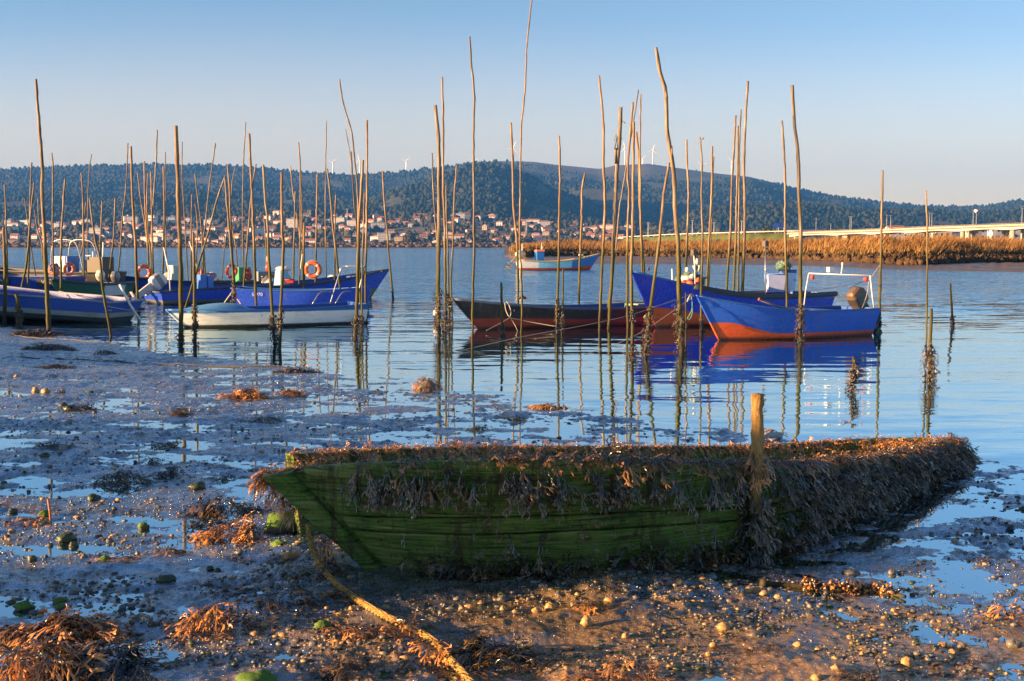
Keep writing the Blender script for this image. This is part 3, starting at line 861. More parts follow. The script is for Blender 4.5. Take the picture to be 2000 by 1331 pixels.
pole([(594, 435), (593.5, 498), (593, 589)], 5, "short dark pole with mussels before the blue steering box", 41, [(570, 590, 4)])
pole([(620, 340), (618.5, 430), (617, 500), (616, 565)], 4.2, "pole crossing the round orange life ring amidships", 46)
pole([(637.5, 236), (636, 334), (635.5, 430), (637, 545)], 2.6, "extremely tall hair-thin whip at the striped white outboard", 54)
pole([(639, 330), (645, 377), (650, 440), (656, 488), (666, 586)], 5, "pole slanting down beside the white boat's tubular rail", 40)
pole([(656, 381), (654.5, 440), (653.6, 563)], 3.8, "short straight pole behind the slanting one at the tubular rail", 47)
pole([(663, 155), (669, 195), (676, 222), (687, 260), (692, 308), (698, 368), (700, 440), (704, 600)], 4.2, "tallest pole of the bundle at the white boat's stern, swept back at its tip", 31.5)
pole([(675, 253), (684, 303), (692, 380), (698, 470), (704, 600)], 2.4, "thin twig-like stick in the bundle at the white boat's stern", 33)
pole([(686, 296), (688, 340), (692, 397), (697, 450), (703, 600)], 4, "bare pole leaning into the bundle at the white boat's stern", 32.5)
pole([(709, 313), (705, 380), (701, 440), (699, 518), (697, 596), (694, 662)], 7.6, "stoutest pole of the bundle at the white boat's stern, weed on its foot", None, [(618, 668, 11)])
pole([(717, 235), (717, 320), (716, 440), (714, 537), (715, 632)], 5, "straight pole with black weed sleeve just past the white boat's transom", None, [(598, 636, 5)])
pole([(712, 376), (710, 440), (708, 500), (706, 640)], 4, "slim dark pole squeezed between two thick ones at the white boat's stern", 29.5, [(615, 645, 5)])
pole([(747.5, 334), (750.6, 392), (755, 440), (758.6, 488), (764.5, 547), (768, 585)], 4.2, "lone slim pole beyond the upswept blue bow", None)
pole([(844, 299), (847, 385), (852, 450), (855, 500), (858, 650)], 4, "slim bare pole behind the thickest pole of the buoy cluster", 28.5)
pole([(850, 206), (857, 284), (858, 400), (857, 500), (856, 558), (858, 660)], 8.4, "thickest pole of the cluster with the white buoy, heavy weed below", None, [(565, 664, 13)], wt=7)
pole([(863.6, 151), (866, 260), (866, 368), (869, 450), (870, 558), (869, 656)], 5, "tallest pole of the cluster with the white buoy", None, [(610, 660, 5)])
pole([(871.5, 362), (872, 420), (875, 513), (877, 642)], 4, "shortest pole of the cluster with the white buoy", None, [(575, 648, 9)])
pole([(892, 323), (887, 392), (884.5, 479), (881, 558), (884, 634)], 3.8, "slightly leaning thin pole at the black boat's bow tip", None)
pole([(917, 72), (922, 140), (926, 188), (925, 284), (926, 430), (926, 490), (923, 603), (922, 684)], 5.2, "very tall clean pole crossing the black boat's raked bow", None)
pole([(979, 552), (980, 595), (981, 657)], 6, "knee-high post at the black boat's rope loop", None, [(632, 660, 5)], wt=5)
pole([(998, 240), (1001, 300), (1003, 400), (1010.5, 490), (1012, 600)], 5.4, "bent tall pole behind the black boat near its bow", 37)
pole([(1044, -40), (1039, 0), (1030, 80), (1025, 180), (1018, 260), (1016, 400), (1015.5, 479), (1019.5, 580), (1018.4, 650)], 4.4, "tallest pole of all, reaching out of the top of the picture", None, wt=2.6)
pole([(1092, 266), (1094, 330), (1092, 430), (1090.5, 546), (1088, 603), (1088, 650)], 5.4, "tall pole against the black boat's middle", None, [(585, 652, 3.6)])
pole([(1100, 526), (1099.5, 590), (1098, 650)], 4.6, "short post beside the tall pole at the black boat's middle", None, [(610, 652, 4.5)])
pole([(1143, 338), (1137, 370), (1136, 430), (1132, 524), (1130, 598)], 5.2, "pale medium pole in front of the far pale blue boat", 41)
pole([(1170, 148), (1174, 191), (1178.6, 242), (1179, 319), (1182, 395), (1180, 450), (1175, 535), (1171, 646)], 6, "tall pole past the far pale blue boat's bow tip", None)
pole([(1212.6, 210), (1210, 268), (1205, 331), (1202, 383), (1199, 470), (1192, 585), (1189, 642)], 7, "ragged pole with shreds of green rope and bark near its top", None, wt=8,
     extra=[(1206, 266, 1200, 292, 3), (1203, 290, 1201, 320, 4), (1212, 236, 1221, 241, 2.2), (1210, 260, 1214, 272, 2), (1204, 262, 1199, 275, 1.2)])
pole([(1247, 176), (1234, 257), (1223, 329), (1210, 408), (1203, 480), (1187, 600), (1184, 636)], 3.6, "thin pole leaning far over behind the ragged one", 31)
pole([(1236, 200), (1232, 255), (1226, 331), (1228.7, 383), (1226, 440), (1225, 557), (1226, 642)], 5.4, "bowed bare pole between the black boat's stern and the big blue bow", None)
pole([(1238, 238), (1237, 331), (1235.6, 450), (1233, 538), (1235, 616), (1235, 700)], 6.6, "dark pole crossing the big blue boat's bow tip, weed ball at its foot", None, [(672, 704, 13), (606, 630, 3)])
pole([(1251.7, 184), (1250, 268), (1251, 400), (1253, 480), (1255, 545)], 4.2, "slender pole with a flared top behind the big blue bow", 36)
pole([(1243, 258), (1248, 319), (1249.6, 395), (1252.5, 450), (1257, 530), (1259, 550)], 6.2, "sunlit bare pole behind the big blue bow", 38)
pole([(1307, 318), (1303, 340), (1296, 383), (1289, 460), (1277, 557), (1271, 596), (1265, 655), (1261, 693)], 7.4, "slanted pole leaning on the great crooked pole, mussels on its lower half", None, [(600, 698, 11)], wt=5)
pole([(1281, 93), (1288, 135), (1298, 170), (1301, 195), (1303, 255), (1308, 286), (1316, 344), (1319, 408), (1324, 470), (1326, 538), (1327, 586), (1331, 689)], 10.5, "great crooked pole before the big blue boat, thick black mussel sleeve below", None, [(590, 694, 13)], wt=7,
     extra=[(1299, 178, 1303, 192, 5), (1312, 286, 1313, 302, 3)])
pole([(1339, 572), (1340, 620), (1340, 664)], 4, "thin stick beside the great crooked pole's mussel sleeve", 25.5)
pole([(1341, 273), (1342, 324), (1345, 370), (1343, 450), (1338.5, 540)], 5, "medium pole behind the big blue boat by the pile of nets", 39)
pole([(1367, 268), (1371, 319), (1370, 383), (1372, 460), (1370.7, 538), (1369, 580), (1370, 616), (1371, 648)], 4.8, "pole with a twig at its top by the smaller blue boat's bow", None, [(618, 650, 4.5)], extra=[(1368, 276, 1375, 270, 2.4)])
pole([(1391, 286), (1390, 370), (1386, 450), (1380.5, 565)], 5, "split-topped pole behind the big blue boat's nets", 39.5)
pole([(1394, 306), (1391.5, 380), (1388, 470), (1384, 565)], 3.2, "thin pole strapped behind the split-topped one", 40.5)
pole([(1437, 226), (1433, 298), (1429, 370), (1426.5, 450), (1418.6, 572)], 5, "first slim pole of the bound group behind the big blue boat", 40)
pole([(1441.7, 246), (1440.5, 331), (1437.5, 450), (1432.6, 572)], 5, "second and shortest pole of the bound group behind the big blue boat", 39.6)
pole([(1447, 214.6), (1444, 293), (1443.5, 400), (1441.6, 572)], 4.6, "dark pole of the bound group, tied to its tall neighbour", 40.2)
pole([(1461, 159), (1457, 216), (1453, 319), (1454.5, 383), (1454, 450), (1450, 572)], 6.4, "tallest and thickest pole of the bound group", 39)
pole([(1527, 236), (1532, 306), (1533.7, 370), (1533.5, 450), (1536, 538), (1537, 600)], 5.4, "pole between the two blue boats in front of the net-hung bin", 29)
pole([(1547, 167), (1551.6, 242), (1559, 306), (1560.5, 383), (1564, 450), (1563, 538), (1564, 596), (1563, 668)], 8.4, "thick tall pole in front of the smaller blue boat's side, mussels at waterline", None, [(596, 674, 10)], wt=6.6)
pole([(1724, 333), (1722, 420), (1720.5, 500), (1719, 560), (1717, 650)], 5.6, "slim lone pole past the smaller blue boat's stern, stern rope tied on", None, [(646, 654, 7)])
pole([(1667, 697), (1666, 730), (1664, 765)], 6.5, "low weed-wrapped stump in open water below the smaller blue boat", None, [(708, 768, 15)])
pole([(1809, 372), (1811, 440), (1811, 500), (1810.5, 589), (1808.6, 690), (1808, 730)], 4.2, "thin pole standing with the fat weedy stake in open water", 20)
pole([(1819, 603), (1818, 640), (1817, 680), (1815, 742)], 7, "stake with a bulky weed foot next to a thin pole", None, [(674, 746, 19)], wt=6.4)
pole([(1856, 554), (1858, 590), (1861, 637)], 5.5, "short tilted pole with a pale top, furthest out in open water", None, [(618, 640, 3)])

# ------------------------------------------------------------------ boats
def hull_paint(name, top, bands=(), zones=(), lift=(0, 1, 0), gloss=0.32, wear=0.3):
    """top: hull colour; bands: (height, colour) painted below that height; zones: (x from, x to, colour) along the hull; lift: bands rise towards the bow."""
    k = NT(name)
    o = k.coords("Object")
    s = k.sep(o)
    n1 = k.noise(k.scaled(o, (1.2, 1.2, 5)), 1.6, 5, 0.65)
    n2 = k.noise(o, 14, 4, 0.65)
    n3 = k.noise(k.scaled(o, (1, 1, 12)), 2.5, 4, 0.7)
    c = top
    for x0, x1, col in zones:
        f = k.math('MULTIPLY', k.map(s[0], x0 - 0.05, x0 + 0.05), k.map(s[0], x1 + 0.05, x1 - 0.05))
        c = k.mix(f, c, col)
    c = k.mix(k.math('MULTIPLY', k.map(n1, 0.45, 0.75), 0.35), c, k.mix(0.55, c, (0.02, 0.03, 0.06)))
    n4 = k.noise(k.scaled(o, (5, 5, 0.7)), 1.0, 4, 0.65)
    c = k.mix(k.math('MULTIPLY', k.map(n4, 0.56, 0.70), 0.28), c, (0.16, 0.13, 0.10))
    c = k.mix(k.math('MULTIPLY', k.map(n2, 0.66, 0.72), 0.5), c, (0.45, 0.47, 0.48))
    c = k.mix(k.math('MULTIPLY', k.map(n3, 0.60, 0.72), wear), c, k.mix(0.35, c, (0.55, 0.55, 0.55)))
    z = k.math('SUBTRACT', s[2], k.map(s[0], lift[0], lift[1], 0.0, lift[2]))
    z = k.math('ADD', z, k.math('MULTIPLY_ADD', n2, 0.03, -0.015))
    for zb, col in bands:
        cc = k.mix(k.math('MULTIPLY', k.map(n1, 0.4, 0.7), 0.5), col, tuple(v * 0.5 for v in col))
        c = k.mix(k.map(z, zb + 0.012, zb - 0.012), c, cc)
    c = k.mix(k.math('MULTIPLY', k.map(s[2], 0.10, 0.02), 0.75), c, (0.02, 0.022, 0.014))
    k.set(color=c, rough=k.map(n2, 0.3, 0.7, gloss - 0.08, gloss + 0.18), normal=k.bump(n3, 0.004, 0.5))
    return k.m
BG = "small fishing boats moored on the river"
def boat(label, stern, bow, beam, hs, hm, hb, ov, paint_m, inner, rail, rake=0.10, bt=0.86, name="fishing_boat", deck=0.78, rail_r=0.028, thwarts=(0.3, 0.55), um=0.42, pitch=0.0, stem_col=None, pz=1.0, full=2.1, draft=0.2, Zoff=0.0, fender=None):
    """stern, bow: (photo x, distance) of the near stern corner and of the stem, both at the waterline."""
    S = at_y(stern[0], 700, stern[1]); S = Vector((S.x, stern[1], 0))
    B = at_y(bow[0], 700, bow[1]); B = Vector((B.x, bow[1], 0))
    h = (B - S); h.normalize()
    nrm = Vector((-h.y, h.x, 0))
    if nrm.y < 0: nrm = -nrm                              # away from the camera
    c = S + nrm * beam * bt * 0.40
    h = B - c; L = h.length; h.normalize()
    rz = math.atan2(h.y, h.x)
    root = thing(name, label, "boat", (c.x, c.y, Zoff), rz, BG)
    nu = 46
    U = 1 - (1 - np.linspace(0, 1, nu)) ** 1.35
    sheer = lambda u: np.where(u < um, hm + (hs - hm) * (1 - u / um) ** 2, hm + (hb - hm) * (np.clip(np.asarray(u, float) - um, 0, 1) / (1 - um)) ** 1.9)
    def plan(u, p):
        return np.where(u < 0.42, bt + (1 - bt) * np.sin(np.clip(u / 0.42, 0, 1) * np.pi / 2), np.clip(1 - np.clip((u - 0.42) / 0.58, 0, 1) ** p, 0, 1))
    g = np.array([0.0, 0.10, 0.20, 0.26, 0.36, 0.50, 0.64, 0.78, 0.90, 1.0])
    yf = np.array([0.02, 0.42, 0.70, 0.77, 0.82, 0.87, 0.91, 0.95, 0.98, 1.0])
    pf = np.interp(g, [0, 0.3, 1], [1.35, 1.65, full])
    def shell(off, z_floor=None, side=1):
        rows = []
        for gi, yi, pi in zip(g, yf, pf):
            sh = sheer(U)
            z = -draft + (sh + draft) * gi
            if z_floor is not None: z = np.maximum(z, z_floor)
            zz = np.maximum(z, -draft)
            xe = L + ov * zz / hb
            xs = -rake * zz / hs
            x = xs + off * 0.9 + (xe - off * 1.4 - xs - off * 0.9) * U
            yy = np.maximum(beam / 2 * yi * plan(U, pi) - off, 0.0 if off else 0.012)
            rows.append(np.stack([x, side * yy, z], -1))
        return np.array(rows)
    mb = MB()
    oR, oL = shell(0, side=1), shell(0, side=-1)
    iR, iL = shell(0.035, 0.07, 1), shell(0.035, 0.07, -1)
    mb.grid(oR[::-1]); mb.grid(oL)
    mb.grid(iR, 1); mb.grid(iL[::-1], 1)
    mb.grid(np.array([oR[-1], iR[-1]]), 0); mb.grid(np.array([iL[-1], oL[-1]]), 0)
    mb.grid(np.array([oR[:, 0], oL[:, 0]])); mb.grid(np.array([iL[:, 0], iR[:, 0]]), 1)
    mb.grid(np.array([oL[-1, 0], iL[-1, 0], iR[-1, 0], oR[-1, 0]]).reshape(2, 2, 3))
    mb.grid(np.array([iR[0], iL[0]]), 1)
    sharp(mb.build("hull", [paint_m, inner], root), 40)
    gr = MB()
    for o in (oR, oL):
        p = o[-1][::2] + np.array([0, 0, 0.004]); p[:, 1] += np.sign(p[-4 if len(p) > 4 else 0, 1] + 1e-9) * 0.006
        gr.tube(p, rail_r, 6)
    gr.tube(np.array([oR[-1, 0], oL[-1, 0]]), rail_r, 6)
    gr.build("gunwale_rail", rail, root)
    if fender:
        fm = MB()
        a, b, rr = fender
        for o in (oR, oL):
            sel = o[-1][(U >= a) & (U <= b)].copy(); sel[:, 2] -= rr * 0.15; sel[:, 1] *= 1.02
            fm.tube(sel, rr, 9)
        fm.build("fender_tube", paint("dark_rubber", (0.035, 0.045, 0.065), 0.6, 0.4), root)
    st = MB()
    zs = np.linspace(-draft * 0.7, hb + 0.02, 8)
    st.tube(np.stack([L + ov * zs / hb + 0.008, 0 * zs, zs], -1), 0.026, 6)
    st.build("stem_post", stem_col or paint_m, root)
    if deck:
        j = np.nonzero(U >= deck)[0]
        dk = MB(); q = np.linspace(-1, 1, 7)
        P = np.array([[(iR[-1, i, 0], iR[-1, i, 1] * t, iR[-1, i, 2] - 0.02 + 0.03 * (1 - t * t)) for t in q] for i in j])
        dk.grid(P); 
        e = P[0].copy(); e2 = e.copy(); e2[:, 2] -= 0.14
        dk.grid(np.array([e2, e]))
        dk.build("foredeck", inner, root)
    for u in thwarts:
        i = int(np.argmin(abs(U - u)))
        w = iR[-1, i, 1] * 2 - 0.02
        sharp(MB().box((iR[-1, i, 0], 0, float(sheer(u)) - 0.16), (0.24, w * 0.97, 0.035)).build("thwart", inner, root))
    root.rotation_euler = (0, -pitch, rz)
    return root, dict(L=L, c=c, rz=rz, sheer=sheer, oR=oR, oL=oL, beam=beam, hs=hs)
def in_boat(b, x, y, z):
    c, s = math.cos(b["rz"]), math.sin(b["rz"])
    return Vector((b["c"].x + c * x - s * y, b["c"].y + s * x + c * y, z))
def outboard(root, hs, tilt, cowl, leg, stripe=None, size=1.0, y=0.0, turn=0.0):
    """Outboard motor clamped on the transom; tilt in degrees swings the leg up and back."""
    part = MB()
    part.box((0.02, 0, -0.06), (0.10, 0.16, 0.30)).box((0.06, 0, 0.08), (0.14, 0.13, 0.10))
    o = sharp(part.build("outboard_motor", leg, root))
    o.location = (-0.10, y, hs + 0.02)
    o.rotation_euler = (0, R(-tilt), math.pi + R(turn))
    o.scale = (size,) * 3
    c = MB()
    prof_ = [(0.08, -0.13, 0.19, 0.12), (0.12, -0.17, 0.24, 0.145), (0.24, -0.19, 0.27, 0.155), (0.40, -0.17, 0.26, 0.15), (0.50, -0.14, 0.20, 0.125), (0.545, -0.08, 0.12, 0.08)]
    th = np.linspace(0, 2 * np.pi, 20, endpoint=False)
    P = []
    for z, x0, x1, w in prof_:
        cx, rx = (x0 + x1) / 2 + 0.08, (x1 - x0) / 2
        P.append(np.stack([cx + rx * np.sign(np.cos(th)) * np.abs(np.cos(th)) ** 0.38, w * np.sign(np.sin(th)) * np.abs(np.sin(th)) ** 0.38, np.full(20, z)], -1))
    P = np.array(P)
    mats = [cowl, stripe or cowl]
    c.grid(P[:3], 0, wrap=True); c.grid(P[2:4] * np.array([1.004, 1.01, 1]), 1 if stripe else 0, wrap=True); c.grid(P[3:], 0, wrap=True)
    c.add(np.vstack([P[-1], [[0.10, 0, 0.555]]]), np.array([[i, (i + 1) % 20, 20] for i in range(20)]))
    c.add(np.vstack([P[0], [[0.10, 0, 0.08]]]), np.array([[(i + 1) % 20, i, 20] for i in range(20)]))
    sharp(c.build("engine_cowl", mats, o), 30)
    g = MB()
    g.box((0.13, 0, -0.20), (0.17, 0.10, 0.62), taper=1.25).box((0.17, 0, -0.56), (0.34, 0.20, 0.025)).box((0.13, 0, -0.66), (0.12, 0.05, 0.22)).box((0.12, 0, -0.86), (0.15, 0.02, 0.22), taper=1.3)
    g.tube([(-0.08, 0, -0.74), (0.02, 0, -0.74), (0.20, 0, -0.74), (0.30, 0, -0.74)], [0.015, 0.055, 0.055, 0.03], 10)
    sharp(g.build("drive_leg", leg, o))
    p = MB()
    for i in range(3):
        a = i * 2.094
        r = Matrix.Rotation(a, 3, 'X') @ Matrix.Rotation(0.6, 3, 'Z')
        p.box((0.31, 0.075 * math.cos(a + 1.57), 0.075 * math.sin(a + 1.57) - 0.74), (0.012, 0.075, 0.11), rot=r)
    sharp(p.build("propeller", paint("prop_black", (0.04, 0.04, 0.04), 0.4), o))
    return o
BLUE = (0.012, 0.050, 0.36)
inner_blue = paint("inner_blue", (0.02, 0.075, 0.36), 0.5, 0.5)
inner_grey = paint("inner_grey", (0.16, 0.17, 0.18), 0.7, 0.5)
inner_pale = paint("inner_pale", (0.33, 0.42, 0.48), 0.6, 0.5)
dark_rail = paint("rail_dark", (0.030, 0.042, 0.065), 0.5, 0.4)
blue_rail = paint("rail_blue", (0.03, 0.13, 0.42), 0.4, 0.4)
white_pl = paint("white_plastic", (0.74, 0.73, 0.70), 0.4, 0.25)
steel = paint("steel_tube", (0.30, 0.32, 0.34), 0.3, 0.3, metal=0.7)
black_pl = paint("black_plastic", (0.025, 0.027, 0.03), 0.45, 0.3)
red_pl = paint("red_plastic", (0.60, 0.06, 0.03), 0.4, 0.3)
orange_pl = paint("orange_buoy", (0.78, 0.13, 0.035), 0.45, 0.45)
blue_pl = paint("blue_plastic", (0.06, 0.20, 0.62), 0.4, 0.4)
rope_m = paint("rope_pale", (0.40, 0.37, 0.30), 0.85, 0.5, 30)
rope_g = paint("rope_green", (0.12, 0.30, 0.26), 0.85, 0.5, 30)
rope_d = paint("rope_dark", (0.09, 0.085, 0.07), 0.85, 0.5, 30)
def lettering(txt, size, mat, parent, loc, rot, name="lettering"):
    cu = bpy.data.curves.new(name, 'FONT')
    cu.body, cu.size, cu.align_x, cu.align_y, cu.extrude = txt, size, 'CENTER', 'CENTER', 0.001
    cu.materials.append(mat)
    tmp = bpy.data.objects.new("lettering_source", cu)
    COL.objects.link(tmp)
    bpy.context.view_layer.update()
    me = bpy.data.meshes.new_from_object(tmp.evaluated_get(bpy.context.evaluated_depsgraph_get()))
    bpy.data.objects.remove(tmp)
    o = bpy.data.objects.new(name, me); COL.objects.link(o)
    o.location, o.rotation_euler = loc, rot
    if parent: o.parent = parent
    return o

# the smaller blue boat with an orange boot, right of the middle
m = hull_paint("hull_blue_orange", (0.022, 0.11, 0.58), [(0.13, (0.62, 0.10, 0.022))], lift=(2.6, 3.9, 0.25), gloss=0.30)
r, b = boat("smaller bright blue boat with orange boot, white arch and brown outboard at its stern", (1699, 27.5), (1405, 26.1), 1.45, 0.60, 0.60, 0.96, 0.60, m, inner_blue, blue_rail, rake=0.10, rail_r=0.020, thwarts=(0.25, 0.5), stem_col=m, full=2.0)
k = NT("brown_cowl")
outboard(r, 0.52, 42, paint("brown_cowl", (0.115, 0.080, 0.055), 0.35, 0.2), black_pl, paint("cowl_stripe", (0.045, 0.04, 0.04), 0.4), 0.98, turn=4)
a = MB()
ha = 1.38
x0 = 0.30
ys_ = (-0.62, 0.62)
Lb = b["L"]
a.tube([(1.05, -0.60, 0.60), (1.00, -0.60, 1.0), (0.92, -0.60, ha)], 0.013, 8).tube([(0.02, 0.55, 0.58), (0.10, 0.57, 0.85), (0.20, 0.58, ha - 0.03)], 0.013, 8)
a.tube([(0.92, -0.60, ha), (0.55, 0, ha - 0.02), (0.20, 0.58, ha - 0.03)], 0.012, 8)
a.build("light_arch", white_pl, r)
MB().box((0.88, -0.52, ha - 0.09), (0.07, 0.06, 0.09)).build("navigation_lamp", red_pl, r)
MB().box((0.24, 0.50, ha - 0.12), (0.07, 0.06, 0.09)).build("navigation_lamp", red_pl, r)
sharp(MB().box((0.66, -0.18, ha + 0.09), (0.14, 0.10, 0.11)).build("floodlight", white_pl, r))
MB().tube([(0.52, 0.02, ha), (0.50, 0.03, ha + 0.20)], 0.014, 6).blob((0.50, 0.03, ha + 0.22), (0.028, 0.028, 0.035), 8, 4).build("mast_light", white_pl, r)
MB().tube([(2.55, -0.35, 0.82), (2.0, -0.40, 0.66), (1.55, -0.42, 0.58)], 0.022, 8).build("oar_shaft", paint("oar_wood", (0.20, 0.17, 0.13), 0.6), r)
MB().blob((2.56, -0.35, 0.83), (0.03, 0.03, 0.035), 8, 5).build("oar_grip", orange_pl, r)
sharp(MB().box((1.15, 0, 0.56), (0.42, 1.05, 0.06)).build("stern_bench", inner_blue, r))
B1 = b

# the larger blue boat with an upswept bow behind it
m = hull_paint("hull_ultramarine", (0.016, 0.050, 0.56), [(0.14, (0.55, 0.095, 0.022))], lift=(3.0, 6.2, 0.38), gloss=0.28)
r, b = boat("larger ultramarine boat with tall upswept bow, orange bottom and black fender tube", (1612, 33.0), (1282, 30.2), 1.95, 0.74, 0.72, 1.40, 0.86, m, inner_blue, blue_rail, rake=0.08, rail_r=0.024, deck=0.80, full=2.0, um=0.40, fender=(0.0, 0.80, 0.065))
MB().tube([(4.55, 0.2, 0.85), (4.58, 0.2, 1.5), (4.62, 0.2, 1.78)], 0.016, 6).build("stern_light_pole", white_pl, r)
sharp(MB().box((4.62, 0.2, 1.84), (0.12, 0.10, 0.14)).build("lamp", paint("lamp_dark", (0.06, 0.05, 0.05), 0.4), r))
MB().tube([(4.85, -0.3, 0.95), (4.88, -0.3, 1.43)], 0.022, 7).build("white_stick", white_pl, r)
MB().tube([(2.3, 0.5, 0.7), (2.33, 0.5, 1.3), (2.34, 0.5, 1.98)], 0.014, 6).build("lamp_pole", steel, r)
sharp(MB().box((2.34, 0.5, 2.06), (0.13, 0.11, 0.14)).build("lamp", paint("lamp_dark", (0.06, 0.05, 0.05), 0.4), r))
MB().blob((5.95, 0.0, 1.45), (0.04, 0.04, 0.045), 8, 5).build("bow_knob", paint("knob_pink", (0.55, 0.30, 0.22), 0.5), r)
B2 = b

# the black and red boat in the middle
m = hull_paint("hull_black_red", (0.016, 0.020, 0.026), [(0.20, (0.24, 0.035, 0.022))], lift=(3.2, 5.6, 0.06), gloss=0.4, wear=0.5)
r, b = boat("long low black boat with dull red bottom and blue inside, moored among poles", (1345, 32.2), (935, 29.6), 1.70, 0.50, 0.44, 0.74, 0.70, m, inner_blue, paint("rail_bluegrey", (0.07, 0.11, 0.20), 0.5, 0.5), rake=0.08, rail_r=0.034, deck=0.80, um=0.40, full=2.2, thwarts=(0.2, 0.45, 0.65))
MB().tube([(4.9, -0.08, 0.70), (4.85, -0.02, 0.77), (4.80, 0.10, 0.72)], 0.035, 8).build("bow_cleat", black_pl, r)
sharp(MB().box((0.95, -0.25, 0.47), (0.95, 0.30, 0.05)).build("plank", paint("green_plank", (0.10, 0.34, 0.20), 0.5, 0.4), r))
sharp(MB().box((0.9, 0.1, 0.49), (1.1, 0.22, 0.03)).build("plank", paint("pale_plank", (0.38, 0.33, 0.22), 0.7, 0.4), r))
B3 = b

# the white boat with a blue top
m = hull_paint("hull_white_blue", (0.03, 0.17, 0.48), [(0.375, (0.86, 0.85, 0.83)), (0.07, (0.10, 0.095, 0.07))], lift=(3.0, 4.8, -0.02), gloss=0.35, wear=0.15)
r, b = boat("low white boat with scuffed hull and light blue top deck", (708, 31.6), (364, 30.2), 1.70, 0.50, 0.42, 0.44, 0.44, m, inner_blue, blue_rail, rake=0.03, rail_r=0.030, deck=0.55, um=0.55, full=2.6, thwarts=(0.2,), bt=0.92)
xx = np.linspace(2.9, 4.5, 18); q = np.linspace(-1, 1, 11)
P = np.array([[(x, 0.66 * t * (1 - max(0, (x - 3.6) / 1.5) ** 2), 0.40 + 0.19 * math.sin(math.pi * min(1, max(0, (x - 2.88) / 1.9)) ** 0.62) * max(0.0, 1 - t ** 4) ** 0.7 - 0.02 * abs(t)) for t in q] for x in xx])
MB().grid(P).grid(np.array([P[0] * np.array([1, 1, 0.55]), P[0]])).build("cuddy_top", paint("cuddy_blue", (0.09, 0.27, 0.52), 0.4, 0.5), r)
for x0, x1 in ((0.98, 0.45), (0.35, -0.08)):
    MB().tube(curve_pts([(x0, -0.74, 0.47), (x0 - 0.18, -0.74, 0.74), (x0 - 0.30, -0.74, 0.79), (x1, -0.74, 0.79)], 12), 0.018, 7).build("grab_rail", steel, r)
MB().tube(curve_pts([(0.5, -0.72, 0.47), (0.30, -0.70, 1.1), (0.16, -0.70, 1.42), (0.02, -0.5, 1.47), (0.0, 0.5, 1.47), (0.06, 0.70, 1.40), (0.3, 0.72, 0.5)], 40), 0.017, 7).build("stern_arch", steel, r)
MB().blob((0.20, -0.72, 1.36), (0.045, 0.045, 0.05), 8, 5).build("lamp", white_pl, r)
MB().blob((0.04, 0.62, 1.33), (0.05, 0.05, 0.06), 8, 5).build("lamp", red_pl, r)
sharp(MB().box((-0.08, 0, 0.22), (0.10, 0.30, 0.42)).build("motor_bracket", black_pl, r))
# scraped antifouling low on the white side
B4 = b

# the long blue boat with a white outboard, its upswept bow at the far end
m = hull_paint("hull_royal", (0.017, 0.062, 0.50), [(0.16, (0.13, 0.13, 0.11))], lift=(5.0, 8.5, 0.22), gloss=0.30)
r, b = boat("long blue boat with raised white outboard at its near stern and upswept pointed bow", (324, 41.7), (724, 47.6), 2.1, 0.44, 0.56, 1.08, 0.86, m, inner_blue, dark_rail, rake=0.15, rail_r=0.040, deck=0.84, um=0.42, full=2.1, bt=0.8, fender=(0.35, 0.86, 0.05))
outboard(r, 0.46, 56, paint("outboard_white", (0.62, 0.63, 0.64), 0.35, 0.2), paint("leg_silver", (0.42, 0.43, 0.44), 0.4, 0.3), paint("cowl_greyline", (0.20, 0.21, 0.24), 0.4), 1.15)
sharp(MB().box((-0.12, 0.50, 0.38), (0.01, 0.30, 0.16)).build("number_plate", white_pl, r))
MB().tube([(0.25, -0.7, 0.45), (0.22, -0.7, 1.1), (0.05, -0.7, 1.95)], 0.022, 7).build("white_mast", white_pl, r)
cons = MB()
cons.box((4.9, 0.1, 0.72), (0.42, 0.55, 0.75), taper=0.72)
sharp(cons.build("steering_console", paint("console_blue", (0.20, 0.50, 0.72), 0.4, 0.3), r))
MB().blob((5.0, 0.1, 1.17), (0.30, 0.34, 0.10), 14, 6).build("console_hood", white_pl, r)
MB().tube([(5.6, 0.0, 0.9), (5.66, 0.0, 1.35), (5.72, 0.0, 1.72)], 0.018, 6).build("white_mast", white_pl, r)
MB().tube([(5.72, 0.0, 1.72), (5.73, 0.0, 1.84)], 0.05, 8).build("lamp", black_pl, r)
sharp(MB().box((1.55, -0.35, 0.72), (0.22, 0.30, 0.58)).box((1.85, -0.30, 0.70), (0.20, 0.30, 0.54)).build("side_locker", blue_pl, r))
MB().blob((9.05, -0.22, 1.02), (0.035, 0.02, 0.035), 8, 5).build("bow_lamp", paint("lamp_coral", (0.7, 0.25, 0.15), 0.4), r)
B5 = b
# the plain blue boat between it and the white one
m = hull_paint("hull_cobalt", (0.017, 0.072, 0.58), [(0.10, (0.06, 0.055, 0.05))], gloss=0.28)
r, b = boat("plain cobalt blue boat with small white number, wedged behind the white boat", (464, 39.0), (716, 39.6), 1.6, 0.67, 0.58, 0.70, 0.12, m, inner_blue, blue_rail, rake=0.06, rail_r=0.018, deck=0.8, um=0.5, full=3.2, bt=0.9)
yy = b["oR"][-1, 8, 1] if b["oR"][-1, 8, 1] < 0 else b["oL"][-1, 8, 1]
lettering("S-970", 0.15, paint("letter_white", (0.75, 0.77, 0.8), 0.5, 0.1), r, (0.78, yy * 0.985 - 0.018, 0.47), (math.pi / 2 + 0.10, 0, 0.03))
B5b = b
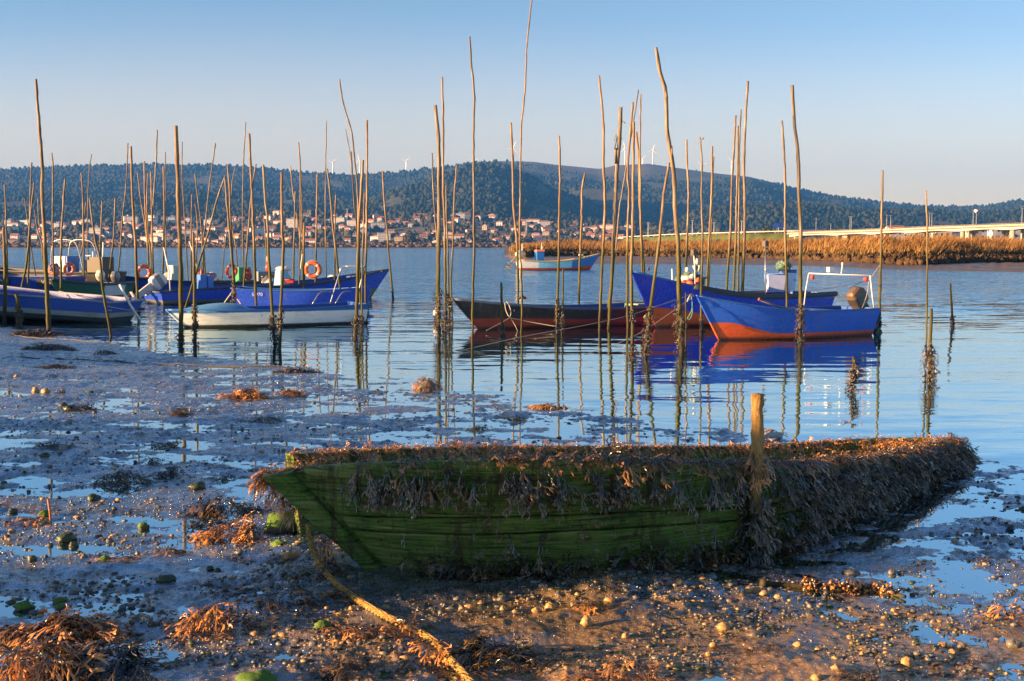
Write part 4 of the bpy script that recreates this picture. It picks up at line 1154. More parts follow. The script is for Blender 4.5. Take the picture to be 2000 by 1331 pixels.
# blue boat with its pointed bow at the far left of the bunch
m = hull_paint("hull_navy_far", (0.016, 0.060, 0.40), [(0.12, (0.05, 0.05, 0.045))], lift=(4, 6.5, 0.2), gloss=0.32)
r, b = boat("blue boat with sharp raked bow pointing at the green boat's stern", (566, 53.5), (264, 50.2), 2.0, 0.46, 0.46, 0.80, 0.72, m, inner_pale, dark_rail, rake=0.08, rail_r=0.05, deck=0.80, um=0.45, full=2.0)
outboard(r, 0.5, 50, white_pl, paint("leg_silver", (0.42, 0.43, 0.44), 0.4, 0.3), None, 1.05)
sharp(MB().box((4.9, 0.1, 0.78), (0.5, 0.7, 0.85), taper=0.85).build("steering_console", paint("console_pale", (0.42, 0.55, 0.56), 0.4, 0.3), r))
sharp(MB().box((1.95, 0.0, 0.72), (0.55, 0.7, 0.75)).build("locker", paint("green_locker", (0.05, 0.30, 0.13), 0.4, 0.3), r))
sharp(MB().box((0.75, -0.15, 0.62), (0.72, 0.7, 0.55)).build("grey_box", paint("grey_box", (0.20, 0.23, 0.27), 0.5, 0.3), r))
MB().tube([(3.9, 0.1, 0.7), (4.1, 0.1, 1.6), (4.3, 0.1, 2.2)], 0.02, 6).build("white_mast", white_pl, r)
B7 = b
# green and white boat
m = hull_paint("hull_green_white", (0.020, 0.115, 0.045), [(0.16, (0.11, 0.085, 0.05))], zones=[(0.9, 2.6, (0.62, 0.62, 0.57))], lift=(2.5, 4.2, 0.1), gloss=0.4)
r, b = boat("green boat with a white patched side and thick dark rail", (256, 47.6), (122, 43.4), 1.75, 0.58, 0.60, 0.84, 0.62, m, inner_grey, dark_rail, rake=0.10, rail_r=0.060, deck=0.8, um=0.45, full=2.0)
outboard(r, 0.55, 46, paint("outboard_grey", (0.16, 0.18, 0.21), 0.35, 0.2), black_pl, None, 0.85)
outboard(r, 0.60, 50, paint("outboard_ivory", (0.66, 0.66, 0.60), 0.35, 0.2), paint("leg_silver", (0.42, 0.43, 0.44), 0.4, 0.3), None, 0.85, y=-0.6)
B8 = b
# beached blue boat, at the picture's edge
m = hull_paint("hull_blue_beached", (0.015, 0.062, 0.34), [(0.245, (0.27, 0.28, 0.25)), (0.12, (0.012, 0.012, 0.013))], lift=(3, 9, 0.12), gloss=0.34, wear=0.2)
r, b = boat("blue boat aground on mud with grey and black bottom, cut by the picture's edge", (203, 31.9), (-190, 34.8), 1.75, 0.54, 0.58, 1.05, 0.9, m, inner_blue, paint("rail_grey", (0.22, 0.25, 0.30), 0.5, 0.4), rake=0.26, rail_r=0.026, deck=0.82, um=0.3, full=2.1, bt=0.82, Zoff=0.02, pitch=0.042)
MB().tube([(-0.45, -0.35, 0.02), (-0.28, -0.1, 0.45), (-0.15, 0.15, 0.98)], 0.035, 6).build("white_tiller_post", white_pl, r)
B9 = b
# blue boat with black name plates behind it
m = hull_paint("hull_blue_plates", (0.015, 0.055, 0.34), [(0.2, (0.02, 0.02, 0.022))], gloss=0.34)
r, b = boat("blue boat with black lettered plates, half hidden behind the beached blue boat", (128, 45.6), (-190, 47.0), 1.9, 0.86, 0.88, 1.2, 0.8, m, inner_blue, paint("rail_grey", (0.22, 0.25, 0.30), 0.5, 0.4), rake=0.12, rail_r=0.022, deck=0.8, um=0.35)
side = b["oR"] if abs(in_boat(b, 2, b["oR"][-1, 5, 1], 0).y) < abs(in_boat(b, 2, b["oL"][-1, 5, 1], 0).y) else b["oL"]
sg = math.copysign(1, side[-1, 10, 1])
for x, t in ((0.52, "V R-9"), (2.25, "R-9\nIR")):
    i = int(np.argmin(abs(side[-2, :, 0] - x)))
    y = side[-3, i, 1] + sg * 0.05
    z = float(side[-3, i, 2]) + 0.02
    rot = (math.pi / 2 - 0.15 * sg * -1, 0, math.pi if sg > 0 else 0)
    pl = sharp(MB().box((side[-2, i, 0], y, z), (0.85 if "V" in t else 0.5, 0.03, 0.27)).build("name_plate", black_pl, r))
    lettering(t, 0.20 if "V" in t else 0.15, paint("letter_white", (0.75, 0.77, 0.8), 0.5, 0.1), pl, (side[-2, i, 0], y + sg * 0.018, z), rot)
B10 = b
# black hull with a white console
m = hull_paint("hull_black_far", (0.014, 0.015, 0.018), [(0.15, (0.02, 0.02, 0.02))], gloss=0.4)
r, b = boat("black boat with white steering console under a tube frame", (190, 48.0), (-40, 51.0), 2.2, 0.95, 0.98, 1.3, 0.7, m, inner_grey, dark_rail, rake=0.08, rail_r=0.03, deck=0.8, um=0.4)
sharp(MB().box((2.05, 0.1, 1.22), (0.62, 0.8, 0.75), taper=0.9).build("steering_console", white_pl, r))
sharp(MB().box((1.70, 0.1, 1.24), (0.06, 0.7, 0.72)).build("console_side", blue_pl, r))
for y in (-0.5, 0.5):
    MB().tube(curve_pts([(2.45, y, 1.0), (2.35, y, 1.9), (2.15, y, 2.22), (1.4, y, 2.22), (1.1, y, 1.95), (0.85, y, 1.0)], 26), 0.022, 7).build("tube_frame", steel, r)
sharp(MB().box((0.95, -0.3, 1.15), (0.42, 0.6, 0.60)).build("black_locker", black_pl, r))
sharp(MB().box((0.20, 0.2, 1.20), (0.62, 0.7, 0.75)).build("black_locker", black_pl, r))
MB().tube([(0.6, 0.2, 1.0), (0.6, 0.2, 1.78)], 0.035, 7).tube([(0.6, 0.2, 1.62), (0.95, 0.2, 1.62)], 0.022, 6).build("white_post", white_pl, r)
MB().tube([(0.05, 0.3, 1.5), (0.02, 0.3, 2.15)], 0.03, 7).build("white_post", white_pl, r)
B11 = b
# pale blue boat out in the channel
m = hull_paint("hull_pale_blue", (0.22, 0.58, 0.75), [(0.21, (0.58, 0.085, 0.04))], zones=[(-1, 1.45, (0.80, 0.78, 0.74)), (4.35, 9, (0.03, 0.17, 0.50))], lift=(4.0, 6.0, 0.18), gloss=0.35, wear=0.2)
r, b = boat("pale turquoise boat with white stern, red bottom and blue bow, anchored in mid channel", (1019, 101.0), (1150, 103.0), 2.0, 0.86, 0.72, 1.36, 0.95, m, inner_pale, paint("rail_tan", (0.42, 0.34, 0.22), 0.6, 0.4), rake=0.08, rail_r=0.06, deck=0.82, um=0.42, full=2.0)
outboard(r, 0.9, 42, white_pl, paint("leg_grey", (0.25, 0.24, 0.22), 0.5), None, 1.35)
cn = sharp(MB().box((1.75, 0, 1.05), (0.56, 0.7, 1.0), taper=1.12).build("steering_console", paint("console_deep", (0.03, 0.20, 0.58), 0.4), r))
sharp(MB().box((1.75, 0, 1.63), (0.75, 0.85, 0.15), taper=0.8).build("console_roof", paint("roof_coral", (0.75, 0.22, 0.12), 0.5), r))
MB().tube([(0.30, 0.1, 0.9), (0.30, 0.1, 2.2)], 0.035, 7).build("white_mast", white_pl, r)
MB().tube([(1.9, 0, 1.7), (1.93, 0, 2.3)], 0.022, 6).tube([(1.98, 0.1, 1.7), (2.02, 0.1, 2.0)], 0.022, 6).build("aerial", white_pl, r)
sharp(MB().box((5.3, 0.0, 1.26), (0.25, 0.5, 0.12)).build("bow_bollard", paint("bollard_pale", (0.45, 0.62, 0.70), 0.5), r))
B12 = b

# ------------------------------------------------------------------ gear lying in the boats
def ring(px, py, Y, rpx, label, lean=0.1, turn=0.0, col=None):
    c = at_y(px, py, Y); r_ = rpx * Y / FOC
    root = thing("life_ring", label, "life ring", c, turn, "orange life rings hung on the boats")
    th = np.linspace(0, 2 * np.pi, 33)
    mb = MB()
    P = np.array([[((r_ * 0.78 + r_ * 0.24 * math.cos(f)) * math.cos(t), r_ * 0.24 * math.sin(f), (r_ * 0.78 + r_ * 0.24 * math.cos(f)) * math.sin(t)) for f in np.linspace(0, 2 * np.pi, 11)] for t in th])
    mb.grid(P)
    mb.build("ring_body", col or orange_pl, root)
    rp = MB()
    rp.tube([(math.cos(t) * r_ * (1.06 + 0.04 * math.cos(4 * t)), 0, math.sin(t) * r_ * (1.06 + 0.04 * math.cos(4 * t))) for t in np.linspace(0, 2 * np.pi, 41)], r_ * 0.035, 5)
    rp.build("grab_rope", rope_m, root)
    bd = MB()
    for t in (0.785, 2.356, 3.927, 5.498):
        bd.tube([((r_ * 0.78) * math.cos(t + e), 0, (r_ * 0.78) * math.sin(t + e)) for e in (-0.10, 0.10)], r_ * 0.255, 10, cap=False)
    bd.build("white_band", white_pl, root)
    root.rotation_euler = (lean, 0, turn)
    return root
ring(611, 527, 43.6, 17, "orange life ring with green cord hung on the pale blue steering console")
ring(281, 533, 51.5, 16, "orange life ring leaning at the bow of the far blue boat", 0.2, 0.7)
ring(452, 530, 50.5, 14, "orange life ring standing against the green locker", 0.1, 0.9)
ring(135, 526, 46.0, 13, "orange life ring against the black lockers of the dark boat", 0.1, 1.0)
# orange oblong floats
for i, (px, py) in enumerate(((384, 537), (389, 540), (394, 538))):
    c = at_y(px, py, 45.5)
    t = thing("fender_float", ["faded brown-orange oblong float nearest the leaning strut", "faded brown-orange oblong float in the middle of the three", "faded brown-orange oblong float at the bow side of the three"][i], "fender", c, 0, "brown-orange floats hung over the rail")
    MB().blob((0, 0, 0), (0.085, 0.085, 0.26), 12, 8).build("float_body", paint("float_faded", (0.42, 0.10, 0.05), 0.5, 0.5), t)
    MB().tube([(0, 0, 0.24), (0.02, 0, 0.34), (0.03, 0, 0.48)], 0.012, 5).build("float_cord", rope_d, t)
# heap of nets and floats in the larger blue boat
def net_heap(px, py, Y, wpx, hpx, label, mats, seed, depth=0.35):
    c = at_y(px, py, Y); s = Y / FOC
    rng = np.random.RandomState(seed)
    t = thing("net_heap", label, "fishing net", c, 0)
    mb = MB().blob((0, 0, hpx * s * 0.35), (wpx * s * 0.5, depth, hpx * s * 0.5), 18, 10, 0, noise=0.85, seed=seed)
    mb.build("net_mound", mats[0], t)
    st = MB()
    for i in range(26):
        a0 = rng.uniform(0, 6.28); el = rng.uniform(0.1, 1.4)
        p = []
        for u in np.linspace(0, 1, 7):
            a = a0 + u * rng.uniform(0.5, 1.6); e = el * (1 - u * 0.6) + 0.1 * rng.normal()
            p.append((math.cos(a) * math.cos(e) * wpx * s * 0.53, math.sin(a) * math.cos(e) * depth * 1.08, hpx * s * (0.35 + 0.52 * math.sin(e))))
        st.tube(curve_pts(p, 14), 0.012, 5, mat=i % 2)
    st.build("net_cord", mats[1:3], t)
    return t
net_m = paint("net_tan", (0.30, 0.22, 0.10), 0.85, 0.6, 20)
net_g = paint("net_green", (0.08, 0.16, 0.14), 0.85, 0.6, 20)
net_heap(1350, 560, 32.6, 52, 30, "heap of tan and green nets in the larger blue boat", [net_g, net_m, rope_g], 3)
net_heap(1530, 528, 34.2, 26, 22, "tangle of green net draped over the blue bin", [net_g, rope_g, net_m], 8, 0.3)
def float_(px, py, Y, rx, rz_, label, col, tilt=0.0):
    s = Y / FOC
    t = MB().blob((0, 0, 0), (rx * s, rx * s * 0.9, rz_ * s), 14, 8).build("float_buoy", col)
    t.location = at_y(px, py, Y); t.rotation_euler = (0, tilt, 0)
    return tag(t, label, "float", "floats piled with the nets")
float_(1341, 545, 32.2, 13, 6, "long white float on top of the net heap", white_pl, 1.5 * 0)
float_(1353, 540, 32.1, 6, 5, "small white float with orange end beside the long white one", white_pl)
float_(1337, 552, 32.0, 6, 5, "round orange float at the low end of the net heap", orange_pl)
float_(1350, 554, 31.9, 10, 5, "long orange float along the black fender tube", orange_pl, 0.25)
float_(1362, 552, 32.0, 5, 10, "upright orange float at the mast foot of the net heap", orange_pl, 0.3)
float_(1342, 527, 32.4, 4, 5, "white float stuck up on a dark stick above the nets", white_pl)
float_(1388, 563, 32.0, 2.2, 2.2, "tiny white float on the black fender tube", white_pl)
# dan buoy with folded net baskets
c = at_y(1361, 560, 33.0); s = 33.0 / FOC
t = thing("marker_buoy", "marker buoy with twin net cones and a white flag roll above the nets", "marker buoy", c)
MB().tube([(0, 0, -0.2), (0, 0, 44 * s), (0, 0, 62 * s)], 0.014, 6).build("buoy_pole", black_pl, t)
for sx in (-1, 1):
    MB().tube([(sx * 2 * s, 0, 29 * s), (sx * 4.5 * s, 0, 36 * s), (sx * 5 * s, 0, 41 * s)], [1.2 * s, 3.4 * s, 4.3 * s], 10, cap=False).build("net_cone", paint("cone_net", (0.35, 0.42, 0.34), 0.8, 0.5, 40), t)
MB().blob((0, 0, 49 * s), (3.2 * s, 3 * s, 6 * s), 12, 8, noise=0.3, seed=4).build("flag_roll", paint("flag_white", (0.72, 0.68, 0.62), 0.8, 0.4), t)
MB().tube([(-2 * s, 0, 22 * s), (-3 * s, 0, 14 * s)], 2.2 * s, 7).tube([(3 * s, 0, 24 * s), (4 * s, 0, 14 * s)], 1.6 * s, 7).build("dark_sleeve", black_pl, t)
# bins, crates and bundles
def bin_(px, py, Y, w, h, d, label, mat, name="fish_bin", taper=1.15, rim=None):
    c = at_y(px, py, Y); s = Y / FOC
    t = thing(name, label, "bin", c, 0)
    mb = MB(); W, H = w * s / 2, h * s
    z = [0, H, H, 0.03]; k = [0.85, 1.0, 0.93, 0.80]
    P = np.array([[(sx * W * kk, sy * d * kk, zz) for sx, sy in ((-1, -1), (1, -1), (1, 1), (-1, 1))] for zz, kk in zip(z, k)])
    mb.grid(P, wrap=True).add(P[0], [[3, 2, 1, 0]]).add(P[3], [[0, 1, 2, 3]])
    sharp(mb.build("bin_body", mat, t))
    q = P[1] + np.array([0, 0, -0.012])
    MB().tube(np.vstack([q, q[:1]]), 0.016, 6).build("bin_rim", rim or mat, t)
    return t
bin_(1513, 571, 33.6, 34, 36, 0.28, "pale blue plastic bin standing at the larger blue boat's stern", paint("bin_lilac", (0.30, 0.38, 0.66), 0.5, 0.3), rim=blue_pl)
bin_(1538, 573, 34.4, 26, 46, 0.26, "darker blue bin hung with green net beside the pale one", paint("bin_deep", (0.05, 0.15, 0.45), 0.5, 0.4), rim=blue_pl)
bin_(567, 553, 45.2, 16, 7, 0.2, "small red fish crate on the blue boat's rail", red_pl)
net_heap(535, 548, 51.6, 44, 14, "heap of pinkish net and white floats amidships", [paint("net_pink", (0.45, 0.30, 0.22), 0.85, 0.5, 20), net_m, rope_m], 12)
net_heap(484, 543, 51.0, 14, 20, "red and white bundle of line beside the green locker", [paint("net_red", (0.55, 0.10, 0.06), 0.8, 0.4, 20), paint("line_white", (0.6, 0.5, 0.42), 0.8), red_pl], 13)
net_heap(107, 536, 44.4, 17, 22, "pink and blue bundle of rope by the green boat's bow", [paint("rope_pink", (0.60, 0.22, 0.18), 0.8, 0.4, 20), blue_pl, paint("line_white", (0.6, 0.5, 0.42), 0.8)], 14)
net_heap(410, 545, 51.5, 22, 12, "grey heap of fish-net floats by the ivory cowl", [paint("net_grey", (0.25, 0.25, 0.24), 0.8, 0.5, 20), rope_m, red_pl], 15)
float_(524, 523, 50.8, 6, 8, "round red float on a stick amidships", red_pl)
float_(522, 507, 50.8, 2.4, 6, "orange flag tip above the round red float", paint("flag_orange", (0.8, 0.35, 0.12), 0.6))
def loose_motor(px, py, Y, tilt, label, cowl, leg, size=1.0, turn=0.0, stripe=None):
    t = thing("outboard_engine", label, "outboard motor", at_y(px, py, Y), turn, "outboard motors tilted up in the far boats")
    o = outboard(t, -0.3, tilt, cowl, leg, stripe, size)
    return t
sil = paint("leg_silver", (0.42, 0.43, 0.44), 0.4, 0.3)
loose_motor(336, 543, 55.0, 60, "grey outboard tipped far over on the far blue boat", paint("outboard_slate", (0.30, 0.34, 0.40), 0.4), sil, 1.1, math.pi)
loose_motor(418, 543, 54.0, 52, "white-fronted outboard tipped up beside the grey net heap", white_pl, paint("leg_tan", (0.45, 0.34, 0.12), 0.5), 1.0, math.pi, blue_rail)
loose_motor(545, 548, 50.5, -42, "white-nosed dark outboard lying amidships", paint("outboard_dark", (0.10, 0.11, 0.13), 0.4), black_pl, 1.15, 0.0, white_pl)
loose_motor(650, 549, 48.5, 44, "small white outboard with grey stripes near the pointed bow", white_pl, paint("leg_tan", (0.45, 0.34, 0.12), 0.5), 0.95, math.pi, paint("cowl_bluestripe", (0.15, 0.25, 0.45), 0.4))
t = thing("mooring_buoy", "white mooring buoy with pink tint floating by the thickest pole cluster", "buoy", at_y(852, 613, 32.5))
MB().blob((0, 0, -0.02), (0.085, 0.085, 0.16), 14, 9).build("buoy_body", paint("buoy_white", (0.70, 0.62, 0.58), 0.45, 0.4), t)
MB().tube([(0, 0, 0.12), (0, 0, 0.19)], 0.02, 7).build("buoy_eye", steel, t)

# ------------------------------------------------------------------ mooring lines
def line(pts, rpx, label, mat=None, sag=0.0, name="mooring_line", n=None):
    """pts: (photo x, photo y, distance) along the rope."""
    P = np.array([list(at_y(x, y, d)) for x, y, d in pts])
    n = n or 14 * (len(P) - 1)
    q = curve_pts(P, n)
    if sag: q[:, 2] -= sag * np.sin(np.linspace(0, np.pi, n))
    r_ = rpx * 0.5 * np.mean([d for _, _, d in pts]) / FOC
    o = MB().tube(q, r_, 5).build(name, mat or rope_m)
    return tag(o, label, "rope", "ropes mooring the boats to poles")
line([(560, 716, 20.6), (700, 708, 22.0), (857, 693, 23.2), (1020, 658, 24.5), (1150, 634, 26.0), (1240, 613, 27.6), (1322, 584, 29.8)], 1.5, "long pale rope from the mud to the great crooked pole across the black boat")
line([(1352, 582, 25.9), (1337, 592, 25.7), (1263, 643, 24.5), (1207, 671, 23.4), (1150, 690, 22.8), (1060, 715, 21.5)], 1.2, "pale rope slanting from the smaller blue boat's bow down into the water")
line([(1275, 600, 23.0), (1322, 586, 24.0), (1350, 574, 25.8)], 1.2, "short rope from the great crooked pole to the slanted pole")
line([(1228, 590, 31.0), (1222, 596, 31.2), (1219, 603, 31.4), (1220, 612, 31.6)], 1.2, "thin line hanging at the black boat's stern")
line([(1368, 576, 26.2), (1450, 574, 27.0), (1600, 566, 27.8), (1697, 549, 27.9)], 1.0, "taut line from the smaller blue boat's bow to the stern knot", rope_d)
line([(1697, 549, 27.9), (1709, 532, 28.1), (1719, 518, 28.3)], 1.6, "rope from the stern knot up to the slim lone pole")
line([(1697, 550, 27.9), (1694, 572, 27.7), (1690, 586, 27.6), (1684, 602, 27.5)], 1.3, "slack rope from the stern knot down to the arch of the smaller blue boat")
line([(1658, 564, 27.2), (1680, 553, 27.6), (1697, 549, 27.9)], 1.0, "thin line from the brown outboard up to the stern knot", rope_d)
line([(1545, 602, 26.9), (1600, 588, 27.2), (1640, 577, 27.4)], 0.9, "thin line from the gunwale up past the arch of the smaller blue boat", rope_d)
line([(1350, 578, 25.8), (1352, 592, 25.7), (1351, 606, 25.7), (1346, 617, 25.7), (1343, 622, 25.7), (1347, 624, 25.7), (1352, 613, 25.7), (1353, 596, 25.7)], 1.6, "looped rope end hanging from the smaller blue boat's bow", rope_g)
line([(1342, 590, 25.7), (1346, 581, 25.7), (1350, 576, 25.8), (1356, 579, 25.8)], 3.0, "knotted rope lashing on the smaller blue boat's stem head")
line([(986, 592, 29.2), (988, 606, 29.1), (995, 620, 29.0), (998, 610, 29.0), (994, 596, 29.2), (989, 590, 29.3)], 1.7, "rope loop hanging over the black boat's gunwale")
line([(996, 621, 29.0), (975, 633, 28.7), (950, 646, 28.2)], 1.2, "rope tail from the loop down to the knee-high post")
line([(996, 621, 29.0), (1040, 630, 29.1), (1085, 638, 29.0)], 1.2, "rope tail from the loop along the black boat's side")
line([(997, 621, 29.0), (1006, 636, 28.9), (1011, 647, 28.9)], 1.2, "short rope tail from the loop into the water")
line([(455, 568, 36), (448, 578, 36.4), (438, 592, 36.8)], 2.0, "pale rope from the mussel-clumped pole to the white boat's cuddy")
line([(463, 584, 36), (468, 591, 35.5), (470, 594, 35)], 2.0, "short orange-tinted rope end at the mussel-clumped pole", paint("rope_orange", (0.55, 0.30, 0.15), 0.8))
line([(115, 569, 34.5), (150, 577, 33.5), (190, 590, 32.4), (222, 601, 31.6), (300, 612, 33.0)], 1.3, "slack line from the beached boat's side out over the water")
line([(130, 572, 34.0), (130, 585, 33.8), (130, 603, 33.7)], 1.6, "vertical rope end on the beached blue boat's side")
line([(111, 593, 34.6), (140, 596, 33.8), (190, 604, 32.2), (218, 607, 31.6)], 1.6, "level rope hung along the beached blue boat's side")
def ground_rope(pts, r_m, label, mat, lift=0.3):
    P = np.array([list(ground(x, y)) for x, y in pts])
    q = curve_pts(P, 24 * (len(P) - 1))
    q[:, 2] = mud_top(q[:, 0], q[:, 1]) + r_m * lift
    return tag(MB().tube(q, r_m, 6, wob=0.1).build("mud_rope", mat), label, "rope", "ropes lying across the mud")
ground_rope([(-20, 702), (120, 703), (240, 708), (330, 713), (450, 717), (565, 718)], 0.013, "dark rope lying across the mud towards the water's edge, lowest of the set", rope_d)
ground_rope([(20, 655), (130, 664), (250, 675), (350, 683), (420, 690)], 0.013, "dark rope across the upper mud ending past the thickest straight pole", rope_d)
ground_rope([(95, 636), (200, 650), (290, 662), (345, 674)], 0.012, "dark rope from the tallest beach pole to the thickest straight pole", rope_d)

# ------------------------------------------------------------------ the sunken hull in front
def wreck_wood():
    k = NT("wreck_wood")
    p = k.pos()
    gr = k.noise(k.scaled(p, (2.2, 2.2, 60)), 1.0, 6, 0.7, 0.6)
    bl = k.noise(p, 3.2, 5, 0.65)
    sp = k.noise(p, 45, 3, 0.6)
    alg = k.ramp(bl, [(0.32, (0.040, 0.110, 0.014)), (0.50, (0.115, 0.235, 0.030)), (0.68, (0.210, 0.280, 0.055))])
    wood = k.ramp(gr, [(0.3, (0.020, 0.015, 0.010)), (0.7, (0.090, 0.060, 0.036))])
    c = k.mix(k.map(bl, 0.66, 0.36, 0.80, 1.0), wood, alg)
    c = k.mix(k.math('MULTIPLY', k.map(gr, 0.50, 0.36), 0.85), c, (0.012, 0.016, 0.006))
    c = k.mix(k.math('MULTIPLY', k.map(gr, 0.53, 0.63), 0.75), c, (0.27, 0.27, 0.12))
    st = k.noise(k.scaled(p, (9, 9, 1.1)), 1.0, 5, 0.7)
    c = k.mix(k.math('MULTIPLY', k.map(st, 0.52, 0.64), 0.8), c, (0.060, 0.046, 0.022))
    c = k.mix(k.math('MULTIPLY', k.map(k.noise(p, 17, 4, 0.6), 0.60, 0.68), 0.7), c, (0.014, 0.020, 0.012))
    c = k.mix(k.math('MULTIPLY', k.map(sp, 0.63, 0.70), 0.7), c, (0.10, 0.035, 0.018))
    h = k.math('ADD', gr, k.math('MULTIPLY', bl, 0.5))
    k.set(color=c, rough=0.62, normal=k.bump(h, 0.035, 1.0), spec=0.3)
    return k.m
M_WRECK = wreck_wood()
def PY(pts): return np.array([list(at_y(*q)) for q in pts])
GN = PY([(598, 916, 7.10), (680, 911, 6.96), (800, 907, 6.82), (1000, 903, 6.72), (1240, 905, 6.98), (1480, 914, 7.58), (1620, 907, 8.5), (1750, 890, 9.6), (1830, 873, 10.5), (1872, 862, 11.15)])
KN = PY([(782, 1116, 7.05), (850, 1128, 6.98), (930, 1134, 6.94), (1040, 1136, 6.95), (1230, 1120, 7.15), (1480, 1084, 7.62), (1610, 1035, 8.35), (1710, 986, 9.2), (1810, 940, 10.3), (1888, 908, 11.3)])
GF = PY([(568, 892, 7.9), (700, 884, 8.4), (870, 879, 9.0), (1040, 877, 9.7), (1200, 877, 10.2), (1330, 877, 10.6), (1450, 876, 10.9), (1560, 870, 11.2), (1660, 864, 11.45), (1780, 860, 11.5), (1866, 862, 11.25)])
NU = 260
gN, kN, gF = curve_pts(GN, NU), curve_pts(KN, NU), curve_pts(GF, NU)
kN[:, 2] = np.minimum(kN[:, 2], mud_base(kN[:, 0], kN[:, 1])) - 0.05
def side_nrm(g):
    t = np.gradient(g, axis=0); t[:, 2] = 0
    n = np.stack([t[:, 1], -t[:, 0], 0 * t[:, 0]], -1)
    return n / np.linalg.norm(n, axis=1)[:, None]
nN = side_nrm(gN)
def side_pt(iu, v, out=0.0):                    # near side: v 0 at the gunwale, 1 at the foot
    v = np.asarray(v)[..., None]
    return gN[iu] * (1 - v) + kN[iu] * v + nN[iu] * (0.05 * np.sin(np.pi * v) + np.asarray(out)[..., None])
WR = thing("sunken_boat_hull", "half-buried old wooden boat hull, green with algae and fringed with seaweed", "boat wreck", (float(gN[130, 0]), float(gN[130, 1]), 0.05))
WL = np.array(WR.location)
def board(v0, v1, out, thick, name, nv=16, u0=0, u1=NU, rag=0.0, seed=1):
    iu = np.arange(u0, u1)
    V = np.linspace(0, 1, nv)
    uu, vv = np.meshgrid(iu, V, indexing="ij")
    e0 = v0 + rag * noise2(uu / 19.0, 0 * uu + seed, seed) * (1 if v0 > 0 else 0)
    e1 = v1 + rag * noise2(uu / 23.0, 0 * uu + seed + 3, seed + 3) * (1 if v1 < 1 else 0)
    vs = e0 + (e1 - e0) * vv
    tilt = out + 0.012 * (vv - 0.5)
    rough = 0.004 * noise2(uu / 3.5, vs * 60, seed + 7) + 0.006 * noise2(uu / 30, vs * 9, seed + 8)
    edge = -0.010 * (np.abs(vv - 0.5) * 2) ** 10
    A = side_pt(uu, vs, tilt + rough + edge)
    Bk = side_pt(uu, vs, tilt - thick)
    mb = MB().grid(A.transpose(1, 0, 2)).grid(Bk)
    for j in (0, -1):
        q = np.array([A[:, j], Bk[:, j]]); mb.grid(q if j == 0 else q[::-1])
    for i in (0, -1):
        q = np.array([A[i], Bk[i]]); mb.grid(q[::-1] if i == 0 else q)
    return mb.build(name, M_WRECK, WR, loc=WL) 
def wparent(o):                                 # built in world coordinates under the hull's Empty
    o.location = (0, 0, 0); return o
wparent(board(0.02, 0.398, 0.004, 0.035, "hull_plank", 22, rag=0.010, seed=2))
wparent(board(0.418, 0.525, -0.004, 0.035, "hull_plank", 12, rag=0.012, seed=3))
wparent(board(0.545, 1.0, 0.004, 0.035, "hull_plank", 24, rag=0.010, seed=4))
wparent(board(0.06, 0.98, -0.055, 0.02, "seam_backing", 6, seed=9))  # board added behind the seams so no light shows through
wparent(board(-0.015, 0.085, 0.028, 0.075, "gunwale_rail", 8, rag=0.012, seed=5))
nm_ = MB()
for f in range(8, 150, 13):
    for v in (0.12, 0.34, 0.44, 0.51, 0.60, 0.80):
        p_ = side_pt(np.array([f + int(4 * math.sin(f * v * 9))]), np.array([v]), np.array([0.016]))[0]
        nm_.blob(p_, (0.009, 0.006, 0.009), 7, 3)
wparent(nm_.build("rusty_nail_heads", paint("rust_nail", (0.10, 0.035, 0.015), 0.8, 0.5, 40), WR, loc=WL))["kind"] = "stuff"
fN = side_nrm(gF)
iu = np.arange(NU)
for v0, v1, nm, off in ((0.0, 1.0, "far_plank", 0.0), (-0.03, 0.16, "far_gunwale_rail", 0.025)):
    rows = []
    for v in np.linspace(0, 1, 8):
        p = gF.copy(); p[:, 2] -= 0.60 * (v0 + (v1 - v0) * v) + 0.012 * noise2(iu / 14.0, 0 * iu + 1, 61) * (v < 0.2)
        p += fN * (0.10 * (v0 + (v1 - v0) * v) + off)
        rows.append(p)
    A = np.array(rows); Bk = A - fN[None] * (0.035 + off * 1.6)
    mb = MB().grid(A).grid(Bk[::-1])
    mb.grid(np.array([Bk[0], A[0]])); mb.grid(np.array([A[:, 0], Bk[:, 0]])); mb.grid(np.array([Bk[:, -1], A[:, -1]]))
    wparent(mb.build(nm, M_WRECK, WR, loc=WL))
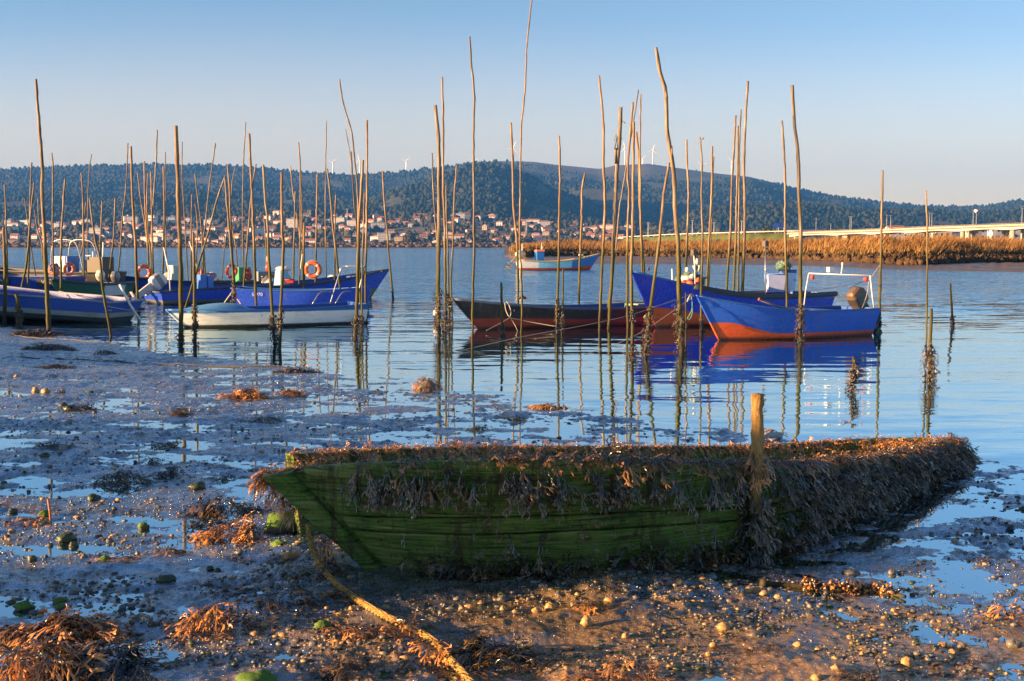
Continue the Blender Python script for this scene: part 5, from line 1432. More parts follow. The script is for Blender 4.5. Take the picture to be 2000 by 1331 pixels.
# stem: two heavy weathered timbers sloping down to the forefoot
def timber(a0, a1, b0, b1, y0, y1, depth, name, seed):
    """front face between photo lines a0-a1 (left edge) and b0-b1 (right edge), top at distance y0, foot at y1."""
    n, w = 70, 14
    rows, back = [], []
    for t in np.linspace(0, 1, n):
        y = y0 + (y1 - y0) * t
        L_ = at_y(a0[0] + (a1[0] - a0[0]) * t, a0[1] + (a1[1] - a0[1]) * t, y)
        R_ = at_y(b0[0] + (b1[0] - b0[0]) * t, b0[1] + (b1[1] - b0[1]) * t, y)
        r_, k_ = [], []
        for s in np.linspace(0, 1, w):
            p = L_ + (R_ - L_) * s
            d = 0.034 * (abs(s - 0.5) * 2) ** 5 + 0.016 * float(noise2(s * 9 + seed, t * 3, seed)) + 0.010 * float(noise2(s * 26, t * 7, seed + 1)) + 0.07 * max(0, float(noise2(s * 5, t * 2.2, seed + 2)) - 0.25)
            r_.append((p.x, p.y + d, p.z)); k_.append((p.x + 0.02, p.y + depth, p.z))
        rows.append(r_); back.append(k_)
    A, Bk = np.array(rows), np.array(back)
    mb = MB().grid(A).grid(Bk[:, ::-1])
    mb.grid(np.array([Bk[:, 0], A[:, 0]]).transpose(1, 0, 2)).grid(np.array([A[:, -1], Bk[:, -1]]).transpose(1, 0, 2)).grid(np.array([Bk[0], A[0]])).grid(np.array([A[-1], Bk[-1]]))
    return wparent(mb.build(name, M_WRECK, WR, loc=WL))
timber((508, 934), (716, 1122), (566, 924), (756, 1128), 7.05, 6.97, 0.17, "stem_timber", 21)
timber((563, 926), (752, 1128), (606, 917), (790, 1128), 7.10, 7.04, 0.12, "stem_timber", 27)
timber((560, 935), (720, 1100), (600, 925), (760, 1105), 7.30, 7.20, 0.22, "stem_backing", 33)
# seaweed growing over it
rng = np.random.RandomState(77)
def hang(root, out, n_spread, L, grav, name, mat, clamp=None):
    mb, tips = MB(), []
    d0 = out + rng.normal(0, n_spread, out.shape)
    fronds(mb, tips, root - WL, d0, L, grav, rng, clamp=clamp)
    o = with_tips(mb, tips, name, mat, WR)
    o["kind"] = "stuff"
    return o
pxu = np.array([1000 + FOC * p[0] / p[1] for p in gN])
n = 2300
iu = rng.randint(4, NU, n)
dens = np.interp(pxu[iu], [598, 690, 720, 860, 960, 1200, 1500, 1900], [0.03, 0.05, 0.22, 0.30, 0.75, 1.0, 1.0, 1.0]) * (0.62 + 0.7 * noise2(iu / 6.0, 0 * iu + 2, 63) + 0.3)
iu = iu[rng.uniform(size=n) < dens]; n = len(iu)
root = gN[iu] + nN[iu] * rng.uniform(-0.07, 0.045, n)[:, None]
root[:, 2] += 0.012 + rng.uniform(0, 0.02, n)
out = nN[iu] * rng.uniform(-0.5, 1.3, n)[:, None] + np.array([0, 0, 0.25])
hang(root, out, 0.32, np.clip(rng.lognormal(np.log(0.075), 0.38, n), 0.03, 0.19) * np.interp(pxu[iu], [600, 1400, 1900], [1.0, 1.05, 1.0]), rng.uniform(0.3, 1.0, n), "gunwale_seaweed", M_WEED_SHADE)
n = 1500
iu = rng.randint(4, NU, n); iu = iu[rng.uniform(size=n) < np.interp(pxu[iu], [598, 690, 860, 960, 1900], [0.15, 0.2, 0.6, 1.0, 1.0]) * (0.7 + 0.9 * noise2(iu / 8.0, 0 * iu + 5, 69))]; n = len(iu)
root = gN[iu] + nN[iu] * rng.uniform(-0.10, 0.03, n)[:, None]; root[:, 2] += 0.02 + 0.03 * np.clip(noise2(iu / 6.0, 0 * iu, 70), 0, 1)
hang(root, np.stack([rng.normal(0, 1, n), rng.normal(0, 1, n), rng.uniform(0.1, 0.9, n)], -1), 0.2, rng.uniform(0.03, 0.075, n), rng.uniform(0.3, 1.0, n), "rim_seaweed", M_WEED_LIT)
# long tassels below the rail
n = 300
iu = np.clip((rng.choice([700, 740, 800, 860, 905, 990, 1010, 1060, 1150, 1190, 1270, 1360, 1400, 1440], n) + rng.normal(0, 16, n)), 640, 1490)
iu = np.array([int(np.argmin(abs(pxu - x))) for x in iu])
v = rng.uniform(0.03, 0.20, n)
root = side_pt(iu, v, np.full(n, 0.03))
hang(root, nN[iu] * 0.25 + np.array([0, 0, -1.0]), 0.22, rng.uniform(0.07, 0.15, n), rng.uniform(0.1, 0.3, n), "hanging_seaweed", M_WEED)
# small tufts dotted over the planks and along the foot
n = 1000
iu = rng.randint(14, NU, n); ok = pxu[iu] < 1500; iu = iu[ok]; n = len(iu)
v = np.clip(0.97 - np.abs(rng.normal(0, 0.30, n)), 0.10, 0.96)
hang(side_pt(iu, v, np.full(n, 0.012)), nN[iu] * 0.5 + np.array([0, 0, -0.8]), 0.35, np.clip(rng.lognormal(np.log(0.045), 0.45, n), 0.015, 0.12), rng.uniform(0.1, 0.5, n), "plank_tufts_seaweed", M_WEED)
n = 3200
iu = rng.randint(10, NU, n); ok = (pxu[iu] < 1520) & (noise2(iu / 9.0, 0 * iu, 64) > -0.22); iu = iu[ok]; n = len(iu)
v = 0.93 - 0.22 * rng.uniform(0, 1, n) ** 1.5
hang(side_pt(iu, v, rng.uniform(0.01, 0.09, n)), nN[iu] * 0.8 + np.array([0, 0, 0.1]), 0.6, np.clip(rng.lognormal(np.log(0.08), 0.4, n), 0.03, 0.18), rng.uniform(0.2, 0.9, n), "foot_seaweed", M_WEED, clamp=lambda x, y: mud_top(x + WL[0], y + WL[1]) - WL[2])
# the thickly overgrown after part
n = 3300
cand = np.nonzero(pxu > 1455)[0]
iu = cand[rng.randint(0, len(cand), n)]
v = rng.uniform(0.0, 0.92, n)
keep = (rng.uniform(size=n) < np.interp(pxu[iu], [1455, 1510, 1560], [0.25, 0.8, 1.0])) & (noise2(iu / 5.0, v * 7, 68) > -0.28 + 0.25 * v)
iu, v = iu[keep], v[keep]; n = len(iu)
hang(side_pt(iu, v, rng.uniform(0.0, 0.05, n)), nN[iu] * 0.65 + np.array([0, 0, -0.6]), 0.55, np.clip(rng.lognormal(np.log(0.085), 0.4, n), 0.03, 0.2), rng.uniform(0.1, 0.6, n), "side_seaweed", M_WEED)
# far gunwale and stern
n = 1500
iu = rng.randint(0, NU, n)
pf = np.array([1000 + FOC * p[0] / p[1] for p in gF])
root = gF[iu] + fN[iu] * rng.uniform(-0.05, 0.06, n)[:, None]
root[:, 2] += 0.015 + 0.035 * np.clip(noise2(iu / 7.0, 0 * iu, 66), 0, 1)
hang(root, fN[iu] * rng.uniform(-0.3, 1.3, n)[:, None] + np.array([0.1, 0, 0.3]), 0.35, rng.uniform(0.05, 0.11, n), rng.uniform(0.3, 1.0, n), "far_seaweed", M_WEED_LIT)
n = 900
i2 = rng.randint(0, NU, n); t = rng.uniform(0, 1, n); ok = (pf[i2] > 1560); i2, t = i2[ok], t[ok]; n = len(i2)
root = gF[i2] * (1 - t[:, None]) + gN[np.clip(i2, 0, NU - 1)] * t[:, None]
root[:, 2] += -0.03 + rng.uniform(-0.03, 0.04, n) - 0.10 * np.interp(pf[i2], [1560, 1700], [1, 0])
hang(root, np.tile([0.0, -0.4, 0.8], (n, 1)), 0.5, rng.uniform(0.05, 0.11, n), rng.uniform(0.4, 1.0, n), "stern_seaweed", M_WEED_LIT)
# over the stem head and down its leading edge
n = 300
t = rng.uniform(0, 1, n) ** 1.6
L0 = np.array([list(at_y(508 + 208 * a, 934 + 188 * a, 7.14 - 0.08 * a)) for a in t * 0.42])
T0 = np.array([list(at_y(508 + 120 * a, 932 - 18 * a, 7.16)) for a in rng.uniform(0, 1, n)])
root = np.where((np.arange(n) % 5 < 2)[:, None], L0, T0)
root[:, 1] += rng.uniform(-0.02, 0.14, n); root[:, 2] += 0.01
hang(root, np.stack([rng.normal(-0.5, 0.5, n), rng.normal(-0.1, 0.5, n), rng.uniform(-0.2, 0.7, n)], -1), 0.3, rng.uniform(0.05, 0.11, n), rng.uniform(0.5, 1.3, n), "stem_seaweed", M_WEED_LIT)
n = 40
root = np.array([list(at_y(632 + 20 * rng.uniform(), 1042 + 60 * rng.uniform(), 7.0)) for _ in range(n)])
hang(root, np.tile([-0.2, -0.3, -0.7], (n, 1)), 0.3, rng.uniform(0.06, 0.13, n), rng.uniform(0.2, 0.6, n), "stem_seaweed", M_WEED_LIT)

# the stout post beside it
Yp = 7.40
P = curve_pts([at_y(1479, 770, Yp), at_y(1478, 850, Yp), at_y(1475, 960, Yp), at_y(1471, 1100, Yp), at_y(1470, 1150, Yp)], 40)
base = np.array(at_y(1471, 1092, Yp))
PO = thing("stout_post", "stout weathered square-topped post standing against the sunken hull's side", "post", base)
rad = np.full(40, 0.036) * (1 + 0.06 * np.random.RandomState(3).normal(0, 1, 40))
k = NT("post_wood")
p = k.pos()
g_ = k.noise(k.scaled(p, (40, 40, 4)), 1.0, 6, 0.7)
z = k.sep(p)[2]
c = k.ramp(g_, [(0.32, (0.10, 0.055, 0.020)), (0.5, (0.40, 0.24, 0.085)), (0.7, (0.55, 0.36, 0.15))])
c = k.mix(k.map(z, 0.52, 0.34), c, (0.045, 0.042, 0.014))  # lower shaft darkened, shade beside the hull put into the colour
k.set(color=c, rough=0.8, normal=k.bump(g_, 0.05, 1.0), spec=0.25)
MB().tube(P - base, rad, 14, wob=0.12, seed=5).build("shaft", k.m, PO)
path = P.copy()
for za, zb, sp in ((at_y(1475, 880, Yp).z, at_y(1475, 930, Yp).z, 0.035), (at_y(1475, 955, Yp).z, 0.10, 0.05)):
    mb, tips = MB(), []
    n = 46 if za > 0.55 else 170
    z = rng.uniform(zb, za, n); th = rng.uniform(0, 6.28, n)
    x = np.interp(z, path[::-1, 2], path[::-1, 0]); y = np.interp(z, path[::-1, 2], path[::-1, 1])
    root = np.stack([x + 0.04 * np.cos(th), y + 0.04 * np.sin(th), z], -1) - base
    fronds(mb, tips, root, np.stack([np.cos(th), np.sin(th), np.full(n, -0.9)], -1), rng.uniform(0.05, 0.14, n) * (0.7 if za > 0.55 else 1), rng.uniform(0.1, 0.6, n), rng)
    with_tips(mb, tips, "seaweed", M_WEED_LIT if za > 0.55 else M_WEED, PO)

# ------------------------------------------------------------------ wrack, stones and litter on the mud
for px, py, w, h, lab, m in [
    (105, 1222, 230, 74, "large orange-brown seaweed heap in the lower corner, upper lobe with green algae", M_WEED_LIT),
    (75, 1285, 220, 105, "large orange-brown seaweed heap in the lower corner, middle lobe", M_WEED_LIT),
    (215, 1290, 190, 95, "dark lower lobe of the large seaweed heap in the lower corner", M_WEED),
    (438, 985, 130, 52, "dark and rust seaweed mound beside the hull's stem head", M_WEED),
    (400, 1020, 110, 26, "low brown seaweed strip under the rust mound by the stem", M_WEED),
    (455, 1035, 150, 44, "orange seaweed spread leading to the mossy boulder", M_WEED_LIT),
    (580, 1015, 40, 34, "small orange seaweed tuft between mossy boulder and stem", M_WEED_LIT),
    (425, 1205, 165, 56, "wedge-shaped orange-tipped seaweed clump left of the thick rope", M_WEED_LIT),
    (560, 1160, 110, 60, "dark leafy seaweed clump between the stem foot and the wedge-shaped clump", M_WEED),
    (630, 1110, 90, 50, "dark seaweed tangle under the hull's stem", M_WEED),
    (665, 1160, 40, 32, "small orange seaweed tuft hung on the thick rope", M_WEED_LIT),
    (775, 1225, 120, 40, "curly orange seaweed knot half way along the thick rope", M_WEED_LIT),
    (690, 1238, 110, 26, "low sunlit seaweed mat on the near side of the thick rope", M_WEED_LIT),
    (845, 1262, 70, 34, "orange seaweed tuft at the thick rope's lower bend", M_WEED_LIT),
    (960, 1272, 175, 62, "dark fan of seaweed with orange tips right of the thick rope", M_WEED),
    (690, 1312, 130, 36, "dark seaweed patch at the bottom edge left of the rope's end", M_WEED),
    (910, 1322, 100, 24, "orange seaweed tuft at the bottom edge by the rope's end", M_WEED_LIT),
    (1240, 1300, 110, 56, "dark seaweed clump with sunlit tips among the pebbles", M_WEED_LIT),
    (1165, 1325, 80, 22, "flat orange seaweed scrap at the bottom edge below the pebbles", M_WEED_LIT),
    (1972, 1195, 80, 60, "brown knobbly weed mound at the picture's right edge", M_WEED_LIT),
    (1710, 1322, 110, 24, "dark weed strip at the bottom edge under the two egg pebbles", M_WEED),
    (235, 930, 130, 38, "dark seaweed heap standing alone on the pools, above the mossy stones", M_WEED),
    (335, 922, 75, 26, "dark seaweed clump beside the lone heap on the pools", M_WEED),
    (305, 902, 55, 16, "thin dark seaweed scrap above the lone heap", M_WEED),
    (440, 930, 50, 16, "thin dark weed scrap between the lone heap and the stem head", M_WEED),
    (480, 772, 100, 20, "brown weed ridge on the sunlit band of mud", M_WEED_LIT),
    (570, 769, 60, 12, "smaller weed ridge at the end of the sunlit band", M_WEED_LIT),
    (1075, 795, 65, 13, "weed clump at the water's edge below the black boat", M_WEED_LIT),
    (1010, 818, 40, 9, "small weed scrap between two others below the black boat", M_WEED_LIT),
    (938, 836, 30, 12, "little round weed clump on the wet mud below the black boat", M_WEED_LIT),
    (580, 726, 90, 7, "thin weed line at the water's edge by the long pale rope", M_WEED),
    (150, 797, 60, 14, "dark weed clump next to two pale stones", M_WEED),
    (360, 805, 50, 15, "dark low weed clump in the middle of the grey mud", M_WEED),
    (520, 818, 40, 16, "small dark weed clump on the grey mud towards the water", M_WEED),
    (100, 872, 40, 10, "tiny dark weed scrap above the round green stone", M_WEED),
    (325, 868, 30, 10, "tiny dark weed tuft on the pools below the grey mud", M_WEED),
    (80, 650, 120, 12, "black weed streak around the tallest beach pole's foot", M_WEED),
    (95, 680, 110, 12, "long black weed streak on the upper mud below the beached boat", M_WEED),
    (205, 690, 36, 8, "short black weed streak on the upper mud beside the long one", M_WEED),
    (110, 716, 70, 6, "thin brown weed line below the lowest dark rope", M_WEED),
    (1668, 833, 70, 7, "scraps of floating weed below the weed-wrapped stump", M_WEED_LIT),
    (1950, 850, 30, 5, "floating weed scrap near the overgrown stern", M_WEED_LIT),
    (1508, 848, 50, 10, "weed scrap between the stout post and the water", M_WEED_LIT),
    (1150, 1180, 30, 10, "small sunlit weed tuft among pebbles under the hull", M_WEED_LIT),
    (65, 1015, 60, 20, "rusty weed tuft by the upright red stick", M_WEED_LIT),
    (330, 1075, 50, 16, "rusty curl of weed on the mud below the round lit stone", M_WEED_LIT),
    (230, 1090, 70, 12, "scatter of rusty weed beside the yellow-lit stone", M_WEED_LIT)]:
    clump(px, py, w, h, lab, mat=m, L=(0.10, 0.23) if w > 160 and px < 300 else (0.08, 0.19) if w > 120 and py > 950 else (0.06, 0.14) if py > 880 else (0.10, 0.20))
# rounded stones
def stone_mat(name, c1, c2, moss=None, rough=0.55):
    k = NT(name)
    o = k.coords("Object")
    n = k.noise(o, 9, 4, 0.6)
    n2 = k.noise(o, 60, 3, 0.7)
    rnd = k.n("ObjectInfo").outputs["Random"]
    c = k.mix(k.map(n, 0.35, 0.65), c1, c2)
    c = k.mix(k.math('MULTIPLY', rnd, 0.4), c, tuple(x * 0.6 for x in c1))
    if moss:
        nz = k.sep(k.n("NewGeometry").outputs["Normal"])[2]
        f = k.map(k.math('ADD', nz, k.math('MULTIPLY_ADD', n, 0.9, -0.45)), 0.0, 0.35)
        c = k.mix(f, c, k.mix(n2, tuple(x * 0.55 for x in moss), tuple(x * 1.4 for x in moss)))
    k.set(color=c, rough=rough, normal=k.bump(n2, 0.006, 0.8))
    return k.m
S_MOSS = stone_mat("mossy_stone", (0.11, 0.10, 0.07), (0.07, 0.065, 0.05), (0.075, 0.155, 0.013), 0.8)
S_DIM = stone_mat("algae_stone", (0.060, 0.065, 0.052), (0.035, 0.040, 0.032), (0.038, 0.060, 0.024), 0.38)
S_PALE_LIT = stone_mat("pale_sunlit_stone", (0.50, 0.30, 0.11), (0.32, 0.19, 0.08), None, 0.40)  # pale stone with orange sunlight put into its colour
S_GREY = stone_mat("grey_stone", (0.17, 0.16, 0.14), (0.09, 0.085, 0.08), None, 0.35)
def stone(px, py, rx, ry, mat, label, group="stones lying on the mud", depth=None, seed=None, noise=0.42):
    g = ground(px, py + ry * 0.75)
    s = g.y / FOC
    seed = seed or int(px * 5 + py)
    t = MB().blob((0, 0, 0), (rx * s, (depth or rx * 0.8) * s, ry * s * 1.05), 18, 11, noise=noise, seed=seed).build("stone", mat)
    t.location = (g.x, g.y, g.z + ry * s * 0.40)
    t.rotation_euler = (0, 0, (seed % 63) / 10.0 * 0.15)
    return tag(t, label, "stone", group)
stone(550, 1018, 36, 27, S_MOSS, "big boulder capped with bright green moss under the stem head", noise=0.3)
stone(545, 1061, 17, 8, S_MOSS, "small flat mossy stone below the big mossy boulder")
stone(565, 1083, 22, 7, S_PALE_LIT, "flat sunlit stone half sunk below the big mossy boulder")
for px, py, rx, ry, m, lab in [
    (25, 997, 9, 6, S_DIM, "round green stone near the picture's edge above the red stick"),
    (130, 1048, 19, 11, S_DIM, "largest oval dark green stone on the pools, red stick above it"),
    (144, 1063, 9, 8, S_DIM, "dark stone touching the largest oval green stone"),
    (63, 1090, 9, 8, S_DIM, "upright dark green stone beside a pool, below the red stick"),
    (182, 971, 12, 8, S_DIM, "dome-shaped green stone between the lone weed heap and the red stick"),
    (279, 1026, 11, 9, S_MOSS, "round yellow-green stone lit on one side, right of the red stick"),
    (87, 1003, 12, 9, S_MOSS, "lit yellow-green stone at the foot of the red stick"),
    (205, 1090, 11, 6, S_MOSS, "tilted yellow-lit stone on the rusty weed"),
    (325, 1128, 19, 9, S_DIM, "oval dark green stone beside the widest pool"),
    (46, 1182, 20, 11, S_MOSS, "bright green mossy stone above the large seaweed heap"),
    (117, 1171, 14, 7, S_MOSS, "mossy twin stone above the large seaweed heap, upper one"),
    (117, 1184, 10, 6, S_MOSS, "mossy twin stone above the large seaweed heap, lower one"),
    (386, 948, 17, 9, S_DIM, "green oval stone above the rust seaweed mound"),
    (88, 889, 10, 7, S_DIM, "smooth round green stone alone on the grey mud"),
    (410, 1109, 8, 6, S_DIM, "upper of two dark pebbles right of the widest pool"),
    (425, 1113, 7, 5, S_DIM, "lower of two dark pebbles right of the widest pool"),
    (239, 1186, 8, 6, S_GREY, "grey pebble left of the wedge-shaped weed clump"),
    (257, 1183, 8, 5, S_GREY, "grey pebble beside another, nearer the wedge-shaped clump"),
    (145, 1156, 11, 5, S_GREY, "flat pale grey stone between pools above the heap"),
    (215, 1143, 7, 5, S_DIM, "small dark stone left of the oval stone by the widest pool"),
    (70, 761, 7, 6, S_PALE_LIT, "whitish egg-shaped stone on the sunlit band, the smaller of two"),
    (89, 763, 8, 6, S_PALE_LIT, "whitish egg-shaped stone on the sunlit band, the larger of two"),
    (122, 764, 6, 4, S_PALE_LIT, "small pale stone beyond the two whitish eggs"),
    (32, 735, 5, 4, S_PALE_LIT, "pale stone on the beach above the two whitish eggs"),
    (175, 765, 9, 3, S_MOSS, "flat yellowish stone at the end of the row of pale stones"),
    (123, 789, 9, 5, S_DIM, "upper of two grey-green stones by a dark weed clump"),
    (135, 797, 10, 6, S_DIM, "lower of two grey-green stones by a dark weed clump"),
    (498, 1322, 40, 15, S_MOSS, "large moss-covered stone cut by the bottom edge"),
    (630, 1219, 17, 9, S_MOSS, "half-lit mossy stone left of the rope's seaweed knot"),
    (470, 1155, 10, 6, S_GREY, "grey stone beside the dark leafy clump"),
    (1075, 1183, 11, 10, S_PALE_LIT, "tallest round orange-lit pebble under the hull"),
    (1191, 1171, 11, 8, S_PALE_LIT, "orange-lit pebble right of the tallest one"),
    (983, 1188, 8, 6, S_PALE_LIT, "orange-lit pebble left of the tallest one"),
    (1047, 1191, 9, 6, S_PALE_LIT, "squat pebble touching the sunlit strip left of the tallest pebble"),
    (983, 1168, 14, 6, S_GREY, "grey-green flat stone in the hull's shade"),
    (1145, 1212, 12, 11, S_PALE_LIT, "angular pale stone in the middle of the sunlit strip"),
    (1222, 1241, 9, 7, S_PALE_LIT, "round orange pebble below the sunlit strip"),
    (1168, 1262, 10, 6, S_GREY, "grey pebble right of the dark fan of seaweed"),
    (1393, 1258, 8, 6, S_PALE_LIT, "orange pebble alone on blue-grey mud, right of centre"),
    (1384, 1275, 6, 5, S_PALE_LIT, "smaller orange pebble under the lone one"),
    (1415, 1222, 16, 9, S_PALE_LIT, "orange stone beside a wet dark hollow"),
    (1632, 1305, 12, 10, S_PALE_LIT, "pointed orange stone near the bottom edge"),
    (1596, 1322, 14, 8, S_PALE_LIT, "broad stone left of the pointed orange stone"),
    (1771, 1291, 14, 12, S_PALE_LIT, "large upright egg pebble near the bottom edge"),
    (1842, 1258, 10, 6, S_PALE_LIT, "yellow egg pebble, upper of a cluster"),
    (1861, 1273, 12, 6, S_PALE_LIT, "yellow flat pebble, lowest of a cluster"),
    (1856, 1262, 9, 5, S_GREY, "brown pebble in the middle of a cluster"),
    (1879, 1260, 10, 7, S_GREY, "dark round pebble at the end of a cluster"),
    (1684, 1277, 7, 6, S_PALE_LIT, "small orange pebble above the large upright egg"),
    (1560, 1258, 12, 6, S_PALE_LIT, "slanted orange stone with dark shadow, centre right"),
    (1462, 1152, 9, 8, S_PALE_LIT, "orange stone at the thick end of the mussel-covered branch"),
    (1476, 1151, 12, 8, S_PALE_LIT, "brown stone next to the mussel-covered branch's end"),
    (1742, 1117, 10, 8, S_GREY, "dark angular stone alone between the overgrown stern and the branch"),
    (1865, 1055, 7, 5, S_PALE_LIT, "reddish pebble alone on the pools right of the stern"),
    (1664, 1116, 17, 7, S_GREY, "smooth dark hump of stone above the mussel-covered branch"),
    (1980, 1255, 16, 11, S_GREY, "brown stone at the right edge under the weed mound"),
    (1520, 1165, 9, 6, S_PALE_LIT, "orange stone in front of the mussel-covered branch")]:
    stone(px, py, rx, ry, m, lab)
# weed-capped boulder at the water's edge
BO = stone(833, 752, 20, 15, S_GREY, "lone round boulder crusted with weed standing in the shallows", seed=9, noise=0.3)
mb, tips = MB(), []
rg = np.random.RandomState(4)
c0 = np.array(BO.location); s = c0[1] / FOC
th, ph = rg.uniform(0, 6.28, 170), np.arccos(rg.uniform(-0.2, 1, 170))
d = np.stack([np.sin(ph) * np.cos(th), np.sin(ph) * np.sin(th), np.cos(ph)], -1)
fronds(mb, tips, d * np.array([20 * s, 16 * s, 17 * s]), d + np.array([0, 0, -0.4]), rg.uniform(0.05, 0.11, 170), rg.uniform(0.3, 1, 170), rg)
with_tips(mb, tips, "seaweed", M_WEED_LIT, BO)
# strewn pebbles: one mesh of each of a few shapes, copied
rg = np.random.RandomState(12)
protos = [MB().blob((0, 0, 0), (1, 0.72, 0.6), 10, 7, noise=0.55, seed=100 + i).build("pebble", [S_PALE_LIT, S_PALE_LIT, S_GREY, S_PALE_LIT, S_GREY, S_DIM][i]) for i in range(6)]
first = [True] * 6
PEB = [("small pale pebble strewn with many others over the sunlit sandy mud", "pale pebbles strewn over the mud"), ("small grey pebble strewn with many others over the wet mud", "grey pebbles strewn over the mud"), ("small greenish pebble strewn with many others over the pools", "greenish pebbles strewn over the mud")]
cnt = 0
while cnt < 170:
    if rg.uniform() < 0.62:
        px, py = rg.uniform(640, 2000), rg.triangular(1150, 1250, 1331)
    else:
        px, py = rg.uniform(0, 2000), rg.uniform(800, 1331)
    i = rg.randint(6)
    g = ground(px, py)
    if (pxu.min() < px < 1900 and 880 < py < 1140): continue
    o = protos[i] if first[i] else protos[i].copy()
    if not first[i]: COL.objects.link(o)
    first[i] = False
    r_ = rg.uniform(2.0, 5.0) * g.y / FOC
    o.location = (g.x, g.y, g.z + r_ * 0.05)
    o.scale = (r_ * rg.uniform(0.9, 1.5), r_ * rg.uniform(0.8, 1.2), r_ * rg.uniform(0.8, 1.2))
    o.rotation_euler = (0, 0, rg.uniform(0, 6.28))
    tag(o, *([PEB[0][0], "pebble", PEB[0][1]] if i in (0, 1, 3) else [PEB[1][0], "pebble", PEB[1][1]] if i in (2, 4) else [PEB[2][0], "pebble", PEB[2][1]]))
    cnt += 1
# gravel and shell grit too fine to count
IV, IF = icosphere(1)
n = 19000
px = rg.uniform(-60, 2060, n); py = 700 + 640 * rg.uniform(0, 1, n) ** 0.75
dirs = np.stack([(px - 1000) / FOC, np.full(n, _ca) - (py - 665.5) / FOC * _sa, -_sa - (py - 665.5) / FOC * _ca], -1)
tt = (0.1 - CAM_H) / dirs[:, 2]
x, y = dirs[:, 0] * tt, dirs[:, 1] * tt
ok = (mud_base(x, y) > 0.005) & (noise2(x / 0.8, y / 0.6, 95) > -0.12)
x, y = x[ok], y[ok]; n = len(x)
rr = np.minimum(rg.lognormal(np.log(0.0042), 0.5, n), 0.013) * (1 + 0.05 * y)
V = IV[None] * (1 + 0.25 * rg.uniform(-1, 1, (n, len(IV), 1))) * (rr[:, None, None] * np.stack([rg.uniform(0.9, 1.6, n), rg.uniform(0.7, 1.2, n), rg.uniform(0.55, 1.0, n)], -1)[:, None])
V += np.stack([x, y, mud_base(x, y) + mud_micro(x, y) + rr * 0.15], -1)[:, None]
gm = MB(); mats = rg.choice(4, n, p=[0.38, 0.17, 0.15, 0.30])
gm.add(V.reshape(-1, 3), (IF[None] + (np.arange(n) * len(IV))[:, None, None]).reshape(-1, 3), np.repeat(mats, len(IF)))
tag(gm.build("gravel", [S_GREY, S_PALE_LIT, S_DIM, stone_mat("mussel_dark", (0.03, 0.028, 0.03), (0.06, 0.05, 0.04), None, 0.4)]), "fine gravel and shell grit scattered over the mud", kind="stuff")
# tufts of low weed too many to count
n = 2600
px = rg.uniform(-60, 2060, n); py = 640 + 690 * rg.uniform(0, 1, n) ** 0.9
dirs = np.stack([(px - 1000) / FOC, np.full(n, _ca) - (py - 665.5) / FOC * _sa, -_sa - (py - 665.5) / FOC * _ca], -1)
tt = (0.1 - CAM_H) / dirs[:, 2]
x, y = dirs[:, 0] * tt, dirs[:, 1] * tt
ok = (mud_base(x, y) > 0.002) & (noise2(x / 0.9, y / 0.8, 97) > 0.02)
x, y = np.repeat(x[ok], 3), np.repeat(y[ok], 3); n = len(x)
x += rg.normal(0, 0.03, n); y += rg.normal(0, 0.03, n)
mb, tips = MB(), []
fronds(mb, tips, np.stack([x, y, mud_top(x, y) + 0.004], -1), np.stack([rg.normal(0, 1, n), rg.normal(0, 1, n), rg.uniform(0, 0.7, n)], -1), rg.uniform(0.025, 0.065, n) * (1 + 0.03 * y), rg.uniform(0.4, 1, n), rg, clamp=mud_top, lift=0.002)
tag(with_tips(mb, tips, "weed_litter", M_WEED), "small scraps of weed littering the whole mud flat", kind="stuff")
# mussel-covered branch
P = np.array([list(ground(x, y)) for x, y in ((1487, 1146), (1520, 1148), (1570, 1152), (1640, 1156), (1700, 1158), (1768, 1172))])
P[:, 2] += 0.018
BR = thing("driftwood_branch", "driftwood branch crusted with mussels lying on the mud right of the hull", "branch", P[2])
q = curve_pts(P, 40)
MB().tube(q - P[2], np.interp(np.arange(40), [0, 3, 39], [0.030, 0.016, 0.010]), 8, wob=0.15, seed=2).build("branch_wood", M_POLE, BR)
mb, tips = MB(), []
n = 210; iu = rg.randint(11, 37, n); th = rg.uniform(0, 6.28, n)
root = q[iu] - P[2] + np.stack([rg.normal(0, 0.015, n), 0.022 * np.cos(th), 0.020 * np.sin(th)], -1)
fronds(mb, tips, root, np.stack([rg.normal(0, .5, n), np.cos(th), np.sin(th)], -1), rg.uniform(0.025, 0.06, n), rg.uniform(0.2, 0.8, n), rg)
for i in range(n):
    V = PV * np.array([.011, .011, .030]) @ np.array(Matrix.Rotation(rg.uniform(0, 6.3), 3, Vector(rg.normal(0, 1, 3)).normalized())).T + root[i]
    mb.add(V, PF); tips.append(np.full(len(V), rg.uniform(-0.3, 0.9)))
with_tips(mb, tips, "mussels_and_weed", M_WEED_LIT, BR)["kind"] = "stuff"
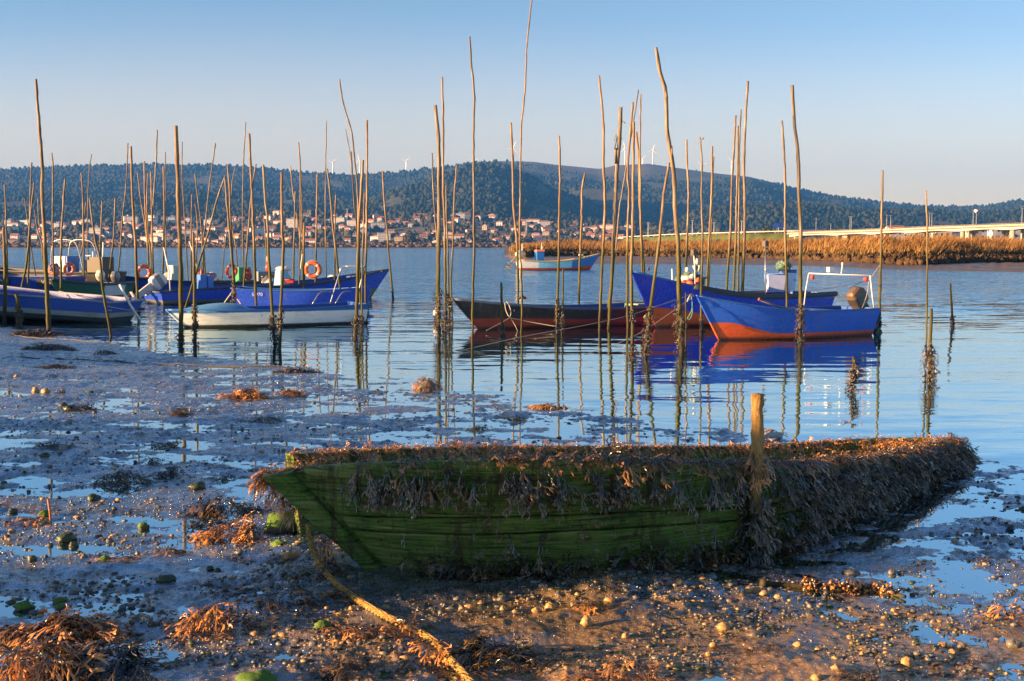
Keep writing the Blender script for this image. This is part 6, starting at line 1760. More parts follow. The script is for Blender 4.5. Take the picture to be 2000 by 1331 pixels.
# the thick mossy mooring rope
a = at_y(602, 1026, 7.0)
pts = [a, at_y(606, 1060, 6.93), at_y(622, 1098, 6.86)] + [Vector((p.x, p.y, p.z + 0.022)) for p in (ground(x, y) for x, y in ((650, 1142), (700, 1181), (760, 1216), (812, 1240), (850, 1264), (878, 1296), (902, 1322), (925, 1350)))]
q = curve_pts([list(p) for p in pts], 150)
th = np.linspace(0, 60, 150)
k = NT("mossy_rope")
o = k.pos()
w = k.n("TexWave"); w.wave_type = 'BANDS'; w.bands_direction = 'DIAGONAL'
w.inputs["Scale"].default_value = 40; w.inputs["Distortion"].default_value = 3
k.l(o, w.inputs["Vector"])
n_ = k.noise(o, 14, 4, 0.6)
k.set(color=k.ramp(n_, [(0.3, (0.22, 0.13, 0.03)), (0.55, (0.52, 0.30, 0.08)), (0.7, (0.20, 0.19, 0.04))]), rough=0.85, normal=k.bump(w.outputs[0], 0.010, 1.0))
mb = MB()
t_ = np.gradient(q, axis=0); t_ /= np.linalg.norm(t_, axis=1)[:, None]
s_ = np.cross(t_, [0, 0, 1.0]); s_ /= np.linalg.norm(s_, axis=1)[:, None] + 1e-9
u_ = np.cross(s_, t_)
for j in range(3):
    f = th * 2.2 + j * 2.094
    mb.tube(q + 0.0092 * (np.cos(f)[:, None] * s_ + np.sin(f)[:, None] * u_), 0.0102, 7, wob=0.08, seed=j)
tag(mb.build("thick_rope", k.m), "thick mossy yellow rope running from the hull's stem to the bottom edge", "rope")
# upright stick, plank
p = ground(100, 1020)
tag(MB().tube([(p.x, p.y, p.z - 0.05), (p.x - 0.008, p.y, p.z + 0.08), (p.x - 0.018, p.y, p.z + 0.155)], 0.007, 7, wob=0.1).build("upright_stick", paint("stick_red", (0.42, 0.15, 0.07), 0.7, 0.4)), "thin reddish stick stuck upright in the mud", "stick")
p, p2 = ground(1474, 869), ground(1524, 859)
tag(MB().tube([(p.x, p.y, p.z + 0.03), ((p.x + p2.x) / 2, (p.y + p2.y) / 2, p.z + 0.06), (p2.x, p2.y, p2.z + 0.05)], 0.035, 8, wob=0.1).build("grey_log", paint("driftwood_grey", (0.30, 0.31, 0.32), 0.7, 0.4)), "grey weathered log lying behind the stout post", "log")
p = ground(1380, 1296)

# ------------------------------------------------------------------ houses of the town across the river
def wall_mat(name, col, win=None):
    k = NT(name)
    o = k.coords("Object")
    n = k.noise(o, 0.25, 4, 0.6)
    c = k.mix(k.map(n, 0.35, 0.7), col, tuple(x * 0.78 for x in col))
    if win:                                     # rows of small dark windows
        s = k.sep(o)
        fx = k.math('FRACT', k.math('DIVIDE', k.math('ADD', s[0], s[1]), win[0]))
        fz = k.math('FRACT', k.math('DIVIDE', s[2], 3.0))
        f = k.math('MULTIPLY', k.math('MULTIPLY', k.math('GREATER_THAN', fx, 0.35), k.math('LESS_THAN', fx, 0.72)), k.math('MULTIPLY', k.math('GREATER_THAN', fz, 0.35), k.math('LESS_THAN', fz, 0.78)))
        c = k.mix(f, c, (0.07, 0.08, 0.10))
    k.set(color=c, rough=0.8)
    return k.m
W_WHITE = wall_mat("white_render", (0.78, 0.76, 0.72), (3.4,))
W_CREAM = wall_mat("cream_render", (0.62, 0.48, 0.32), (3.2,))
W_GREY = wall_mat("grey_render", (0.44, 0.43, 0.42), (2.8,))
W_BLOCK = wall_mat("block_render", (0.72, 0.69, 0.64), (2.4,))
W_STONE = wall_mat("tan_render", (0.50, 0.36, 0.20), (2.6,))
ROOF = paint("roof_tile_orange", (0.40, 0.150, 0.075), 0.8, 0.6, 0.6)
ROOF2 = paint("roof_tile_brown", (0.27, 0.10, 0.06), 0.85, 0.6, 0.6)
ROOF3 = paint("roof_grey", (0.30, 0.29, 0.28), 0.8, 0.5, 0.6)
def house_proto(w, d, h, rise, kind, wm, rm):
    """gable, hip or flat building standing on its base; parts wall and roof."""
    rise, h = rise * 0.85, h * 1.0
    t = thing("town_house" if kind != "flat" else "apartment_block", "proto", "house")
    wb = MB()
    x, y = w / 2, d / 2
    if kind == "gable":
        wb.add([(-x, -y, -4), (x, -y, -4), (x, y, -4), (-x, y, -4), (-x, -y, h), (x, -y, h), (x, y, h), (-x, y, h), (-x, 0, h + rise), (x, 0, h + rise)],
               [np.array([[0, 1, 5, 4], [2, 3, 7, 6], [1, 2, 6, 5], [3, 0, 4, 7]]), np.array([[5, 6, 9], [7, 4, 8]])])
    else:
        wb.box((0, 0, h / 2 - 2), (w, d, h + 4))
    wb.build("wall", wm, t, smooth=False)
    rb = MB(); e = 0.5
    if kind == "gable":
        sl = rise / y
        A = np.array([[(-x - e, -y - e, h - e * sl), (x + e, -y - e, h - e * sl)], [(-x - e, 0, h + rise), (x + e, 0, h + rise)], [(-x - e, y + e, h - e * sl), (x + e, y + e, h - e * sl)]])
        rb.grid(A + np.array([0, 0, 0.35])).grid(A[::-1] + np.array([0, 0, 0.02]))
    elif kind == "hip":
        r_ = max(0.5, x - y)
        rb.add([(-x - e, -y - e, h), (x + e, -y - e, h), (x + e, y + e, h), (-x - e, y + e, h), (-r_, 0, h + rise), (r_, 0, h + rise)],
               [np.array([[0, 1, 5, 4], [2, 3, 4, 5]]), np.array([[1, 2, 5], [3, 0, 4]])])
        rb.box((0, 0, h - 0.1), (w + 2 * e, d + 2 * e, 0.3))
    else:
        rb.box((0, 0, h + 0.2), (w + 0.8, d + 0.8, 0.7)).box((w * 0.15, 0, h + 1.6), (w * 0.25, d * 0.5, 2.4))
    rb.build("roof", rm, t, smooth=False)
    return t
KINDS = [  # width, depth, wall height, roof rise, kind, wall, roof, description, how often
    (11, 9, 5.5, 2.6, "gable", W_WHITE, ROOF, "white gabled house with orange roof", 9),
    (13, 10, 6.0, 2.4, "hip", W_WHITE, ROOF, "white hip-roofed house with orange tiles", 7),
    (9, 8, 3.6, 2.2, "gable", W_WHITE, ROOF2, "low white cottage with brown roof", 4),
    (12, 9, 5.8, 2.4, "gable", W_CREAM, ROOF, "cream gabled house with orange roof", 5),
    (14, 11, 6.5, 2.2, "hip", W_CREAM, ROOF2, "cream hip-roofed house with brown tiles", 3),
    (11, 9, 6.2, 2.2, "hip", W_GREY, ROOF, "grey house with orange roof", 3),
    (24, 11, 5.0, 2.0, "gable", W_WHITE, ROOF, "long white building with orange roof", 2),
    (20, 12, 12.0, 0, "flat", W_BLOCK, ROOF3, "pale flat-roofed apartment block", 2),
    (26, 12, 9.0, 2.0, "hip", W_BLOCK, ROOF, "wide pale block with orange roof", 1)]
ZONES = [(-70, 62, "above the black-hulled boat"), (62, 165, "above the white steering console"), (165, 260, "above the green boat's stern"), (260, 345, "above the raised white outboard"), (345, 440, "behind the leaning strut"),
         (440, 540, "above the green locker"), (540, 625, "above the blue steering console"), (625, 720, "above the white boat's stern"), (720, 838, "beyond the upswept blue bow"), (838, 935, "behind the white-buoy poles"),
         (935, 1020, "above the black boat's bow"), (1020, 1110, "behind the turquoise boat"), (1110, 1236, "past the turquoise bow"), (1236, 1460, "above the ultramarine bow")]
ORD = ["first", "second", "third", "fourth", "fifth", "sixth", "seventh", "eighth", "ninth", "tenth", "eleventh", "twelfth"]
rg = np.random.RandomState(21)
spots = []
dens_x = prof([(-70, 0.8), (0, 0.9), (150, 1.0), (420, 1.0), (600, 1.0), (720, 0.7), (780, 0.85), (940, 0.95), (1020, 0.8), (1100, 0.55), (1160, 0.9), (1240, 0.6), (1300, 0.35), (1440, 0.15), (1480, 0)])
tries = 0
while len(spots) < 262 and tries < 60000:
    tries += 1
    px = rg.uniform(-40, 1460); t = rg.uniform(0.03, 1.04)
    if rg.uniform() > dens_x(px): continue
    if 720 < px < 900 and 0.42 < t < 0.62 and rg.uniform() < 0.8: continue
    d = 1225 + 425 * t
    if px > 1230 and t > 0.5: continue
    x = (px - 1000) / FOC * d
    if any(abs(x - sx) < 10.5 + 0.5 * sw and abs(d - sd) < 13 for sx, sd, sw, *_ in spots): continue
    wts = np.array([q[8] for q in KINDS], float)
    if t < 0.35: wts[7] *= 0.2
    if px < 430 and t > 0.75: wts[7] *= 6; wts[8] *= 4
    kd = rg.choice(len(KINDS), p=wts / wts.sum())
    spots.append((x, d, KINDS[kd][0] * 0.5, px, t, kd))
for px, t, kd in ((1062, 0.86, 8), (1040, 0.88, 8), (1150, 0.72, 8), (1185, 0.74, 8), (1210, 0.70, 8), (340, 0.93, 7), (300, 0.96, 7), (252, 0.98, 7), (665, 0.70, 7), (690, 0.62, 7), (548, 0.99, 8), (1338, 0.10, 6), (1350, 0.09, 6)):
    d = 1225 + 425 * t
    spots.append(((px - 1000) / FOC * d, d, 0, px, t, kd))
protos_h, used_lab = {}, {}
for x, d, _, px, t, kd in sorted(spots, key=lambda s: s[3]):
    w, dp, h, rise, kind, wm, rm, desc, _n = KINDS[kd]
    zone = next(z[2] for z in ZONES if z[0] <= px < z[1] + 1) if px < 1460 else ZONES[-1][2]
    row = "lowest" if t < 0.30 else "middle" if t < 0.66 else "upper"
    key = (kd, zone, row)
    n = used_lab[key] = used_lab.get(key, 0) + 1
    spots_same = sum(1 for s in spots if s[5] == kd and next((z[2] for z in ZONES if z[0] <= s[3] < z[1] + 1), ZONES[-1][2]) == zone and ("lowest" if s[4] < 0.30 else "middle" if s[4] < 0.66 else "upper") == row)
    lab = f"{desc}, {row} rows of town {zone}"
    if spots_same > 1:
        lab = f"{ORD[n - 1]} {desc}, {row} rows {zone}"
    if kd not in protos_h:
        o = protos_h[kd] = house_proto(w, dp, h, rise, kind, wm, rm)
    else:
        s0 = protos_h[kd]
        o = s0.copy(); COL.objects.link(o)
        for ch in s0.children:
            c = ch.copy(); COL.objects.link(c); c.parent = o
    z = float(far_z(px, d))
    o.location = (x, d, z)
    o.rotation_euler = (0, 0, rg.choice([0, 0, 1.571, 0.35, -0.4]) + rg.normal(0, 0.12))
    o.scale = (rg.uniform(0.55, 0.85), rg.uniform(0.6, 0.8), rg.uniform(0.55, 0.92))
    tag(o, lab, "house" if kind != "flat" else "apartment block", "houses of the town across the river")
# two white tanks at the left end
for px, t, lab in ((39, 0.62, "round white storage tank at the town's end, further out"), (84, 0.60, "round white storage tank nearer the white steering console")):
    d = 1225 + 425 * t; z = float(far_z(px, d))
    o = thing("storage_tank", lab, "tank", ((px - 1000) / FOC * d, d, z))
    th = np.linspace(0, 2 * np.pi, 25)[:-1]
    MB().grid(np.array([[(4.2 * math.cos(a), 4.2 * math.sin(a), zz) for a in th] for zz in (-2, 3.5)]), wrap=True).build("tank_wall", W_WHITE, o)
    MB().grid(np.array([[(4.2 * math.cos(e) * math.cos(a), 4.2 * math.cos(e) * math.sin(a), 3.5 + 3.4 * math.sin(e)) for a in th] for e in np.linspace(0, 1.55, 6)]), wrap=True).build("tank_dome", W_WHITE, o)

# ------------------------------------------------------------------ single trees and bushes
TV, TF = crown_proto(7, (0.0, 0.18, 0.5, 0.8, 1.0), (0.5, 0.95, 1.0, 0.62, 0.1))
M_TREE = leaf_mat("tree_leaves", (0.022, 0.032, 0.012), (0.055, 0.060, 0.020), (0.115, 0.095, 0.032), 0.3)
M_TREE2 = leaf_mat("olive_tree_leaves", (0.040, 0.045, 0.014), (0.10, 0.088, 0.026), (0.18, 0.13, 0.04), 0.3)
M_TRUNK = paint("trunk_bark", (0.10, 0.075, 0.05), 0.9, 0.6, 1)
def tree(px, d, z, wpx, hpx, label, mat, trunk=0.25, round_=True, seed=None, group="trees along the far shore"):
    s = d / FOC; W, H = wpx * s / 2, hpx * s
    seed = seed or int(px)
    rg = np.random.RandomState(seed)
    t = thing("tree", label, "tree", ((px - 1000) / FOC * d, d, z), 0, group)
    tb = MB().tube([(0, 0, -0.5), (0.03 * W, 0, H * trunk), (0, 0, H * 0.7)], [0.07 * W + 0.12, 0.05 * W + 0.08, 0.03], 7)
    for a in (0.4, 2.5, 4.4):
        tb.tube([(0, 0, H * trunk), (math.cos(a) * W * 0.35, math.sin(a) * W * 0.35, H * 0.55), (math.cos(a) * W * 0.6, math.sin(a) * W * 0.6, H * 0.72)], [0.05 * W, 0.035 * W, 0.01], 5)
    tb.build("trunk", M_TRUNK, t)
    n = 950
    u = rg.normal(0, 1, (n, 3)); u /= np.linalg.norm(u, axis=1)[:, None]
    u *= (rg.uniform(0.2, 1, n) ** 0.45)[:, None] * (0.78 + 0.5 * noise2(u[:, 0] * 1.8 + seed, u[:, 1] * 1.8 + u[:, 2] * 2.1, 7))[:, None]
    zc = H * (0.5 + trunk * 0.5)
    C = np.stack([u[:, 0] * W, u[:, 1] * W, zc + u[:, 2] * (H - zc) * 0.98], -1)
    C = C[C[:, 2] > H * trunk * 0.6]
    n = len(C)
    sz = W * rg.uniform(0.06, 0.15, n)
    a = rg.normal(0, 1, (n, 3)); a /= np.linalg.norm(a, axis=1)[:, None]
    b = np.cross(a, rg.normal(0, 1, (n, 3))); b /= np.linalg.norm(b, axis=1)[:, None]
    V = np.stack([C + a * sz[:, None], C + b * sz[:, None] * 0.7, C - a * sz[:, None], C - b * sz[:, None] * 0.7], 1)
    MB().add(V.reshape(-1, 3), np.arange(n * 4).reshape(n, 4)).build("crown", mat, t, smooth=False)
    return t
for px, py, w, h, lab, m in [
    (660, 473, 22, 15, "olive bush on the far shore above the white boat's stern poles", M_TREE2), (693, 474, 20, 13, "small dark bush on the far shore at the stern pole bundle", M_TREE),
    (735, 474, 15, 17, "dark upright bush on the far shore below the hillside houses", M_TREE), (757, 474, 22, 15, "olive bush on the far shore beyond the upswept bow", M_TREE2),
    (783, 474, 16, 11, "low olive shrub on the far shore between two larger bushes", M_TREE2), (800, 473, 34, 26, "largest yellow-green tree on the far shore, before the thickest poles", M_TREE2),
    (815, 474, 22, 18, "dark bush pressed behind the largest yellow-green shore tree", M_TREE), (838, 474, 22, 12, "low brown bush on the far shore at the pole cluster", M_TREE2),
    (875, 475, 30, 15, "dark bush on the far shore behind the white-buoy poles", M_TREE), (905, 475, 26, 14, "mid green bush on the far shore above the black boat's bow tip", M_TREE),
    (940, 475, 24, 18, "dark green bush on the far shore left of the tall bent pole", M_TREE), (962, 475, 24, 14, "low dark bush joining the row on the far shore", M_TREE),
    (1024, 472, 26, 20, "tall dark bush on the far shore above the turquoise boat's stern", M_TREE), (1042, 474, 20, 14, "round green bush on the far shore above the turquoise console", M_TREE),
    (1028, 462, 18, 13, "bush among houses above the turquoise boat's stern", M_TREE), (1085, 468, 24, 13, "dark bush at the top of the reed spit", M_TREE), (1142, 470, 40, 18, "wide dark bush behind the reeds, before the tan apartment row", M_TREE),
    (1160, 470, 22, 13, "small bush at the edge of the wide dark bush behind the reeds", M_TREE)]:
    d = 1192.0
    tree(px, d, float(far_z(px, d)) - 1 if px < 1070 else 1.0, w, h + (2 if px < 1070 else 8), lab, m, 0.08)
tree(1496, 505, 3.0, 36, 34, "round olive tree beside the blue road signs at the bridge's end", M_TREE2, 0.15, group="trees by the bridge")
tree(1545, 500, 3.0, 13, 22, "narrow dark shrub behind the pole at the bridge's end", M_TREE, 0.1, group="trees by the bridge")
tree(1612, 640, 2.0, 18, 40, "first of the twin dark cypress-like trees behind the bridge", M_TREE2, 0.1, group="trees by the bridge")
tree(1635, 650, 2.0, 22, 42, "second, broader of the twin dark trees behind the bridge", M_TREE2, 0.1, group="trees by the bridge")
tree(1822, 560, 4.0, 8, 20, "tiny pointed tree behind the bridge rail", M_TREE2, 0.1, group="trees by the bridge")
tree(1960, 520, 5.0, 24, 34, "domed dark green tree behind the bridge at the right", M_TREE, 0.1, group="trees by the bridge")
tree(1485, 470, 2.0, 26, 16, "pale green bush on the embankment below the round olive tree", M_TREE2, 0.05, group="trees by the bridge")
tree(1520, 470, 2.0, 24, 13, "pale green bush at the abutment below the road signs", M_TREE2, 0.05, group="trees by the bridge")
for px in (1260, 1332, 1372, 1401, 1424):
    tree(px, 470, 3.0, 11, 9, {1260: "small dark bush on the grassy embankment behind the sunlit bare pole", 1332: "small dark bush on the grassy embankment by the great crooked pole", 1372: "small dark bush on the embankment behind the twig-topped pole", 1401: "tiny dark bush on the embankment beyond the split-topped pole", 1424: "tiny dark bush on the embankment behind the bound poles"}[px], M_TREE, 0.05, group="bushes on the embankment")

# ------------------------------------------------------------------ road embankment and viaduct
emb = [(1215, 640, 466.5), (1300, 570, 462), (1380, 530, 459.5), (1460, 505, 457.5), (1545, 490, 455.5), (1556, 488, 455)]
C = np.array([[(px - 1000) / FOC * d, d, hz(y, d)] for px, d, y in emb])
C = curve_pts(C, 40)
rows = []
for off, fz in ((-14, 0), (-5, 0.75), (-3.6, 1), (5, 1), (14, 0)):
    q = C.copy(); q[:, 1] += off; q[:, 2] = 1.2 + (C[:, 2] - 1.2) * fz
    rows.append(q)
gm_ = leaf_mat("bank_grass", (0.045, 0.060, 0.014), (0.085, 0.105, 0.022), (0.12, 0.12, 0.035), 0.2)
tag(MB().grid(np.array(rows)).build("road_embankment", gm_), "green grassed road bank leading up to the bridge", kind="structure")
concrete = paint("concrete_pale", (0.36, 0.33, 0.28), 0.85, 0.4, 0.4)
conc2 = paint("concrete_white", (0.56, 0.53, 0.48), 0.8, 0.35, 0.3)
mb = MB()
q = C.copy(); q[:, 1] -= 3.4
mb.tube(q + np.array([0, 0, 0.75]), 0.22, 5)
for i in range(0, 40, 2):
    mb.box(q[i] + np.array([0, 0, 0.3]), (0.2, 0.2, 0.9))
tag(mb.build("guard_rail", conc2), "pale guard rail along the embankment road", "guard rail")
BR = [(1556, 488, 456.5), (1650, 455, 453.5), (1720, 435, 451), (1800, 415, 447.5), (1900, 395, 444), (2000, 378, 440.5), (2120, 360, 436), (2300, 335, 428)]
D = curve_pts([[(px - 1000) / FOC * d, d, hz(y, d)] for px, d, y in BR], 140)
VI = thing("road_viaduct", "long white concrete road bridge on short piers across the marsh", "bridge", D[40])
VL = D[40]
t_ = np.gradient(D, axis=0); t_[:, 2] = 0; t_ /= np.linalg.norm(t_, axis=1)[:, None]
nr = np.stack([t_[:, 1], -t_[:, 0], 0 * t_[:, 0]], -1)
s_ = np.r_[0, np.cumsum(np.linalg.norm(np.diff(D, axis=0), axis=1))]
PIER = [1548, 1646, 1718, 1797, 1887, 1982, 2090]
dpx = 1000 + FOC * D[:, 0] / D[:, 1]
sp_ = np.array([np.interp(p, dpx, s_) for p in PIER])
near = np.min(np.abs(s_[:, None] - sp_[None]), axis=1)
dep = 0.62 + 0.42 * np.exp(-(near / 5.0) ** 2)
def strip(o1, z1, o2, z2, name, mat, close=True):
    a = [D + nr * o1 + np.array([0, 0, 1.0]) * np.reshape(z1, (-1, 1)) * np.ones((140, 1)), D + nr * o2 + np.array([0, 0, 1.0]) * np.reshape(z1, (-1, 1)) * np.ones((140, 1)),
         D + nr * o2 + np.array([0, 0, 1.0]) * np.reshape(z2, (-1, 1)) * np.ones((140, 1)), D + nr * o1 + np.array([0, 0, 1.0]) * np.reshape(z2, (-1, 1)) * np.ones((140, 1))]
    a = np.array(a).transpose(1, 0, 2) - VL
    return sharp(MB().grid(a, wrap=True).add(a[0], [[0, 1, 2, 3]]).add(a[-1], [[3, 2, 1, 0]]).build(name, mat, VI))
strip(3.8, -0.30, -3.8, -0.30 - dep, "girder", conc2)
strip(5.0, 0.0, -5.0, -0.295, "deck_slab", concrete)
strip(4.8, 0.28, 4.5, 0.005, "parapet", concrete)
strip(-4.5, 0.28, -4.8, 0.005, "parapet", concrete)
for j, off in ((0, 4.4), (1, -4.4)):
    mb = MB()
    mb.tube(D + nr * off + np.array([0, 0, 0.62]) - VL, 0.05, 5)
    for i in range(0, 140, 2):
        mb.box(D[i] + nr[i] * off + np.array([0, 0, 0.45]) - VL, (0.08, 0.08, 0.36))
    mb.build("hand_rail", concrete, VI)
for p in PIER:
    i = int(np.argmin(abs(dpx - p)))
    for off in (2.4, -2.4):
        b = D[i] + nr[i] * off - VL
        zt = -0.30 - dep[i] + 0.05; zb = 0.8 - D[i, 2]
        MB().tube([(b[0], b[1], b[2] + zb), (b[0], b[1], b[2] + (zb + zt) / 2), (b[0], b[1], b[2] + zt)], 0.75, 14).build("pier", concrete, VI)
b = D[0] - VL
sharp(MB().box(b + np.array([-1.0, 0, -2.45]), (2.6, 10.5, 4.2)).build("abutment", concrete, VI))
lamp_m = paint("lamp_steel", (0.34, 0.36, 0.38), 0.5, 0.3)
LAMPS = [(1599, 438), (1612.5, 428), (1635.6, 424), (1681, 424), (1709, 421), (1756, 422), (1789, 417), (1836, 418), (1876.5, 412.5), (1925, 413.6), (1972, 408)]
for i, (px, py) in enumerate(LAMPS):
    side = 4.7 if i % 2 else -4.7
    j = int(np.argmin(abs(dpx - px)))
    b = D[j] + nr[j] * side
    px_b = 1000 + FOC * b[0] / b[1]
    H = hz(py, b[1]) - b[2]
    t = thing("street_lamp", ["short slim lamp post at the viaduct's far end", "slim lamp post before the first twin tree", "slim lamp post before the second twin tree", "slim lamp post just short of the lone pole", "slim lamp post touching the lone pole's side", "slim lamp post right after the lone pole", "slim lamp post midway between the lone pole and the weedy stake's pole", "slim lamp post just past the weedy stake's thin pole", "tall lamp post above a bridge pier, second from the end", "tall lamp post left of the domed tree", "tallest lamp post, past the domed tree"][i], "street lamp", b, 0, "lamp posts along the viaduct")
    MB().tube([(0, 0, -0.6), (0, 0, H * 0.5), (0, 0, H)], [0.10, 0.08, 0.055], 6).build("lamp_column", lamp_m, t)
    sharp(MB().box((0, -0.55 * np.sign(-side) * 0, H + 0.02), (0.9, 0.16, 0.10)).build("lamp_head", lamp_m, t))
# road signs
for px, w, lab in ((1516, 14, "larger blue road sign beside the round olive tree"), (1527, 10, "smaller blue road sign beside the larger one")):
    d = 492.0; s = d / FOC
    t = thing("road_sign", lab, "road sign", ((px - 1000) / FOC * d, d, hz(456, d)), 0, "blue road signs at the bridge's end")
    h0 = (456 - 444) * s
    sharp(MB().box((0, 0, h0 + 3.5 * s), (w * s, 0.12, 8 * s)).build("sign_panel", paint("sign_blue", (0.02, 0.06, 0.36), 0.4, 0.2), t))
    MB().tube([(w * s * 0.2, 0.15, -1), (w * s * 0.2, 0.15, h0 + 6 * s)], 0.12, 6).build("sign_post", lamp_m, t)
# long low white hall and coloured houses beside the road, a few more behind the bridge
def solo(kd, px, d, z, label, sc=1.0, rz=0.0, wm=None, rm=None):
    w, dp, h, rise, kind, w0, r0, *_ = KINDS[kd]
    o = house_proto(w * sc, dp * sc, h * sc, max(rise, 0) * sc, kind, wm or w0, rm or r0)
    o.location = ((px - 1000) / FOC * d, d, z); o.rotation_euler = (0, 0, rz)
    tag(o, label, "house", "houses beside the road and bridge")
solo(6, 1340, 760, 3.0, "long white shed with grey roof behind the great crooked pole", 0.7, 0.4, rm=ROOF3)
solo(0, 1401, 720, 3.2, "small coral red house behind the split-topped pole", 0.75, 0, wm=wall_mat("coral_render", (0.55, 0.16, 0.09)))
solo(0, 1412, 735, 3.4, "small white house right of the coral red house", 0.55, 1.57)
solo(1, 1436, 730, 3.4, "white house behind the bound group of poles", 0.7, 0.3)
solo(4, 1470, 720, 3.4, "row of low tan houses left of the round olive tree", 0.7, 0.1)
solo(3, 1744, 700, 7.5, "white house showing over the bridge right of the lone pole", 0.75, 0.2, wm=W_WHITE)
solo(6, 1786, 720, 6.5, "long brown-roofed house behind the bridge rail", 0.7, 0.1, rm=ROOF2)
solo(3, 1835, 700, 7.0, "tan house behind the bridge right of the weedy stake's pole", 0.8, 0.1)
solo(3, 1895, 560, 6.6, "house with big orange roof over the bridge", 0.55, 0.2)
solo(6, 1920, 600, 7.6, "white-fronted house beside the big orange roof", 0.45, 0.2)
solo(1, 1940, 580, 7.6, "small white house left of the domed tree", 0.42, 0.2)
solo(1, 1985, 570, 8.0, "white house right of the domed tree at the picture's edge", 0.48, 0.2)
solo(0, 1905, 2050, float(far_z(1905, 2050)) + 2, "white house high on the wooded hillside over the bridge", 1.0, 0.5)
solo(0, 1655, 1400, float(far_z(1655, 1400)) + 6, "tan house among trees behind the twin dark trees", 1.0, 0.5, wm=W_STONE)
# pylons and light masts of the town
for px, py0, py1, d, lab in ((680, 445, 409, 1600, "lattice-like grey mast above the hillside houses near the stern poles"), (608, 440, 412, 1600, "thin grey mast above the upper houses near the blue console"), (540, 440, 412, 1640, "thin grey mast on the wood's edge above the green locker"), (1028, 462, 432, 1400, "grey mast above the turquoise boat's stern"), (1351, 462, 432, 700, "tall street light behind the great crooked pole"), (1393, 462, 436, 720, "street light mast behind the split-topped pole"), (1447, 460, 433, 640, "reddish lamp mast in the bound group of poles"), (1265, 462, 436, 900, "construction mast behind the sunlit bare pole")):
    z0 = float(far_z(px, d)) if d > 1200 else 2.5
    t = thing("light_mast", lab, "mast", ((px - 1000) / FOC * d, d, z0), 0, "masts rising from the town")
    H = hz(py1, d) - z0
    MB().tube([(0, 0, -1), (0, 0, H * 0.5), (0, 0, H)], [0.0005 * d, 0.0004 * d, 0.0003 * d], 5).build("mast_pole", lamp_m, t)
    sharp(MB().box((0, 0, H), (0.0022 * d, 0.4, 0.4)).build("mast_head", lamp_m, t))
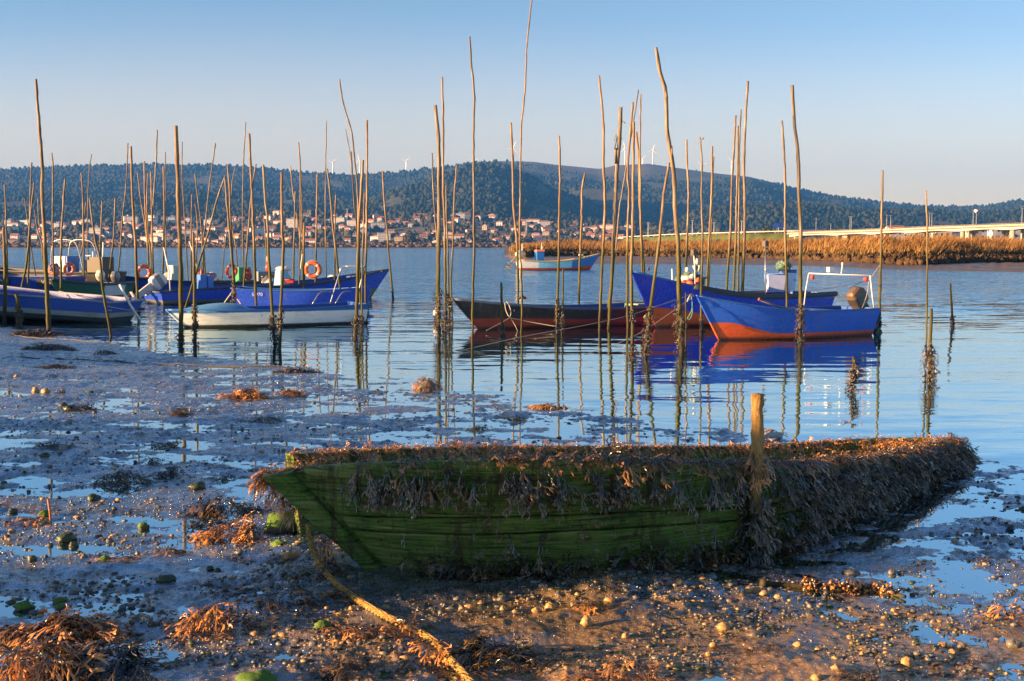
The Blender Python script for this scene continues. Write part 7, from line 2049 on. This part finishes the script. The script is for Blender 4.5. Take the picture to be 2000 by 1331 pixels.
# wind turbines along the ridge
turb_m = paint("turbine_white", (0.80, 0.78, 0.76), 0.5, 0.1)
for px, hub, bl, a0, lab in ((653, 319, 11, 0.62, "wind turbine left of the swept-back pole, blades like a V"), (705, 315, 13, 1.85, "wind turbine showing between the bundled poles"), (795, 317, 12, 0.70, "lone wind turbine on the saddle of the ridge"), (1003, 292, 13, 1.2, "wind turbine hidden half behind the bent tall pole"), (1219, 292, 13, 1.9, "wind turbine behind the thin leaning pole"), (1273, 297, 12, 1.35, "wind turbine right of the slender flared pole"), (1253, 312, 9, 0.6, "small wind turbine low beside the sunlit bare pole"), (1367, 325, 11, 0.35, "wind turbine whose blades barely clear the ridge"), (1426, 318, 12, 2.4, "wind turbine beside the first bound pole"), (927, 318, 10, 0.6, "wind turbine peeping by the very tall clean pole")):
    d = 3420.0; s = d / FOC
    z0 = float(far_z(px, 3300)) - 6
    zh = hz(hub, d)
    t = thing("wind_turbine", lab, "wind turbine", ((px - 1000) / FOC * d, d, z0), 0, "wind turbines on the ridge")
    MB().tube([(0, 0, 0), (0, 0, (zh - z0) / 2), (0, 0, zh - z0)], [2.3, 1.8, 1.3], 8).build("tower", turb_m, t)
    sharp(MB().box((0, -1.2, zh - z0 + 0.4), (2.6, 6.5, 2.6)).build("nacelle", turb_m, t))
    for j in range(3):
        a = a0 + j * 2.0944
        u, v = np.array([math.cos(a), 0, math.sin(a)]), np.array([-math.sin(a), 0, math.cos(a)])
        c0 = np.array([0, -5.0, zh - z0 + 0.4]); L_ = bl * s
        w = np.array([0.8, 1.5, 0.9, 0.25]); rr = np.array([0, 0.2, 0.6, 1.0]) * L_
        P = np.array([[c0 + u * r_ - v * ww, c0 + u * r_ + np.array([0, -0.5, 0]), c0 + u * r_ + v * ww, c0 + u * r_ + np.array([0, 0.5, 0])] for r_, ww in zip(rr, w)])
        MB().grid(P, wrap=True).build("blade", turb_m, t)

# ------------------------------------------------------------------ air
def haze():
    mb = MB().box((0, 2300, 145), (7200, 4900, 302))
    k = NT("haze_air")
    k.t.nodes.remove(k.b)
    v = k.n("VolumePrincipled")
    v.inputs["Color"].default_value = (0.07, 0.32, 1.0, 1)
    v.inputs["Density"].default_value = HAZE
    v.inputs["Anisotropy"].default_value = 0.0
    k.l(v.outputs[0], k.out.inputs["Volume"])
    o = mb.build("haze", k.m, smooth=False)
    tag(o, "thin blue evening haze over the river and hills", kind="stuff")
HAZE = 1.35e-4
haze()

def smoke():
    """A low smoky layer hanging beyond the hills: a long wedge, thick at its foot and thinning to nothing at its top."""
    xs = np.linspace(-9000, 9000, 25)
    top = 2000 + 150 * np.exp(-((xs + 2500) / 2600) ** 2)
    A = [np.stack([xs, 0 * xs + 5000, 0 * xs - 40], -1), np.stack([xs, 0 * xs + 5000, 0 * xs + 20], -1)]
    for y in list(np.linspace(5150, 9800, 14)) + [10100, 10280, 10370, 10400]:
        f = y / 10400 * (1 - math.sqrt(max(0.0, 1 - (y - 5000) / 5400)))
        A.append(np.stack([xs, 0 * xs + y, top * f], -1))
    A.append(np.stack([xs, 0 * xs + 10400, 0 * xs - 40], -1))
    A = np.array(A)
    mb = MB().grid(np.concatenate([A, A[:1]]))
    for j in (0, -1):
        c = A[:, j]
        mb.add(c, [list(range(len(c)))[::(1 if j else -1)]])
    k = NT("smoke_air")
    k.t.nodes.remove(k.b)
    v = k.n("VolumePrincipled")
    v.inputs["Color"].default_value = (0.97, 0.93, 0.70, 1)
    v.inputs["Density"].default_value = SMOKE
    k.l(v.outputs[0], k.out.inputs["Volume"])
    tag(mb.build("smoke_layer", k.m, smooth=False), "pale smoky layer hanging low in the sky beyond the hills", kind="stuff")
SMOKE = 3.0e-4
smoke()
